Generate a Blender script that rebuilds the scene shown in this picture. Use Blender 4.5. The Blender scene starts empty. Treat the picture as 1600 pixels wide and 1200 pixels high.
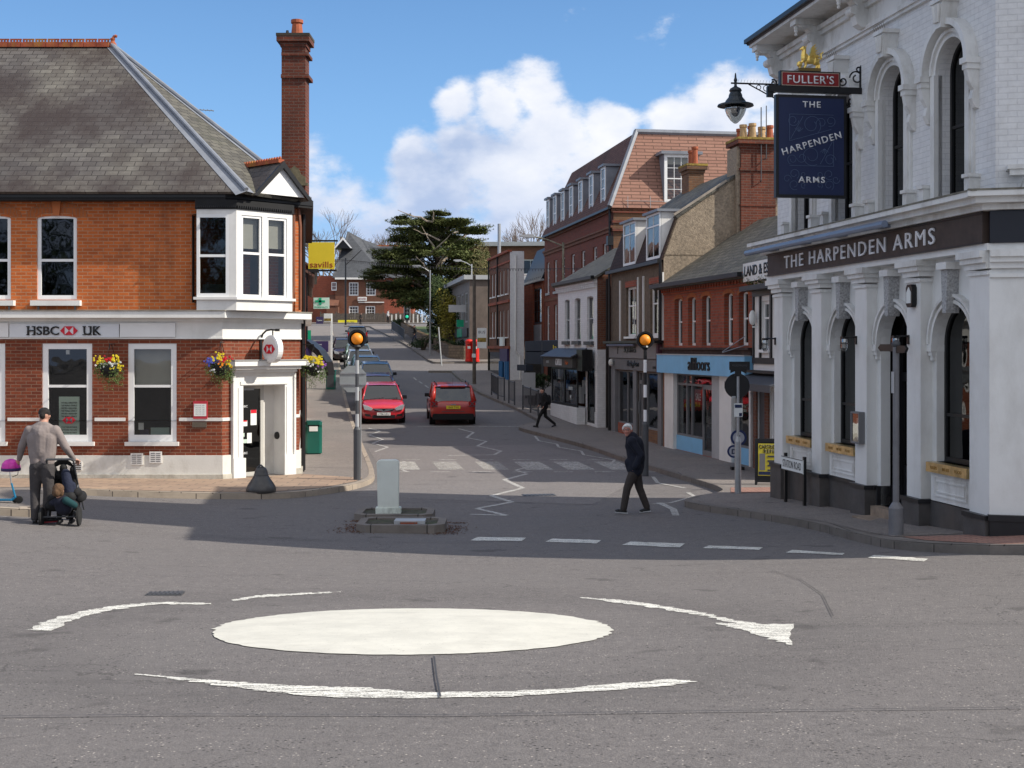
import bpy, bmesh, math, random
from mathutils import Vector, Matrix, noise
from mathutils.geometry import tessellate_polygon
R = math.radians
random.seed(11)
sc = bpy.context.scene
COL = sc.collection
F, HZ, CZ = 2050.0, 542.0, 3.1            # focal length in photo pixels, horizon row, camera height

# ---------------------------------------------------------------- camera
cd = bpy.data.cameras.new('camera'); cam = bpy.data.objects.new('camera', cd); COL.objects.link(cam)
cam.location = (0, 0, CZ); cam.rotation_euler = (R(90), 0, 0)
cd.sensor_width = 36; cd.lens = 36 * F / 1600; cd.shift_y = -58 / 1600; cd.clip_end = 3000; cd.clip_start = .1
sc.camera = cam
# ---------------------------------------------------------------- world, sun, exposure
SUN_EL, SUN_AZ = R(39), R(12)              # sun stands to the right, a little behind the camera
w = bpy.data.worlds.new('World'); sc.world = w; w.use_nodes = True
nt = w.node_tree; N = nt.nodes; Lk = nt.links; N.clear()
def nd(t, **k):
    n = N.new(t)
    for a, b in k.items(): setattr(n, a, b)
    return n
def mth(op, a, b=None, c=None, clamp=False, tree=None):
    n = (tree or nt).nodes.new('ShaderNodeMath'); n.operation = op; n.use_clamp = clamp
    for i, v in enumerate((a, b, c)):
        if v is None: continue
        if isinstance(v, (int, float)): n.inputs[i].default_value = v
        else: (tree or nt).links.new(v, n.inputs[i])
    return n.outputs[0]
sky = nd('ShaderNodeTexSky', sky_type='NISHITA'); sky.sun_disc = False
sky.sun_elevation = SUN_EL; sky.sun_rotation = R(90) + SUN_AZ
sky.air_density = 1.0; sky.dust_density = .35; sky.ozone_density = 2.2
hs = nd('ShaderNodeHueSaturation'); hs.inputs['Saturation'].default_value = 1.12; hs.inputs['Value'].default_value = 1.0
Lk.new(sky.outputs[0], hs.inputs['Color'])
tc = nd('ShaderNodeTexCoord'); D = tc.outputs['Generated']
sz0 = nd('ShaderNodeSeparateXYZ'); Lk.new(D, sz0.inputs[0])
hr = nd('ShaderNodeMapRange', interpolation_type='SMOOTHSTEP'); Lk.new(sz0.outputs['Z'], hr.inputs[0]); hr.inputs[1].default_value = .0; hr.inputs[2].default_value = .34; hr.inputs[3].default_value = .92; hr.inputs[4].default_value = .30
sk = nd('ShaderNodeMix', data_type='RGBA'); Lk.new(hr.outputs[0], sk.inputs[0]); Lk.new(hs.outputs[0], sk.inputs[6])
bl = nd('ShaderNodeValToRGB'); Lk.new(sz0.outputs['Z'], bl.inputs[0]); q_ = bl.color_ramp.elements; q_[0].position = 0; q_[0].color = (4.6, 6.0, 8.2, 1); q_[1].position = .34; q_[1].color = (1.1, 3.4, 8.6, 1); q1 = q_.new(.13); q1.color = (2.3, 4.9, 8.9, 1)
Lk.new(bl.outputs[0], sk.inputs[7])
def skynoise(scale, detail=7, rough=.58, off=(0, 0, 0), sz=1.6):
    m = nd('ShaderNodeMapping'); m.inputs['Location'].default_value = off; m.inputs['Scale'].default_value = (1, 1, sz)
    Lk.new(D, m.inputs['Vector'])
    n = nd('ShaderNodeTexNoise'); n.inputs['Scale'].default_value = scale; n.inputs['Detail'].default_value = detail
    n.inputs['Roughness'].default_value = rough; Lk.new(m.outputs[0], n.inputs['Vector'])
    return n.outputs[0]
# cloud banks as (px, py, radius px, weight) around the sky dome
BL = [(835, 150, 55, 1), (790, 175, 60, 1), (850, 215, 75, 1), (710, 165, 42, 1), (735, 230, 70, 1), (640, 225, 45, 1), (640, 250, 50, .95),
      (690, 300, 80, .9), (800, 300, 110, 1), (960, 200, 52, 1), (1040, 190, 45, .9), (930, 280, 80, 1), (1130, 180, 62, 1), (1180, 150, 34, .9), (1070, 215, 70, 1),
      (1230, 230, 110, 1), (500, 262, 40, .34), (540, 300, 50, .36), (640, 330, 75, .55), (740, 360, 100, .6), (1180, 60, 8, .05),
      (600, 400, 100, .4), (1000, 380, 150, .7), (1400, 300, 200, .9), (1330, 60, 60, .2), (300, 420, 140, .4)]
acc = None
for (px, py, r, wt) in BL:
    d = Vector(((px - 800) / F, 1, (HZ - py) / F)).normalized()
    n = nd('ShaderNodeVectorMath', operation='DISTANCE'); Lk.new(D, n.inputs[0]); n.inputs[1].default_value = d
    v = mth('MULTIPLY_ADD', n.outputs['Value'], -wt * F / r, wt * 1.0)
    v = mth('MAXIMUM', v, -.6)
    acc = v if acc is None else mth('SMOOTH_MAX', acc, v, .25)
nz1 = skynoise(16, 8, .6); nz2 = skynoise(6, 5, .5, (3, 1, 2)); nz3 = skynoise(3.2, 8, .55, (7, 7, 1))
f1 = mth('ADD', acc, mth('MULTIPLY', mth('SUBTRACT', nz1, .5), 2.3))
f1 = mth('ADD', f1, mth('MULTIPLY', mth('SUBTRACT', nz2, .5), .8))
mr = nd('ShaderNodeMapRange', interpolation_type='SMOOTHSTEP'); Lk.new(f1, mr.inputs[0]); mr.inputs[1].default_value = -.05; mr.inputs[2].default_value = .55
# scattered cloud over the rest of the dome (behind the camera it only lights and reflects)
mr2 = nd('ShaderNodeMapRange', interpolation_type='SMOOTHSTEP'); Lk.new(nz3, mr2.inputs[0]); mr2.inputs[1].default_value = .38; mr2.inputs[2].default_value = .54
sx = nd('ShaderNodeSeparateXYZ'); Lk.new(D, sx.inputs[0])
back = nd('ShaderNodeMapRange'); Lk.new(sx.outputs['Y'], back.inputs[0]); back.inputs[1].default_value = .7; back.inputs[2].default_value = .2
fac = mth('MAXIMUM', mth('MULTIPLY', mr.outputs[0], .96), mth('MULTIPLY', mr2.outputs[0], back.outputs[0]))
# lit and shaded lobes of the cloud
sh = mth('ADD', mth('MULTIPLY', skynoise(13, 6, .55, (.02, 0, -.035)), 1.5), mth('MULTIPLY', skynoise(5, 3, .5, (1, 2, 0)), .9))
sh = mth('ADD', sh, mth('MULTIPLY', mth('SUBTRACT', sx.outputs['Z'], .12), 2.4))
cr = nd('ShaderNodeValToRGB'); Lk.new(mth('MULTIPLY', sh, .55), cr.inputs[0])
e = cr.color_ramp.elements; e[0].position = .54; e[0].color = (4.0, 4.9, 6.8, 1); e[1].position = .92; e[1].color = (9.0, 9.0, 9.2, 1)
x_ = e.new(.70); x_.color = (6.9, 7.3, 8.3, 1)
lowr = nd('ShaderNodeMapRange', interpolation_type='SMOOTHSTEP'); Lk.new(sx.outputs['Z'], lowr.inputs[0])
for i_, v_ in enumerate((.03, .17, .62, 0.0)): lowr.inputs[i_ + 1].default_value = v_
cg_ = nd('ShaderNodeMix', data_type='RGBA'); Lk.new(lowr.outputs[0], cg_.inputs[0]); Lk.new(cr.outputs[0], cg_.inputs[6]); cg_.inputs[7].default_value = (4.3, 5.3, 7.6, 1)
mx = nd('ShaderNodeMix', data_type='RGBA'); Lk.new(fac, mx.inputs[0]); Lk.new(sk.outputs[2], mx.inputs[6]); Lk.new(cg_.outputs[2], mx.inputs[7])
bg = nd('ShaderNodeBackground'); bg.inputs['Strength'].default_value = .1
Lk.new(mx.outputs[2], bg.inputs['Color']); wo = nd('ShaderNodeOutputWorld'); Lk.new(bg.outputs[0], wo.inputs[0])
sl = bpy.data.lights.new('sun', 'SUN'); sl.energy = 5.0; sl.angle = R(.5); sl.color = (1, .935, .83)
so = bpy.data.objects.new('sun', sl); COL.objects.link(so)
sdir = Vector((math.cos(SUN_AZ) * math.cos(SUN_EL), -math.sin(SUN_AZ) * math.cos(SUN_EL), math.sin(SUN_EL)))
so.rotation_euler = sdir.to_track_quat('Z', 'Y').to_euler()
so.location = (40, -10, 40)
vs = sc.view_settings; vs.view_transform = 'Standard'; vs.look = 'None'; vs.exposure = 0.22; vs.gamma = 1

# ---------------------------------------------------------------- terrain
HK = [(-60, 1.45), (0, 1.45), (3, 1.52), (5, 1.70), (10, 2.17), (15, 2.62), (18, 2.86), (21, 2.99), (25, 3.12), (32, 3.17), (40, 3.18), (46, 3.12), (51, 3.02),
      (58, 2.72), (66, 2.25), (80, 1.5), (95, .68), (112, -.25), (130, -1.25), (150, -2.3), (170, -3.05), (230, -4), (400, -5), (900, -6)]
def Hk(y):
    if y <= HK[0][0]: return HK[0][1]
    for i in range(len(HK) - 1):
        if y <= HK[i + 1][0]:
            (x0, a), (x1, b) = HK[i], HK[i + 1]
            m0 = (b - HK[i - 1][1]) / (x1 - HK[i - 1][0]) if i > 0 else 0
            m1 = (HK[i + 2][1] - a) / (HK[i + 2][0] - x0) if i + 2 < len(HK) else 0
            h = x1 - x0; t = (y - x0) / h
            return (2*t**3 - 3*t*t + 1)*a + (t**3 - 2*t*t + t)*h*m0 + (-2*t**3 + 3*t*t)*b + (t**3 - t*t)*h*m1
    return HK[-1][1]
def sst(a, b, t):
    t = max(0, min(1, (t - a) / (b - a))); return t * t * (3 - 2 * t)
def gk(i, j):
    y = j; c = .0045 * min(abs(i), 9) ** 2 * sst(8, 16, y) * (1 - sst(22, 32, y))
    return CZ - Hk(y) + c
_g = {}
def gi(i, j):
    k = (i, j)
    if k not in _g: _g[k] = gk(i, j)
    return _g[k]
def G(x, y):
    x = max(-9, min(9, x)); i = math.floor(x); j = math.floor(y); a = x - i; b = y - j
    return (gi(i, j) * (1 - a) + gi(i + 1, j) * a) * (1 - b) + (gi(i, j + 1) * (1 - a) + gi(i + 1, j + 1) * a) * b
def hit(px, py, off=0.0):
    """the ground point a photo pixel looks at"""
    kx = (px - 800) / F; kz = (HZ - py) / F; lo, y = 3.0, 3.0
    while y < 320:
        if CZ + kz * y <= G(kx * y, y) + off: break
        lo = y; y += .25
    for _ in range(20):
        m = (lo + y) / 2
        if CZ + kz * m <= G(kx * m, m) + off: y = m
        else: lo = m
    return Vector((kx * y, y, G(kx * y, y) + off))
def at(px, py, y): return Vector(((px - 800) / F * y, y, CZ + (HZ - py) / F * y))

# ---------------------------------------------------------------- mesh builder
class B:
    def __init__(s, M=None): s.v = []; s.f = []; s.M = M
    def add(s, p):
        p = Vector(p)
        s.v.append(s.M @ p if s.M else p); return len(s.v) - 1
    def face(s, pts): s.f.append([s.add(p) for p in pts]); return s
    def box(s, x0, y0, z0, x1, y1, z1):
        i = [s.add((x, y, z)) for z in (z0, z1) for y in (y0, y1) for x in (x0, x1)]
        for q in ((0, 1, 5, 4), (2, 6, 7, 3), (0, 4, 6, 2), (1, 3, 7, 5), (4, 5, 7, 6), (0, 2, 3, 1)): s.f.append([i[k] for k in q])
        return s
    def prism(s, poly, lo, hi, ax='z'):
        def P(a, b, c): return {'z': (a, b, c), 'y': (a, c, b), 'x': (c, a, b)}[ax]
        n = len(poly); a = [s.add(P(p[0], p[1], lo)) for p in poly]; b = [s.add(P(p[0], p[1], hi)) for p in poly]
        for k in range(n): s.f.append([a[k], a[(k + 1) % n], b[(k + 1) % n], b[k]])
        s.f.append(a[::-1]); s.f.append(b); return s
    def tube(s, p, q, r0, r1=None, n=8, cap=True):
        r1 = r0 if r1 is None else r1; p, q = Vector(p), Vector(q); d = (q - p)
        if d.length < 1e-6: return s
        d.normalize(); u = d.orthogonal().normalized(); w_ = d.cross(u)
        a = [s.add(p + (u * math.cos(t) + w_ * math.sin(t)) * r0) for t in [2 * math.pi * k / n for k in range(n)]]
        b = [s.add(q + (u * math.cos(t) + w_ * math.sin(t)) * r1) for t in [2 * math.pi * k / n for k in range(n)]]
        for k in range(n): s.f.append([a[k], a[(k + 1) % n], b[(k + 1) % n], b[k]])
        if cap: s.f.append(a[::-1]); s.f.append(b)
        return s
    def path(s, pts, r, n=6):
        for a, b in zip(pts[:-1], pts[1:]): s.tube(a, b, r, r, n)
        return s
    def lathe(s, prof, c=(0, 0, 0), n=20):
        c = Vector(c); rings = [[s.add(c + Vector((r * math.cos(2 * math.pi * k / n), r * math.sin(2 * math.pi * k / n), z))) for k in range(n)] for r, z in prof]
        for a, b in zip(rings[:-1], rings[1:]):
            for k in range(n): s.f.append([a[k], a[(k + 1) % n], b[(k + 1) % n], b[k]])
        s.f.append(rings[0][::-1]); s.f.append(rings[-1]); return s
    def ball(s, c, r, n=10, m=7):
        if isinstance(r, (int, float)): r = (r, r, r)
        c = Vector(c); rings = []
        for j in range(1, m):
            t = math.pi * j / m
            rings.append([s.add(c + Vector((r[0] * math.sin(t) * math.cos(2 * math.pi * k / n), r[1] * math.sin(t) * math.sin(2 * math.pi * k / n), -r[2] * math.cos(t)))) for k in range(n)])
        b = s.add(c - Vector((0, 0, r[2]))); t_ = s.add(c + Vector((0, 0, r[2])))
        for a, d in zip(rings[:-1], rings[1:]):
            for k in range(n): s.f.append([a[k], a[(k + 1) % n], d[(k + 1) % n], d[k]])
        for k in range(n): s.f.append([b, rings[0][(k + 1) % n], rings[0][k]]); s.f.append([t_, rings[-1][k], rings[-1][(k + 1) % n]])
        return s
    def build(s, name, m, parent=None, smooth=False, recalc=True, bevel=0, loc=None):
        me = bpy.data.meshes.new(name); me.from_pydata([tuple(p) for p in s.v], [], s.f)
        bm = bmesh.new(); bm.from_mesh(me)
        if recalc: bmesh.ops.recalc_face_normals(bm, faces=bm.faces)
        if bevel:
            bmesh.ops.remove_doubles(bm, verts=bm.verts, dist=1e-5)
            bmesh.ops.bevel(bm, geom=bm.edges[:] , offset=bevel, segments=2, affect='EDGES', clamp_overlap=True)
        uv = bm.loops.layers.uv.new('uv')
        for f in bm.faces:
            n = f.normal; f.smooth = smooth
            if abs(n.z) > .98: t = Vector((1, 0, 0)); b_ = Vector((0, 1, 0))
            else:
                t = Vector((-n.y, n.x, 0)).normalized(); b_ = n.cross(t)
                if b_.z < 0: b_ = -b_
            for l in f.loops: l[uv].uv = (l.vert.co.dot(t), l.vert.co.dot(b_))
        bm.to_mesh(me); bm.free()
        o = bpy.data.objects.new(name, me); COL.objects.link(o)
        if m is not None: me.materials.append(m)
        if parent is not None: o.parent = parent
        if loc is not None: o.location = loc
        return o
def lab(o, label, cat=None, group=None, kind=None):
    if label: o['label'] = label
    if cat: o['category'] = cat
    if group: o['group'] = group
    if kind: o['kind'] = kind
    return o
def empty(name, loc=(0, 0, 0), rz=0, label=None, cat=None, group=None):
    o = bpy.data.objects.new(name, None); COL.objects.link(o); o.location = loc; o.rotation_euler = (0, 0, rz)
    o.empty_display_size = .2
    return lab(o, label, cat, group)
def dup(o, parent=None, loc=None, rz=None, label=None):
    c = o.copy(); COL.objects.link(c); c.parent = parent
    if loc is not None: c.location = loc
    if rz is not None: c.rotation_euler = (0, 0, rz)
    if label: c['label'] = label
    for ch in [k for k in bpy.data.objects if k.parent == o]: dup(ch, c)
    return c

# ---------------------------------------------------------------- materials
def newmat(name):
    m = bpy.data.materials.new(name); m.use_nodes = True; t = m.node_tree
    p = t.nodes['Principled BSDF']; return m, t, p
def _n(t, ty, **k):
    n = t.nodes.new(ty)
    for a, b in k.items(): setattr(n, a, b)
    return n
def _noise(t, vec, scale, detail=4, rough=.6, sc3=None):
    if sc3:
        mp = _n(t, 'ShaderNodeMapping'); mp.inputs['Scale'].default_value = sc3; t.links.new(vec, mp.inputs['Vector']); vec = mp.outputs[0]
    n = _n(t, 'ShaderNodeTexNoise'); n.inputs['Scale'].default_value = scale; n.inputs['Detail'].default_value = detail; n.inputs['Roughness'].default_value = rough
    t.links.new(vec, n.inputs['Vector']); return n.outputs[0]
def _mr(t, v, a, b, c=0., d=1.):
    n = _n(t, 'ShaderNodeMapRange'); t.links.new(v, n.inputs[0])
    for i, x in enumerate((a, b, c, d)): n.inputs[i + 1].default_value = x
    return n.outputs[0]
def _mix(t, f, a, b, mode='MIX'):
    n = _n(t, 'ShaderNodeMix', data_type='RGBA', blend_type=mode)
    for i, v in ((0, f), (6, a), (7, b)):
        if isinstance(v, (int, float)): n.inputs[i].default_value = v
        elif isinstance(v, tuple): n.inputs[i].default_value = (*v, 1) if len(v) == 3 else v
        else: t.links.new(v, n.inputs[i])
    return n.outputs[2]
def mat(name, col, rough=.75, var=.12, vs=2.5, bump=.0, bs=40, metal=0, spec=.4, dirt=None, dirt_s=1.2, dirt_a=.5):
    m, t, p = newmat(name); g = _n(t, 'ShaderNodeTexCoord').outputs['Object']
    c = tuple(col); dk = tuple(x * (1 - var) for x in c); lt = tuple(min(1, x * (1 + var)) for x in c)
    o = _mix(t, _mr(t, _noise(t, g, vs, 5), .3, .7), dk, lt)
    if dirt: o = _mix(t, _mr(t, _noise(t, g, dirt_s, 8, .7, (1, 1, .45)), .48, .75, 0, dirt_a), o, dirt)
    t.links.new(o, p.inputs['Base Color']); p.inputs['Roughness'].default_value = rough; p.inputs['Metallic'].default_value = metal
    p.inputs['Specular IOR Level'].default_value = spec
    if bump:
        b = _n(t, 'ShaderNodeBump'); b.inputs['Strength'].default_value = bump; b.inputs['Distance'].default_value = .02
        t.links.new(_noise(t, g, bs, 4), b.inputs['Height']); t.links.new(b.outputs[0], p.inputs['Normal'])
    return m
def tiled(name, c1, c2, mortar, bw, bh, ms=.01, stain=(.05, .04, .035), st_a=.5, st_s=.6, st_lo=.5, rough=.85, bump=.5, off=.5, bias=0, big=None, spec=.3, streak=1, paint=False, voff=0):
    """bricks, tiles and slates laid out in metres on the face's own plane"""
    m, t, p = newmat(name); L = t.links; tcn = _n(t, 'ShaderNodeTexCoord'); u = tcn.outputs['UV']; g = tcn.outputs['Object']
    br = _n(t, 'ShaderNodeTexBrick'); br.offset = off; mpv = _n(t, 'ShaderNodeMapping'); mpv.inputs['Location'].default_value = (.013, voff, 0); L.new(u, mpv.inputs['Vector']); L.new(mpv.outputs[0], br.inputs['Vector'])
    for k, v in (('Scale', 1), ('Mortar Size', ms), ('Mortar Smooth', .3), ('Bias', bias), ('Brick Width', bw), ('Row Height', bh)): br.inputs[k].default_value = v
    for k, v in (('Color1', c1), ('Color2', c2), ('Mortar', mortar)): br.inputs[k].default_value = (*v, 1)
    o = br.outputs['Color']
    o = _mix(t, .6, o, _mix(t, _noise(t, g, 9, 3), (.72, .72, .72), (1.25, 1.25, 1.25)), 'MULTIPLY')
    if big: o = _mix(t, _mr(t, _noise(t, g, .45, 5, .6), .42, .64), o, _mix(t, .8, o, big, 'MULTIPLY'))
    o = _mix(t, _mr(t, _noise(t, g, st_s, 8, .68, (1, 1, .35 if streak else 1)), st_lo, st_lo + .22, 0, st_a), o, stain)
    L.new(o, p.inputs['Base Color']); p.inputs['Roughness'].default_value = rough; p.inputs['Specular IOR Level'].default_value = spec
    b = _n(t, 'ShaderNodeBump'); b.inputs['Strength'].default_value = bump; b.inputs['Distance'].default_value = .012
    h = mth('ADD', mth('MULTIPLY', br.outputs['Fac'], -1, tree=t), mth('MULTIPLY', _noise(t, g, 45, 3), .5, tree=t), tree=t)
    L.new(h, b.inputs['Height']); L.new(b.outputs[0], p.inputs['Normal']); return m
def glassmat(name, tint=.55, refl=.10):
    m, t, p = newmat(name); t.nodes.remove(p); out = t.nodes['Material Output']
    a = _n(t, 'ShaderNodeBsdfTransparent'); a.inputs[0].default_value = (tint, tint * 1.02, tint, 1)
    g = _n(t, 'ShaderNodeBsdfGlossy'); g.inputs['Roughness'].default_value = .02; g.inputs['Color'].default_value = (.9, .93, .95, 1)
    geo = _n(t, 'ShaderNodeNewGeometry'); dt = _n(t, 'ShaderNodeVectorMath', operation='DOT_PRODUCT'); t.links.new(geo.outputs['Normal'], dt.inputs[0]); t.links.new(geo.outputs['Incoming'], dt.inputs[1])
    fo_ = mth('MULTIPLY_ADD', mth('POWER', mth('SUBTRACT', 1, mth('ABSOLUTE', dt.outputs['Value'], tree=t), tree=t), 5, tree=t), .95, .04, tree=t)
    tcn = _n(t, 'ShaderNodeTexCoord').outputs['Object']
    b = _n(t, 'ShaderNodeBump'); b.inputs['Strength'].default_value = .06; b.inputs['Distance'].default_value = .05
    t.links.new(_noise(t, tcn, 2.2, 1), b.inputs['Height']); t.links.new(b.outputs[0], g.inputs['Normal'])
    s = _n(t, 'ShaderNodeMixShader'); t.links.new(mth('ADD', fo_, refl, clamp=True, tree=t), s.inputs[0])
    t.links.new(a.outputs[0], s.inputs[1]); t.links.new(g.outputs[0], s.inputs[2]); t.links.new(s.outputs[0], out.inputs[0]); return m
def emat(name, col, s):
    m, t, p = newmat(name); p.inputs['Base Color'].default_value = (*col, 1); p.inputs['Emission Color'].default_value = (*col, 1); p.inputs['Emission Strength'].default_value = s; return m
M = {}
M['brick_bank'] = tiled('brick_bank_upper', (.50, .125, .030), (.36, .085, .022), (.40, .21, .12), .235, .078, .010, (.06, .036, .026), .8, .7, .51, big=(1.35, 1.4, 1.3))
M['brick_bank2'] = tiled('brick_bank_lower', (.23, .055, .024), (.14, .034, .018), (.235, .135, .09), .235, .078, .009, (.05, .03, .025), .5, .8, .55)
M['brick_red'] = tiled('brick_red', (.36, .085, .042), (.26, .06, .032), (.20, .13, .10), .235, .08, .009, (.04, .03, .027), .5, .5, .5)
M['brick_brown'] = tiled('brick_brown', (.19, .075, .04), (.14, .05, .03), (.15, .11, .085), .235, .08, .009, (.04, .03, .027), .5, .4, .5)
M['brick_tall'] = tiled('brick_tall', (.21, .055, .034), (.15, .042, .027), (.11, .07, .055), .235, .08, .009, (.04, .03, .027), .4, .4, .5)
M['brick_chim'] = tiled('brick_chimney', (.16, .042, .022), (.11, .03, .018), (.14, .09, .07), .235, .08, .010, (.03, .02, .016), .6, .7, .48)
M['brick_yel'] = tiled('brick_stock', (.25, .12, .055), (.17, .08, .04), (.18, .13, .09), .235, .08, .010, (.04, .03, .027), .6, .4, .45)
M['brick_white'] = tiled('brick_painted', (.73, .73, .725), (.70, .70, .70), (.62, .62, .62), .235, .08, .007, (.42, .40, .36), .5, .5, .55, bump=.45, rough=.6)
M['slate'] = tiled('roof_slate', (.110, .100, .093), (.066, .058, .054), (.024, .021, .018), .30, .19, .011, (.034, .022, .018), .92, .42, .39, bump=.8, big=(1.9, 1.95, 1.75), rough=.6, spec=.4)
M['slate2'] = tiled('roof_slate_mossy', (.13, .122, .10), (.075, .07, .06), (.03, .028, .025), .30, .2, .011, (.05, .055, .03), .6, .9, .5, bump=.7, rough=.7)
M['slate3'] = tiled('roof_slate_plain', (.085, .09, .10), (.065, .07, .078), (.04, .04, .045), .3, .22, .01, (.05, .05, .055), .4, .5, .5, bump=.5, rough=.6)
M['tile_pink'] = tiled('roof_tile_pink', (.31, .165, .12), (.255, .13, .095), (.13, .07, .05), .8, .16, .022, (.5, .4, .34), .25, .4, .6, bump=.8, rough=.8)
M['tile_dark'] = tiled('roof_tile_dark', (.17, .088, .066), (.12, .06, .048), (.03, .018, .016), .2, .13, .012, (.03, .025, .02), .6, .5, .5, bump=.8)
M['tile_hang'] = tiled('tile_hung_mansard', (.055, .03, .024), (.04, .022, .019), (.02, .012, .01), .2, .13, .012, (.03, .025, .02), .5, .5, .5, bump=.8)
M['white'] = mat('white_paint', (.74, .73, .70), .5, .05, 2, dirt=(.42, .40, .35), dirt_a=.35, dirt_s=1.4)
M['white_clean'] = mat('white_gloss_paint', (.78, .78, .77), .35, .03)
M['render'] = mat('white_render_wall', (.66, .645, .60), .7, .06, 1.5, .15, 30, dirt=(.30, .27, .21), dirt_a=.6, dirt_s=1.6)
M['render_base'] = mat('stained_render', (.50, .475, .41), .8, .15, 3, .3, 30, dirt=(.17, .13, .085), dirt_a=.85, dirt_s=2.2)
M['pub_white'] = mat('pub_masonry_paint', (.74, .74, .72), .5, .05, 1.2, .10, 18, dirt=(.42, .40, .36), dirt_a=.45, dirt_s=1.3)
M['pub_white2'] = mat('pub_trim_paint', (.71, .71, .69), .55, .06, 2, .15, 25, dirt=(.30, .275, .23), dirt_a=.7, dirt_s=2.2)
M['plinth'] = mat('dark_plinth', (.075, .07, .068), .6, .25, 3, .2, 30, dirt=(.15, .12, .10), dirt_a=.5)
M['plinth_black'] = mat('black_plinth', (.02, .02, .022), .4, .2)
M['black'] = mat('black_paint', (.009, .009, .010), .4, .2)
M['black_matt'] = mat('black_matt', (.010, .010, .011), .8, .2)
M['dgrey'] = mat('dark_grey_paint', (.06, .063, .07), .5, .12)
M['grey'] = mat('mid_grey_paint', (.17, .17, .175), .55, .1)
M['lgrey'] = mat('light_grey_paint', (.38, .39, .40), .5, .08)
M['steel'] = mat('galvanised_steel', (.36, .37, .38), .42, .12, 6, metal=.6)
M['lead'] = mat('lead_flashing', (.20, .215, .245), .5, .15, 3)
M['pebble'] = mat('pebbledash', (.30, .24, .175), .95, .35, 14, .9, 30, dirt=(.10, .085, .065), dirt_a=.6, dirt_s=.6)
M['concrete'] = mat('kerb_concrete', (.33, .285, .235), .85, .18, 4, .3, 40, dirt=(.13, .115, .10), dirt_a=.6, dirt_s=2)
M['gold'] = mat('gilt', (.85, .60, .16), .28, .1, 8, metal=.85)
M['brass'] = mat('brass_sill', (.62, .46, .22), .32, .3, 7, .2, 20, metal=.75, dirt=(.2, .14, .07), dirt_a=.6)
M['fascia_dark'] = mat('fascia_black_blue', (.010, .012, .020), .4, .05)
M['signblue'] = mat('sign_navy', (.012, .022, .075), .45, .05)
M['signline'] = mat('sign_scrollwork', (.06, .095, .18), .5, .05)
M['signwhite'] = mat('sign_letter_white', (.72, .73, .75), .45, .03)
M['signred'] = mat('sign_red', (.23, .014, .016), .4, .05)
M['red'] = mat('emblem_red', (.60, .012, .03), .4, .05)
M['brown'] = mat('sign_brown_wood', (.058, .040, .032), .6, .25, 6)
M['navy'] = mat('navy_awning', (.022, .028, .042), .8, .1)
M['blue_shop'] = mat('shopfront_blue', (.20, .46, .70), .5, .06, dirt=(.14, .22, .30), dirt_a=.3)
M['blue2'] = mat('shopfront_deep_blue', (.03, .14, .32), .5, .06)
M['terracotta'] = mat('terracotta', (.33, .085, .035), .75, .2, 6, dirt=(.08, .05, .03), dirt_a=.5)
M['buffpot'] = mat('buff_pot', (.42, .28, .14), .75, .2, 6, dirt=(.12, .08, .05), dirt_a=.5)
M['lichen'] = mat('lichen_cap', (.30, .21, .045), .9, .5, 6, .5, 20, dirt=(.07, .055, .03), dirt_a=.8, dirt_s=4)
M['ridge'] = mat('ridge_tile', (.30, .07, .03), .8, .3, 5, dirt=(.34, .22, .03), dirt_a=.8, dirt_s=3)
M['ltext'] = mat('letter_black', (.012, .012, .014), .4, .05)
M['glass'] = glassmat('window_glass', .6, .03)
M['glass_shop'] = glassmat('shop_glass', .6, .06)
M['glass_dark'] = glassmat('dark_glass', .12, .02)
M['lampglass'] = glassmat('lantern_glass', .55, .25)
M['amber'] = emat('amber_globe', (.80, .25, .012), .10)
M['blind'] = mat('window_blind', (.55, .53, .47), .9, .06)
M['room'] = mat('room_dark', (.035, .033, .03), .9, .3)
M['paper'] = mat('paper', (.72, .74, .72), .7, .03)
M['papergreen'] = mat('poster_pale_green', (.48, .60, .52), .7, .04)
M['yellow'] = mat('sign_yellow', (.72, .56, .03), .5, .04)
M['letter_red'] = mat('letter_dark_red', (.30, .03, .02), .5, .04)
M['green'] = mat('bin_green', (.008, .10, .075), .35, .1)
M['green_sign'] = mat('pharmacy_green', (.0, .33, .17), .4, .04)
M['wood'] = mat('weathered_wood', (.10, .085, .07), .9, .3, 5)
M['rub'] = mat('tyre_rubber', (.018, .018, .018), .85, .1)
M['purple'] = mat('dark_purple', (.035, .02, .09), .5, .05)
M['orange_brick'] = tiled('brick_soldier', (.42, .12, .035), (.36, .10, .03), (.27, .14, .08), .08, .3, .008, (.06, .04, .03), .4, .8, .5)

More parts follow.
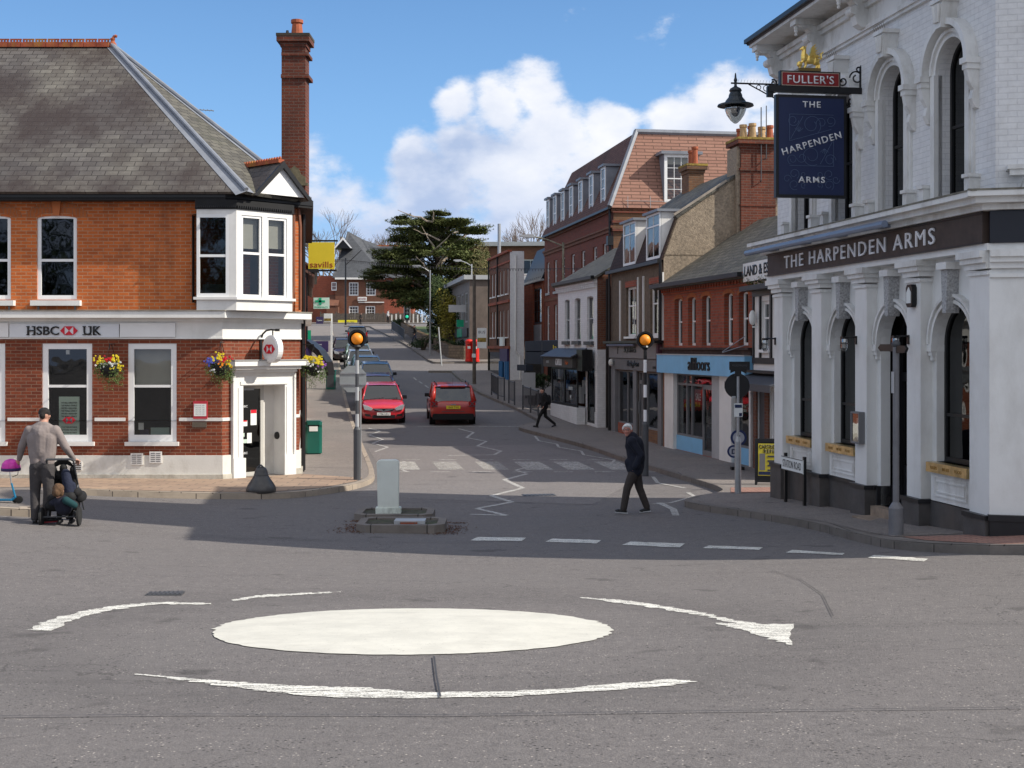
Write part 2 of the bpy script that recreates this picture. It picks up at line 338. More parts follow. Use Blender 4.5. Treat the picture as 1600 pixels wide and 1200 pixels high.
# ---------------------------------------------------------------- lettering
def text(s, mt, parent, loc, h=None, w=None, depth=.01, rz=0, bold=0, align='CENTER', spacing=1.0, name='lettering', tilt=0, xz=True):
    cu = bpy.data.curves.new('t', 'FONT'); cu.body = s; cu.size = 1; cu.extrude = 0; cu.offset = bold; cu.space_character = spacing; cu.resolution_u = 3
    o = bpy.data.objects.new('t', cu); COL.objects.link(o)
    dg = bpy.context.evaluated_depsgraph_get(); me = bpy.data.meshes.new_from_object(o.evaluated_get(dg))
    bpy.data.objects.remove(o); bpy.data.curves.remove(cu)
    xs = [v.co.x for v in me.vertices]; ys = [v.co.y for v in me.vertices]
    x0, x1, y0, y1 = min(xs), max(xs), min(ys), max(ys)
    sy = (h / (y1 - y0)) if h else None; sx = (w / (x1 - x0)) if w else sy
    if sy is None: sy = sx
    cx = (x0 + x1) / 2 if align == 'CENTER' else x0; cy = (y0 + y1) / 2
    bm = bmesh.new(); bm.from_mesh(me)
    r = bmesh.ops.extrude_face_region(bm, geom=bm.faces[:]); 
    for v in [g_ for g_ in r['geom'] if isinstance(g_, bmesh.types.BMVert)]: v.co.z += 1
    ct, st = math.cos(tilt), math.sin(tilt)
    for v in bm.verts:
        a, b = (v.co.x - cx) * sx, (v.co.y - cy) * sy; a, b = a * ct - b * st, a * st + b * ct
        v.co = Vector((a, -depth * (1 if v.co.z > .5 else 0), b))
    bmesh.ops.recalc_face_normals(bm, faces=bm.faces); bm.to_mesh(me); bm.free()
    me.materials.clear(); me.materials.append(mt)
    o = bpy.data.objects.new(name, me); COL.objects.link(o); o.parent = parent; o.location = loc; o.rotation_euler = (0, 0, rz); return o
# ================================================================ GROUND
def asphalt(name, a, b, patch, scale=1.0, light=None):
    m, t, p = newmat(name); L = t.links; g = _n(t, 'ShaderNodeTexCoord').outputs['Object']
    fine = _noise(t, g, 90 * scale, 3, .75); mid = _noise(t, g, 14 * scale, 6, .75); big = _noise(t, g, .33, 6, .62)
    o = _mix(t, _mr(t, fine, .32, .68), a, b)
    o = _mix(t, .85, o, _mix(t, _mr(t, mid, .3, .7), (.74, .73, .74), (1.22, 1.21, 1.2)), 'MULTIPLY')
    o = _mix(t, _mr(t, big, .42, .64, 0, .5), o, patch)
    str_ = _noise(t, g, .8, 6, .7, (.25, 2.0, 1)); o = _mix(t, _mr(t, str_, .55, .72, 0, .28), o, tuple(x * .55 for x in a))
    vo = _n(t, 'ShaderNodeTexVoronoi'); vo.inputs['Scale'].default_value = 30 * scale; L.new(g, vo.inputs['Vector'])
    o = _mix(t, mth('MULTIPLY', _mr(t, vo.outputs['Distance'], .14, .30, 1, 0), _mr(t, _noise(t, g, 4, 4, .7), .46, .58), tree=t), o, (.018, .017, .018))
    vo2 = _n(t, 'ShaderNodeTexVoronoi'); vo2.inputs['Scale'].default_value = 30 * scale; L.new(g, vo2.inputs['Vector'])
    mp = _n(t, 'ShaderNodeMapping'); mp.inputs['Location'].default_value = (3.3, 1.7, 0); L.new(g, mp.inputs['Vector']); L.new(mp.outputs[0], vo2.inputs['Vector'])
    o = _mix(t, mth('MULTIPLY', _mr(t, vo2.outputs['Distance'], .10, .20, 1, 0), _mr(t, _noise(t, g, 7, 3), .46, .56), tree=t), o, (.50, .45, .40))
    dv = _n(t, 'ShaderNodeVectorMath', operation='DISTANCE'); L.new(g, dv.inputs[0]); dv.inputs[1].default_value = (-.77, 10.0, .93)
    rr = mth('ADD', dv.outputs['Value'], mth('MULTIPLY', _noise(t, g, .5, 3), 1.1, tree=t), tree=t)
    trk = mth('MULTIPLY', _mr(t, mth('ABSOLUTE', mth('SUBTRACT', rr, 3.5, tree=t), tree=t), .15, 1.0, 1, 0), _mr(t, _noise(t, g, 3, 4, .7), .3, .7, .3, 1), tree=t)
    o = _mix(t, mth('MULTIPLY', trk, .32, tree=t), o, tuple(x * .62 for x in a))
    vc = _n(t, 'ShaderNodeTexVoronoi'); vc.feature = 'DISTANCE_TO_EDGE'; vc.inputs['Scale'].default_value = .42
    wv = _n(t, 'ShaderNodeVectorMath', operation='ADD'); L.new(g, wv.inputs[0]); nx_ = _n(t, 'ShaderNodeTexNoise'); nx_.inputs['Scale'].default_value = 1.6; nx_.inputs['Detail'].default_value = 5; L.new(g, nx_.inputs['Vector']); L.new(nx_.outputs['Color'], wv.inputs[1]); L.new(wv.outputs[0], vc.inputs['Vector'])
    o = _mix(t, mth('MULTIPLY', _mr(t, vc.outputs['Distance'], .0015, .0055, 1, 0), _mr(t, _noise(t, g, .35, 2), .52, .60, 0, .45), tree=t), o, (.03, .028, .027))
    o = _mix(t, _mr(t, _noise(t, g, 1.7, 3, .5), .66, .72, 0, .45), o, tuple(x * .5 for x in a))
    L.new(o, p.inputs['Base Color']); p.inputs['Roughness'].default_value = .88; p.inputs['Specular IOR Level'].default_value = .25
    bp = _n(t, 'ShaderNodeBump'); bp.inputs['Strength'].default_value = .7; bp.inputs['Distance'].default_value = .015
    L.new(_noise(t, g, 60 * scale, 4, .7), bp.inputs['Height']); L.new(bp.outputs[0], p.inputs['Normal']); return m
M['asphalt'] = asphalt('asphalt', (.108, .100, .098), (.212, .196, .188), (.157, .146, .141))
M['asphalt_new'] = asphalt('asphalt_newer', (.10, .095, .096), (.16, .15, .15), (.12, .113, .112))
M['asphalt_patch'] = asphalt('asphalt_pale_patch', (.15, .138, .135), (.23, .213, .205), (.17, .157, .15))
M['paving'] = asphalt('pavement_tarmac', (.17, .15, .138), (.27, .24, .215), (.16, .145, .135))
M['blockpave'] = tiled('block_paving', (.36, .255, .18), (.27, .19, .14), (.13, .105, .085), .62, .34, .014, (.19, .15, .12), .5, .7, .5, bump=.3, off=.5, streak=0)
M['slabpave'] = tiled('paving_slabs', (.30, .265, .23), (.25, .22, .195), (.14, .12, .105), .9, .6, .012, (.16, .14, .12), .5, .7, .5, bump=.2, streak=0)
M['redpave'] = tiled('red_brick_paving', (.34, .19, .145), (.26, .14, .11), (.12, .08, .065), .21, .105, .008, (.2, .15, .13), .4, .7, .5, bump=.3, streak=0)
def paintmat(name, col, wear_lo, soft=.08, sc_=(1, 3, 1)):
    m, t, p = newmat(name); L = t.links; g = _n(t, 'ShaderNodeTexCoord').outputs['Object']; out = t.nodes['Material Output']
    o = _mix(t, _mr(t, _noise(t, g, 3, 6, .7), .35, .7), tuple(c * .82 for c in col), col)
    o = _mix(t, _mr(t, _noise(t, g, 26, 4, .7), .60, .74, 0, .6), o, tuple(c * .5 for c in col))
    o = _mix(t, _mr(t, _noise(t, g, 1.2, 6, .75, (.6, 2, 1)), .50, .70, 0, .35), o, tuple(c * .62 for c in col))
    L.new(o, p.inputs['Base Color']); p.inputs['Roughness'].default_value = .7
    tr = _n(t, 'ShaderNodeBsdfTransparent'); s = _n(t, 'ShaderNodeMixShader')
    nn = mth('ADD', mth('MULTIPLY', _noise(t, g, 9, 6, .8, sc_), .6, tree=t), mth('MULTIPLY', _noise(t, g, 70, 3, .8), .4, tree=t), tree=t)
    L.new(_mr(t, nn, wear_lo, wear_lo + soft), s.inputs[0]); L.new(tr.outputs[0], s.inputs[1]); L.new(p.outputs[0], s.inputs[2]); L.new(s.outputs[0], out.inputs[0]); return m
M['paint'] = paintmat('road_paint', (.78, .76, .69), .445, .05, (.6, 4.5, 1))
M['paint_solid'] = paintmat('road_paint_fresh', (.64, .62, .545), .345, .05)
M['paint_worn'] = paintmat('road_paint_worn', (.62, .60, .55), .43, .14)
M['paint_zebra'] = paintmat('road_paint_zebra', (.56, .54, .49), .44, .14)
M['paint_zig'] = paintmat('road_paint_zigzag', (.58, .56, .52), .40, .14)
M['paint_faint'] = paintmat('road_paint_faint', (.45, .43, .40), .52, .14)

def drape(name, pts, off, mt, kind='structure', dome=None, smooth=False):
    bm = bmesh.new(); vs_ = [bm.verts.new((p[0], p[1], 0)) for p in pts]
    for tr in tessellate_polygon([[Vector((p[0], p[1], 0)) for p in pts]]):
        try: bm.faces.new([vs_[i] for i in tr])
        except ValueError: pass
    x0, x1 = min(p[0] for p in pts), max(p[0] for p in pts); y0, y1 = min(p[1] for p in pts), max(p[1] for p in pts)
    st = .25 if dome else 1
    k = math.ceil(y0 / st) * st
    while k < y1:
        bmesh.ops.bisect_plane(bm, geom=bm.verts[:] + bm.edges[:] + bm.faces[:], plane_co=(0, k, 0), plane_no=(0, 1, 0), dist=1e-5); k += st if k < 235 else 20
    k = math.ceil(max(x0, -9) / st) * st
    while k < min(x1, 9.01):
        if y0 < 33: bmesh.ops.bisect_plane(bm, geom=bm.verts[:] + bm.edges[:] + bm.faces[:], plane_co=(k, 0, 0), plane_no=(1, 0, 0), dist=1e-5)
        k += st
    bmesh.ops.recalc_face_normals(bm, faces=bm.faces)
    for f in bm.faces:
        if f.normal.z < 0: f.normal_flip()
    uv = bm.loops.layers.uv.new('uv')
    for f in bm.faces:
        f.smooth = smooth
        for l in f.loops: l[uv].uv = (l.vert.co.x, l.vert.co.y)
    for v in bm.verts:
        v.co.z = G(v.co.x, v.co.y) + off + (dome(v.co.x, v.co.y) if dome else 0)
    me = bpy.data.meshes.new(name); bm.to_mesh(me); bm.free(); me.materials.append(mt)
    o = bpy.data.objects.new(name, me); COL.objects.link(o)
    if kind: o['kind'] = kind
    return o
# the one asphalt sheet everything stands on
bm = bmesh.new()
xs = [-900, -300, -100, -40, -20] + list(range(-9, 10)) + [20, 40, 100, 300, 900]
ys = [-60, -30] + list(range(0, 236)) + [260, 300, 400, 600, 900]
rows = [[bm.verts.new((x, y, G(x, y))) for x in xs] for y in ys]
for a, b in zip(rows[:-1], rows[1:]):
    for k in range(len(xs) - 1): bm.faces.new((a[k], a[k + 1], b[k + 1], b[k]))
uvl = bm.loops.layers.uv.new('uv')
me = bpy.data.meshes.new('road'); bm.to_mesh(me); bm.free(); me.materials.append(M['asphalt'])
o = bpy.data.objects.new('road', me); COL.objects.link(o); o['kind'] = 'structure'

def smooth_line(pts, n=4):
    out = []
    for i in range(len(pts) - 1):
        p0 = pts[max(0, i - 1)]; p1 = pts[i]; p2 = pts[i + 1]; p3 = pts[min(len(pts) - 1, i + 2)]
        for k in range(n):
            t = k / n
            out.append(tuple(.5 * (2 * p1[j] + (p2[j] - p0[j]) * t + (2 * p0[j] - 5 * p1[j] + 4 * p2[j] - p3[j]) * t * t + (3 * p1[j] - p0[j] - 3 * p2[j] + p3[j]) * t ** 3) for j in (0, 1)))
    out.append(tuple(pts[-1][:2])); return out
def kerb(name, line, side, mt, w_=.14, h=.125, drops=()):
    """side +1: pavement lies to the left of the line's direction"""
    pts = []
    for a, b in zip(line[:-1], line[1:]):
        d = math.hypot(b[0] - a[0], b[1] - a[1]); n = max(1, int(d / .5))
        for k in range(n): pts.append((a[0] + (b[0] - a[0]) * k / n, a[1] + (b[1] - a[1]) * k / n))
    pts.append(line[-1]); b_ = B(); prev = None
    for i, p in enumerate(pts):
        q0 = pts[max(0, i - 1)]; q1 = pts[min(len(pts) - 1, i + 1)]; dx, dy = q1[0] - q0[0], q1[1] - q0[1]; l = math.hypot(dx, dy)
        nx, ny = -dy / l * side, dx / l * side
        hh = h
        for (c, r_) in drops:
            dd = math.hypot(p[0] - c[0], p[1] - c[1])
            if dd < r_: hh = .03 + (h - .03) * sst(r_ * .7, r_, dd)
        g0 = G(p[0], p[1]); g1 = G(p[0] + nx * w_, p[1] + ny * w_)
        ring = [b_.add(v) for v in ((p[0], p[1], g0 - .08), (p[0], p[1], g0 + hh - .02), (p[0] + nx * .02, p[1] + ny * .02, g0 + hh), (p[0] + nx * w_, p[1] + ny * w_, g1 + h if not drops else g1 + hh + (0)), (p[0] + nx * w_, p[1] + ny * w_, g1 - .05))]
        if prev:
            for k in range(4): b_.f.append([prev[k], prev[k + 1], ring[k + 1], ring[k]])
        prev = ring
    o = b_.build(name, mt); o['kind'] = 'structure'; return o
M['kerb'] = tiled('kerb_stones', (.36, .30, .235), (.29, .245, .20), (.08, .065, .055), .9, 90, .012, (.13, .11, .09), .5, 1.5, .48, bump=.4, streak=0, voff=31)
M['kerb_dark'] = tiled('kerb_stones_grey', (.20, .175, .155), (.15, .135, .12), (.05, .045, .04), .9, 90, .012, (.08, .07, .06), .6, 1.5, .48, bump=.4, streak=0, voff=31)
LK = smooth_line([(-16, 20.3), (-8.3, 20.9), (-7.85, 21.25), (-7.9, 22.2), (-8.75, 24.9), (-8.5, 25.65), (-7.5, 25.85), (-4.9, 26.5), (-3.9, 27.9), (-3.35, 29.5), (-3.3, 31.5), (-3.9, 36)]) \
   + smooth_line([(-3.9, 36), (-4.82, 42.2), (-6.75, 55), (-9, 70), (-14, 105), (-20.4, 148)])[1:]
kerb('kerb_left', LK, 1, M['kerb'])
drape('pavement_left', [p for p in LK] + [(-70, 148), (-70, 20.3)], .12, M['paving'])
RK1 = smooth_line([(30, 14.2), (9, 15.0), (6.3, 15.9), (5.25, 17.3), (4.95, 18.8), (4.75, 20.5), (4.2, 22.7), (3.5, 24.6), (3.35, 25.5), (3.7, 26.3), (4.25, 27.0), (4.45, 28), (4.2, 30.2), (3.1, 36.3), (2.3, 40.9), (1.2, 45), (.45, 47.6), (.25, 48.9), (.5, 50), (.95, 51.3), (.95, 52.5),
                   (.1, 57.5), (-1.0, 62), (-1.94, 66.3), (-3.5, 77.5), (-3.3, 78.8), (-1.6, 79.3), (40, 82)])
kerb('kerb_right', RK1, -1, M['kerb_dark'], drops=(((4.2, 27.1), 1.0),))
drape('pavement_right', RK1 + [(80, 82), (80, 14.2)], .12, M['paving'])
RK2 = smooth_line([(40, 90), (0, 87.6), (-4.6, 86.9), (-5.4, 88), (-6.3, 93), (-9, 110), (-12.7, 130), (-16, 148), (-15, 150), (40, 152)])
kerb('kerb_far', RK2, -1, M['kerb_dark'])
drape('pavement_far', RK2, .12, M['paving'])
drape('pavement_top', [(-70, 164), (40, 164), (40, 175), (-70, 175)], .12, M['paving'])
kerb('kerb_top', [(-70, 164), (40, 164)], 1, M['kerb_dark'])
M['grass'] = mat('grass', (.07, .10, .03), .9, .3, 3, .4, 30)
drape('ground_far', [(-900, 176), (900, 176), (900, 880), (-900, 880)], .03, M['grass'])
drape('churchyard_lawn', [(-3.2, 91), (20, 91), (20, 146), (-12.6, 146), (-9.9, 130), (-6.3, 110)], .16, M['grass'])
# paving bands round the two corners
def band(name, line, side, a, b_, mt, off=.126):
    inn, out = [], []
    for i, p in enumerate(line):
        q0 = line[max(0, i - 1)]; q1 = line[min(len(line) - 1, i + 1)]; dx, dy = q1[0] - q0[0], q1[1] - q0[1]; l = math.hypot(dx, dy); nx, ny = -dy / l * side, dx / l * side
        inn.append((p[0] + nx * a, p[1] + ny * a)); out.append((p[0] + nx * b_, p[1] + ny * b_))
    for i in range(len(line) - 1):
        pass
    return drape(name, inn + out[::-1], off, mt)
drape('pavement_blocks', [(-30, 25.9), (-8.4, 25.9), (-7.5, 26.05), (-4.95, 26.75), (-4.05, 28), (-3.52, 29.55), (-3.46, 30.4), (-5.0, 31.4), (-6.6, 30.2), (-30, 30.2)], .127, M['blockpave'])
drape('pavement_red_bricks', [(6.05, 16.15), (5.45, 17.35), (5.35, 18.0), (6.6, 17.7), (25, 17.8), (25, 15.0), (9, 15.2)], .127, M['redpave'])
drape('tactile_paving', [(4.45, 26.7), (6.4, 26.3), (6.4, 27.7), (4.65, 27.9)], .127, M['redpave'])
drape('pavement_slabs', [(3.6, 24.7), (4.35, 22.75), (4.9, 20.6), (5.1, 18.9), (5.25, 18.1), (6.3, 18.0), (5.2, 25.6), (3.55, 25.5)], .127, M['paving'])
# lighter patch of road round the crossing, darker newer lane beyond it
def pxpoly(pts, off=0.0): return [(hit(a, b, 0).x, hit(a, b, 0).y) for a, b in pts]
drape('road_patch', [(-3.1, 31.8), (-3.7, 36), (-4.5, 41.0), (.9, 42.6), (2.7, 36.0), (3.2, 32.2), (1.6, 26.0), (-3.3, 27.6)], .004, M['asphalt_patch'])

# ---- painted markings
def marks(name, polys, mt, off=.008):
    obs = [drape('m', pxpoly(p) if isinstance(p[0][0], (int, float)) and max(q[1] for q in p) > 200 else p, off, mt) for p in polys]
    bm = bmesh.new()
    for o_ in obs: bm.from_mesh(o_.data); me_ = o_.data; bpy.data.objects.remove(o_); bpy.data.meshes.remove(me_)
    me_ = bpy.data.meshes.new(name); bm.to_mesh(me_); bm.free(); me_.materials.append(mt)
    o_ = bpy.data.objects.new(name, me_); COL.objects.link(o_); o_['kind'] = 'structure'; return o_
def rag(pts, amp=3.0, step=9, ay=.35):
    out = []; big = max(p[1] for p in pts) > 900; amp *= 2.4 if big else 1; step = 5 if big else step; ay *= 1.9 if big else 1
    for a, b in zip(pts, pts[1:] + pts[:1]):
        n = max(1, int(math.hypot(b[0] - a[0], b[1] - a[1]) / step))
        for k in range(n):
            t = k / n; out.append((a[0] + (b[0] - a[0]) * t + random.uniform(-amp, amp) * (k > 0), a[1] + (b[1] - a[1]) * t + random.uniform(-ay, ay) * (k > 0)))
    return out
def stroke(pts, w0, w1=None):
    """world-space line of painted width along photo pixels"""
    P = [hit(a, b) for a, b in pts]; Lf, Rt = [], []
    for i, p in enumerate(P):
        q0, q1 = P[max(0, i - 1)], P[min(len(P) - 1, i + 1)]; d = Vector((q1.x - q0.x, q1.y - q0.y, 0)).normalized(); n_ = Vector((-d.y, d.x, 0)) * ((w0 if w1 is None else w0 + (w1 - w0) * i / (len(P) - 1)) / 2)
        Lf.append((p.x + n_.x, p.y + n_.y)); Rt.append((p.x - n_.x, p.y - n_.y))
    return Lf + Rt[::-1]
c0 = hit(642, 988); rx = 1.53
# centre height of the round hump
yc = (hit(642, 951).y + hit(642, 1025).y) / 2; ry = (hit(642, 952).y - hit(642, 1025).y) / 2
ring = []
for k in range(150):
    t = 2 * math.pi * k / 150; q = 1 + random.uniform(-.006, .006)
    ring.append((c0.x + rx * q * math.cos(t) + random.uniform(-.03, .03) * abs(math.cos(t)) ** 4, yc + ry * q * math.sin(t)))
def dome(x, y): return .03 * max(0, 1 - ((x - c0.x) / rx) ** 2 - ((y - yc) / ry) ** 2)
drape('roundabout_marking', ring, .006, M['paint_solid'], dome=dome)
marks('roundabout_arrows', [
    rag([(40, 985), (75, 970), (120, 957), (170, 948), (225, 943), (280, 941), (225, 947), (175, 954), (130, 964), (100, 975), (80, 986)]),
    rag([(250, 942), (330, 943), (330, 945), (255, 945)]),
    rag([(361, 938), (400, 931), (470, 927), (540, 925), (470, 930), (405, 934), (365, 940)], 2),
    rag([(905, 934), (960, 937), (1030, 946), (1090, 956), (1140, 968), (1190, 976), (1240, 976), (1238, 1009), (1180, 992), (1118, 974), (1150, 975), (1100, 963), (1030, 951), (950, 941)], 3),
    rag([(205, 1053), (300, 1061), (400, 1069), (500, 1074), (560, 1075), (660, 1083), (780, 1082), (880, 1077), (970, 1069), (1050, 1062), (1090, 1066), (1020, 1075), (900, 1083), (780, 1090), (650, 1092), (520, 1091), (420, 1082), (320, 1069)], 4)], M['paint'], .005)
marks('give_way_line', [rag([(746, 840), (822, 841), (815, 846), (735, 845)], 2), rag([(864, 842), (939, 845), (932, 850), (852, 847)], 2), rag([(985, 847), (1070, 850), (1062, 856), (972, 852)], 3),
                        rag([(1108, 853), (1192, 856), (1186, 860), (1098, 857)], 3), rag([(1238, 860), (1320, 865), (1316, 868), (1228, 864)], 4), rag([(1366, 868), (1450, 874), (1444, 878), (1356, 872)], 4)], M['paint'])
zz = []
def zig(pts, w_=.1):
    for a, b in zip(pts[:-1], pts[1:]):
        n = 3; zz.append(stroke([(a[0] + (b[0] - a[0]) * k / n, a[1] + (b[1] - a[1]) * k / n) for k in range(n + 1)], w_))
zig([(575, 669), (594, 674), (577, 680), (598, 687), (582, 693), (606, 699), (586, 706)], .09)
zig([(630, 721), (642, 726), (625, 733), (638, 738)], .09)
zig([(716, 670), (740, 676), (729, 684), (760, 690), (746, 697), (783, 705), (772, 711), (700, 712)], .1)
zig([(834, 727), (806, 735), (823, 740)], .09)
zig([(823, 741), (788, 750), (817, 763), (768, 775), (800, 785), (745, 795), (792, 806), (735, 804)], .12)
zig([(836, 682), (842, 689), (870, 694), (873, 699), (908, 705), (912, 711), (960, 719), (955, 726)], .08)
zig([(1020, 745), (1028, 755), (1070, 763)], .09)
zig([(1020, 788), (1048, 786), (1085, 776), (1075, 770)], .09)
zig([(1030, 786), (1052, 796), (1056, 806)], .13)
marks('zigzag_lines', zz, M['paint_zig'])
# zebra
P = []
for k, (a, b) in enumerate([(625, 655), (688, 722), (757, 790), (820, 857), (884, 920), (950, 985)]):
    y0, y1 = 33.9, 36.3
    xa, xb = (a - 800) / F * 35, (b - 800) / F * 35
    P.append([(xa + .02, y0), (xb + .10, y0), (xb - .22, y1), (xa - .30, y1)])
marks('zebra_crossing', [P[1], P[2]], M['paint_zebra'])
marks('zebra_crossing_worn', [P[0], P[3], P[4], P[5]], M['paint_worn'])
dl = []
for k in range(13):
    if k % 2 == 0:
        xx = -3.1 + k * .52
        dl.append([(xx, 36.9 + k * .0), (xx + .5, 36.9), (xx + .5, 37.02), (xx, 37.02)]); dl.append([(xx, 33.2), (xx + .5, 33.2), (xx + .5, 33.33), (xx, 33.33)])
dl.append([(-3.6, 50.0), (.6, 50.0), (.6, 50.14), (-3.6, 50.14)])
for k in range(5): dl.append(stroke([(646 + k * 9, 590 + k * 6), (651 + k * 9, 594 + k * 6)], .09))
marks('dashed_lines', dl, M['paint_worn'])
ye = [stroke([(1200, 818), (1260, 832), (1320, 846), (1380, 860), (1440, 869), (1600, 885)], .07), stroke([(1060, 806), (1100, 809), (1145, 813), (1140, 817), (1100, 812)], .07),
      stroke([(468, 780), (500, 772), (545, 765), (585, 763)], .08), stroke([(345, 797), (390, 790), (420, 788)], .07), stroke([(150, 838), (180, 835)], .09), stroke([(222, 809), (330, 800)], .06)]
marks('edge_lines', ye, M['paint_faint'])
# inspection covers
def cover(name, px, py, w_, d_, mt, label):
    p = hit(px, py); b = B()
    b.box(-w_ / 2, -d_ / 2, -.02, w_ / 2, d_ / 2, .004)
    for k in range(8):
        x = -w_ / 2 + (k + .5) * w_ / 8; b.box(x - w_ / 34, -d_ * .42, .004, x + w_ / 34, d_ * .42, .012)
    o = b.build(name, mt); o.location = (p.x, p.y, p.z + .006); o.rotation_euler = (-math.atan(Hk(p.y + .5) - Hk(p.y - .5)), 0, R(8)); return lab(o, label, 'drain cover')
cover('drain_cover', 258, 928, .34, .3, M['dgrey'], 'square slotted iron drain cover set in the road near the roundabout arrows')
cover('drain_cover', 842, 774, .7, .35, M['dgrey'], 'long iron drain cover set in the road beside the zigzag lines')
# tar joints
b_ = [stroke([(1205, 892), (1250, 906), (1285, 930), (1302, 965)], .008), stroke([(678, 1028), (682, 1060), (688, 1092)], .012)]
b_ += [stroke([(0, 1122), (300, 1119), (700, 1120), (1100, 1114), (1600, 1108)], .012), stroke([(0, 905), (200, 900), (420, 899)], .010)]
M['tar'] = mat('tar_joint', (.05, .048, .048), .6, .2)
marks('tar_joints', b_, M['tar'], .012)
# ================================================================ BUILDING HELPERS
class Fac:
    """a building standing on the line A (its left end seen from the street) - Bp; local x along the front, y inwards, z up"""
    def __init__(s, name, A, Bp, base, label, cat='building', group=None):
        s.A = Vector(A); s.B = Vector(Bp); d = s.B - s.A; s.len = d.length; s.u = d / s.len; s.n = Vector((-s.u.y, s.u.x)); s.base = base
        s.rz = math.atan2(d.y, d.x); s.root = empty(name, (s.A.x, s.A.y, base), s.rz, label, cat, group)
    def x(s, px, off=0):
        k = (px - 800) / F; O = s.A + s.n * off      # O.x + u.x t = k (O.y + u.y t)
        return (k * O.y - O.x) / (s.u.x - k * s.u.y)
    def z(s, px, py, off=0):
        t = s.x(px, off); y = s.A.y + s.n.y * off + s.u.y * t
        return CZ + (HZ - py) / F * y - s.base
    def w(s, x, y, z): p = s.A + s.u * x + s.n * y; return Vector((p.x, p.y, z + s.base))
def wall(b, x0, x1, z0, z1, holes=(), y=0.0, dep=.13):
    xs = sorted({x0, x1} | {h[0] for h in holes} | {h[1] for h in holes}); zs = sorted({z0, z1} | {h[2] for h in holes} | {h[3] for h in holes})
    xs = [v for v in xs if x0 - 1e-6 <= v <= x1 + 1e-6]; zs = [v for v in zs if z0 - 1e-6 <= v <= z1 + 1e-6]
    for i in range(len(xs) - 1):
        for j in range(len(zs) - 1):
            cx, cz = (xs[i] + xs[i + 1]) / 2, (zs[j] + zs[j + 1]) / 2
            if any(h[0] < cx < h[1] and h[2] < cz < h[3] for h in holes): continue
            b.face([(xs[i], y, zs[j]), (xs[i + 1], y, zs[j]), (xs[i + 1], y, zs[j + 1]), (xs[i], y, zs[j + 1])])
    for h in holes:
        a0, a1, c0_, c1 = h[:4]; r = h[4] if len(h) > 4 else 0; sp = c1 - r
        b.face([(a0, y, c0_), (a1, y, c0_), (a1, y + dep, c0_), (a0, y + dep, c0_)])
        b.face([(a0, y, c0_), (a0, y, sp), (a0, y + dep, sp), (a0, y + dep, c0_)])
        b.face([(a1, y, c0_), (a1, y, sp), (a1, y + dep, sp), (a1, y + dep, c0_)])
        if r <= 0: b.face([(a0, y, c1), (a1, y, c1), (a1, y + dep, c1), (a0, y + dep, c1)])
        else:
            n = 14; cx = (a0 + a1) / 2; rr = (a1 - a0) / 2
            P = [(cx - rr * math.cos(math.pi * k / n), sp + r * math.sin(math.pi * k / n)) for k in range(n + 1)]
            for p, q in zip(P[:-1], P[1:]):
                if c1 - min(p[1], q[1]) > 1e-5: b.face([(p[0], y, p[1]), (q[0], y, q[1]), (q[0], y, c1), (p[0], y, c1)])
                b.face([(p[0], y, p[1]), (q[0], y, q[1]), (q[0], y + dep, q[1]), (p[0], y + dep, p[1])])
    return b
def arcpts(x0, x1, sp, r, n=14):
    cx = (x0 + x1) / 2; rr = (x1 - x0) / 2
    return [(cx - rr * math.cos(math.pi * k / n), sp + r * math.sin(math.pi * k / n)) for k in range(n + 1)]
def archband(b, x0, x1, sp, r, t, y0, y1, n=16):
    """moulding that follows an arch"""
    I = arcpts(x0, x1, sp, r, n); O = arcpts(x0 - t, x1 + t, sp, r + t, n)
    for k in range(n):
        q = [I[k], I[k + 1], O[k + 1], O[k]]
        for yy in (y0, y1): b.face([(p[0], yy, p[1]) for p in q])
        b.face([(I[k][0], y0, I[k][1]), (I[k + 1][0], y0, I[k + 1][1]), (I[k + 1][0], y1, I[k + 1][1]), (I[k][0], y1, I[k][1])])
        b.face([(O[k][0], y0, O[k][1]), (O[k + 1][0], y0, O[k + 1][1]), (O[k + 1][0], y1, O[k + 1][1]), (O[k][0], y1, O[k][1])])
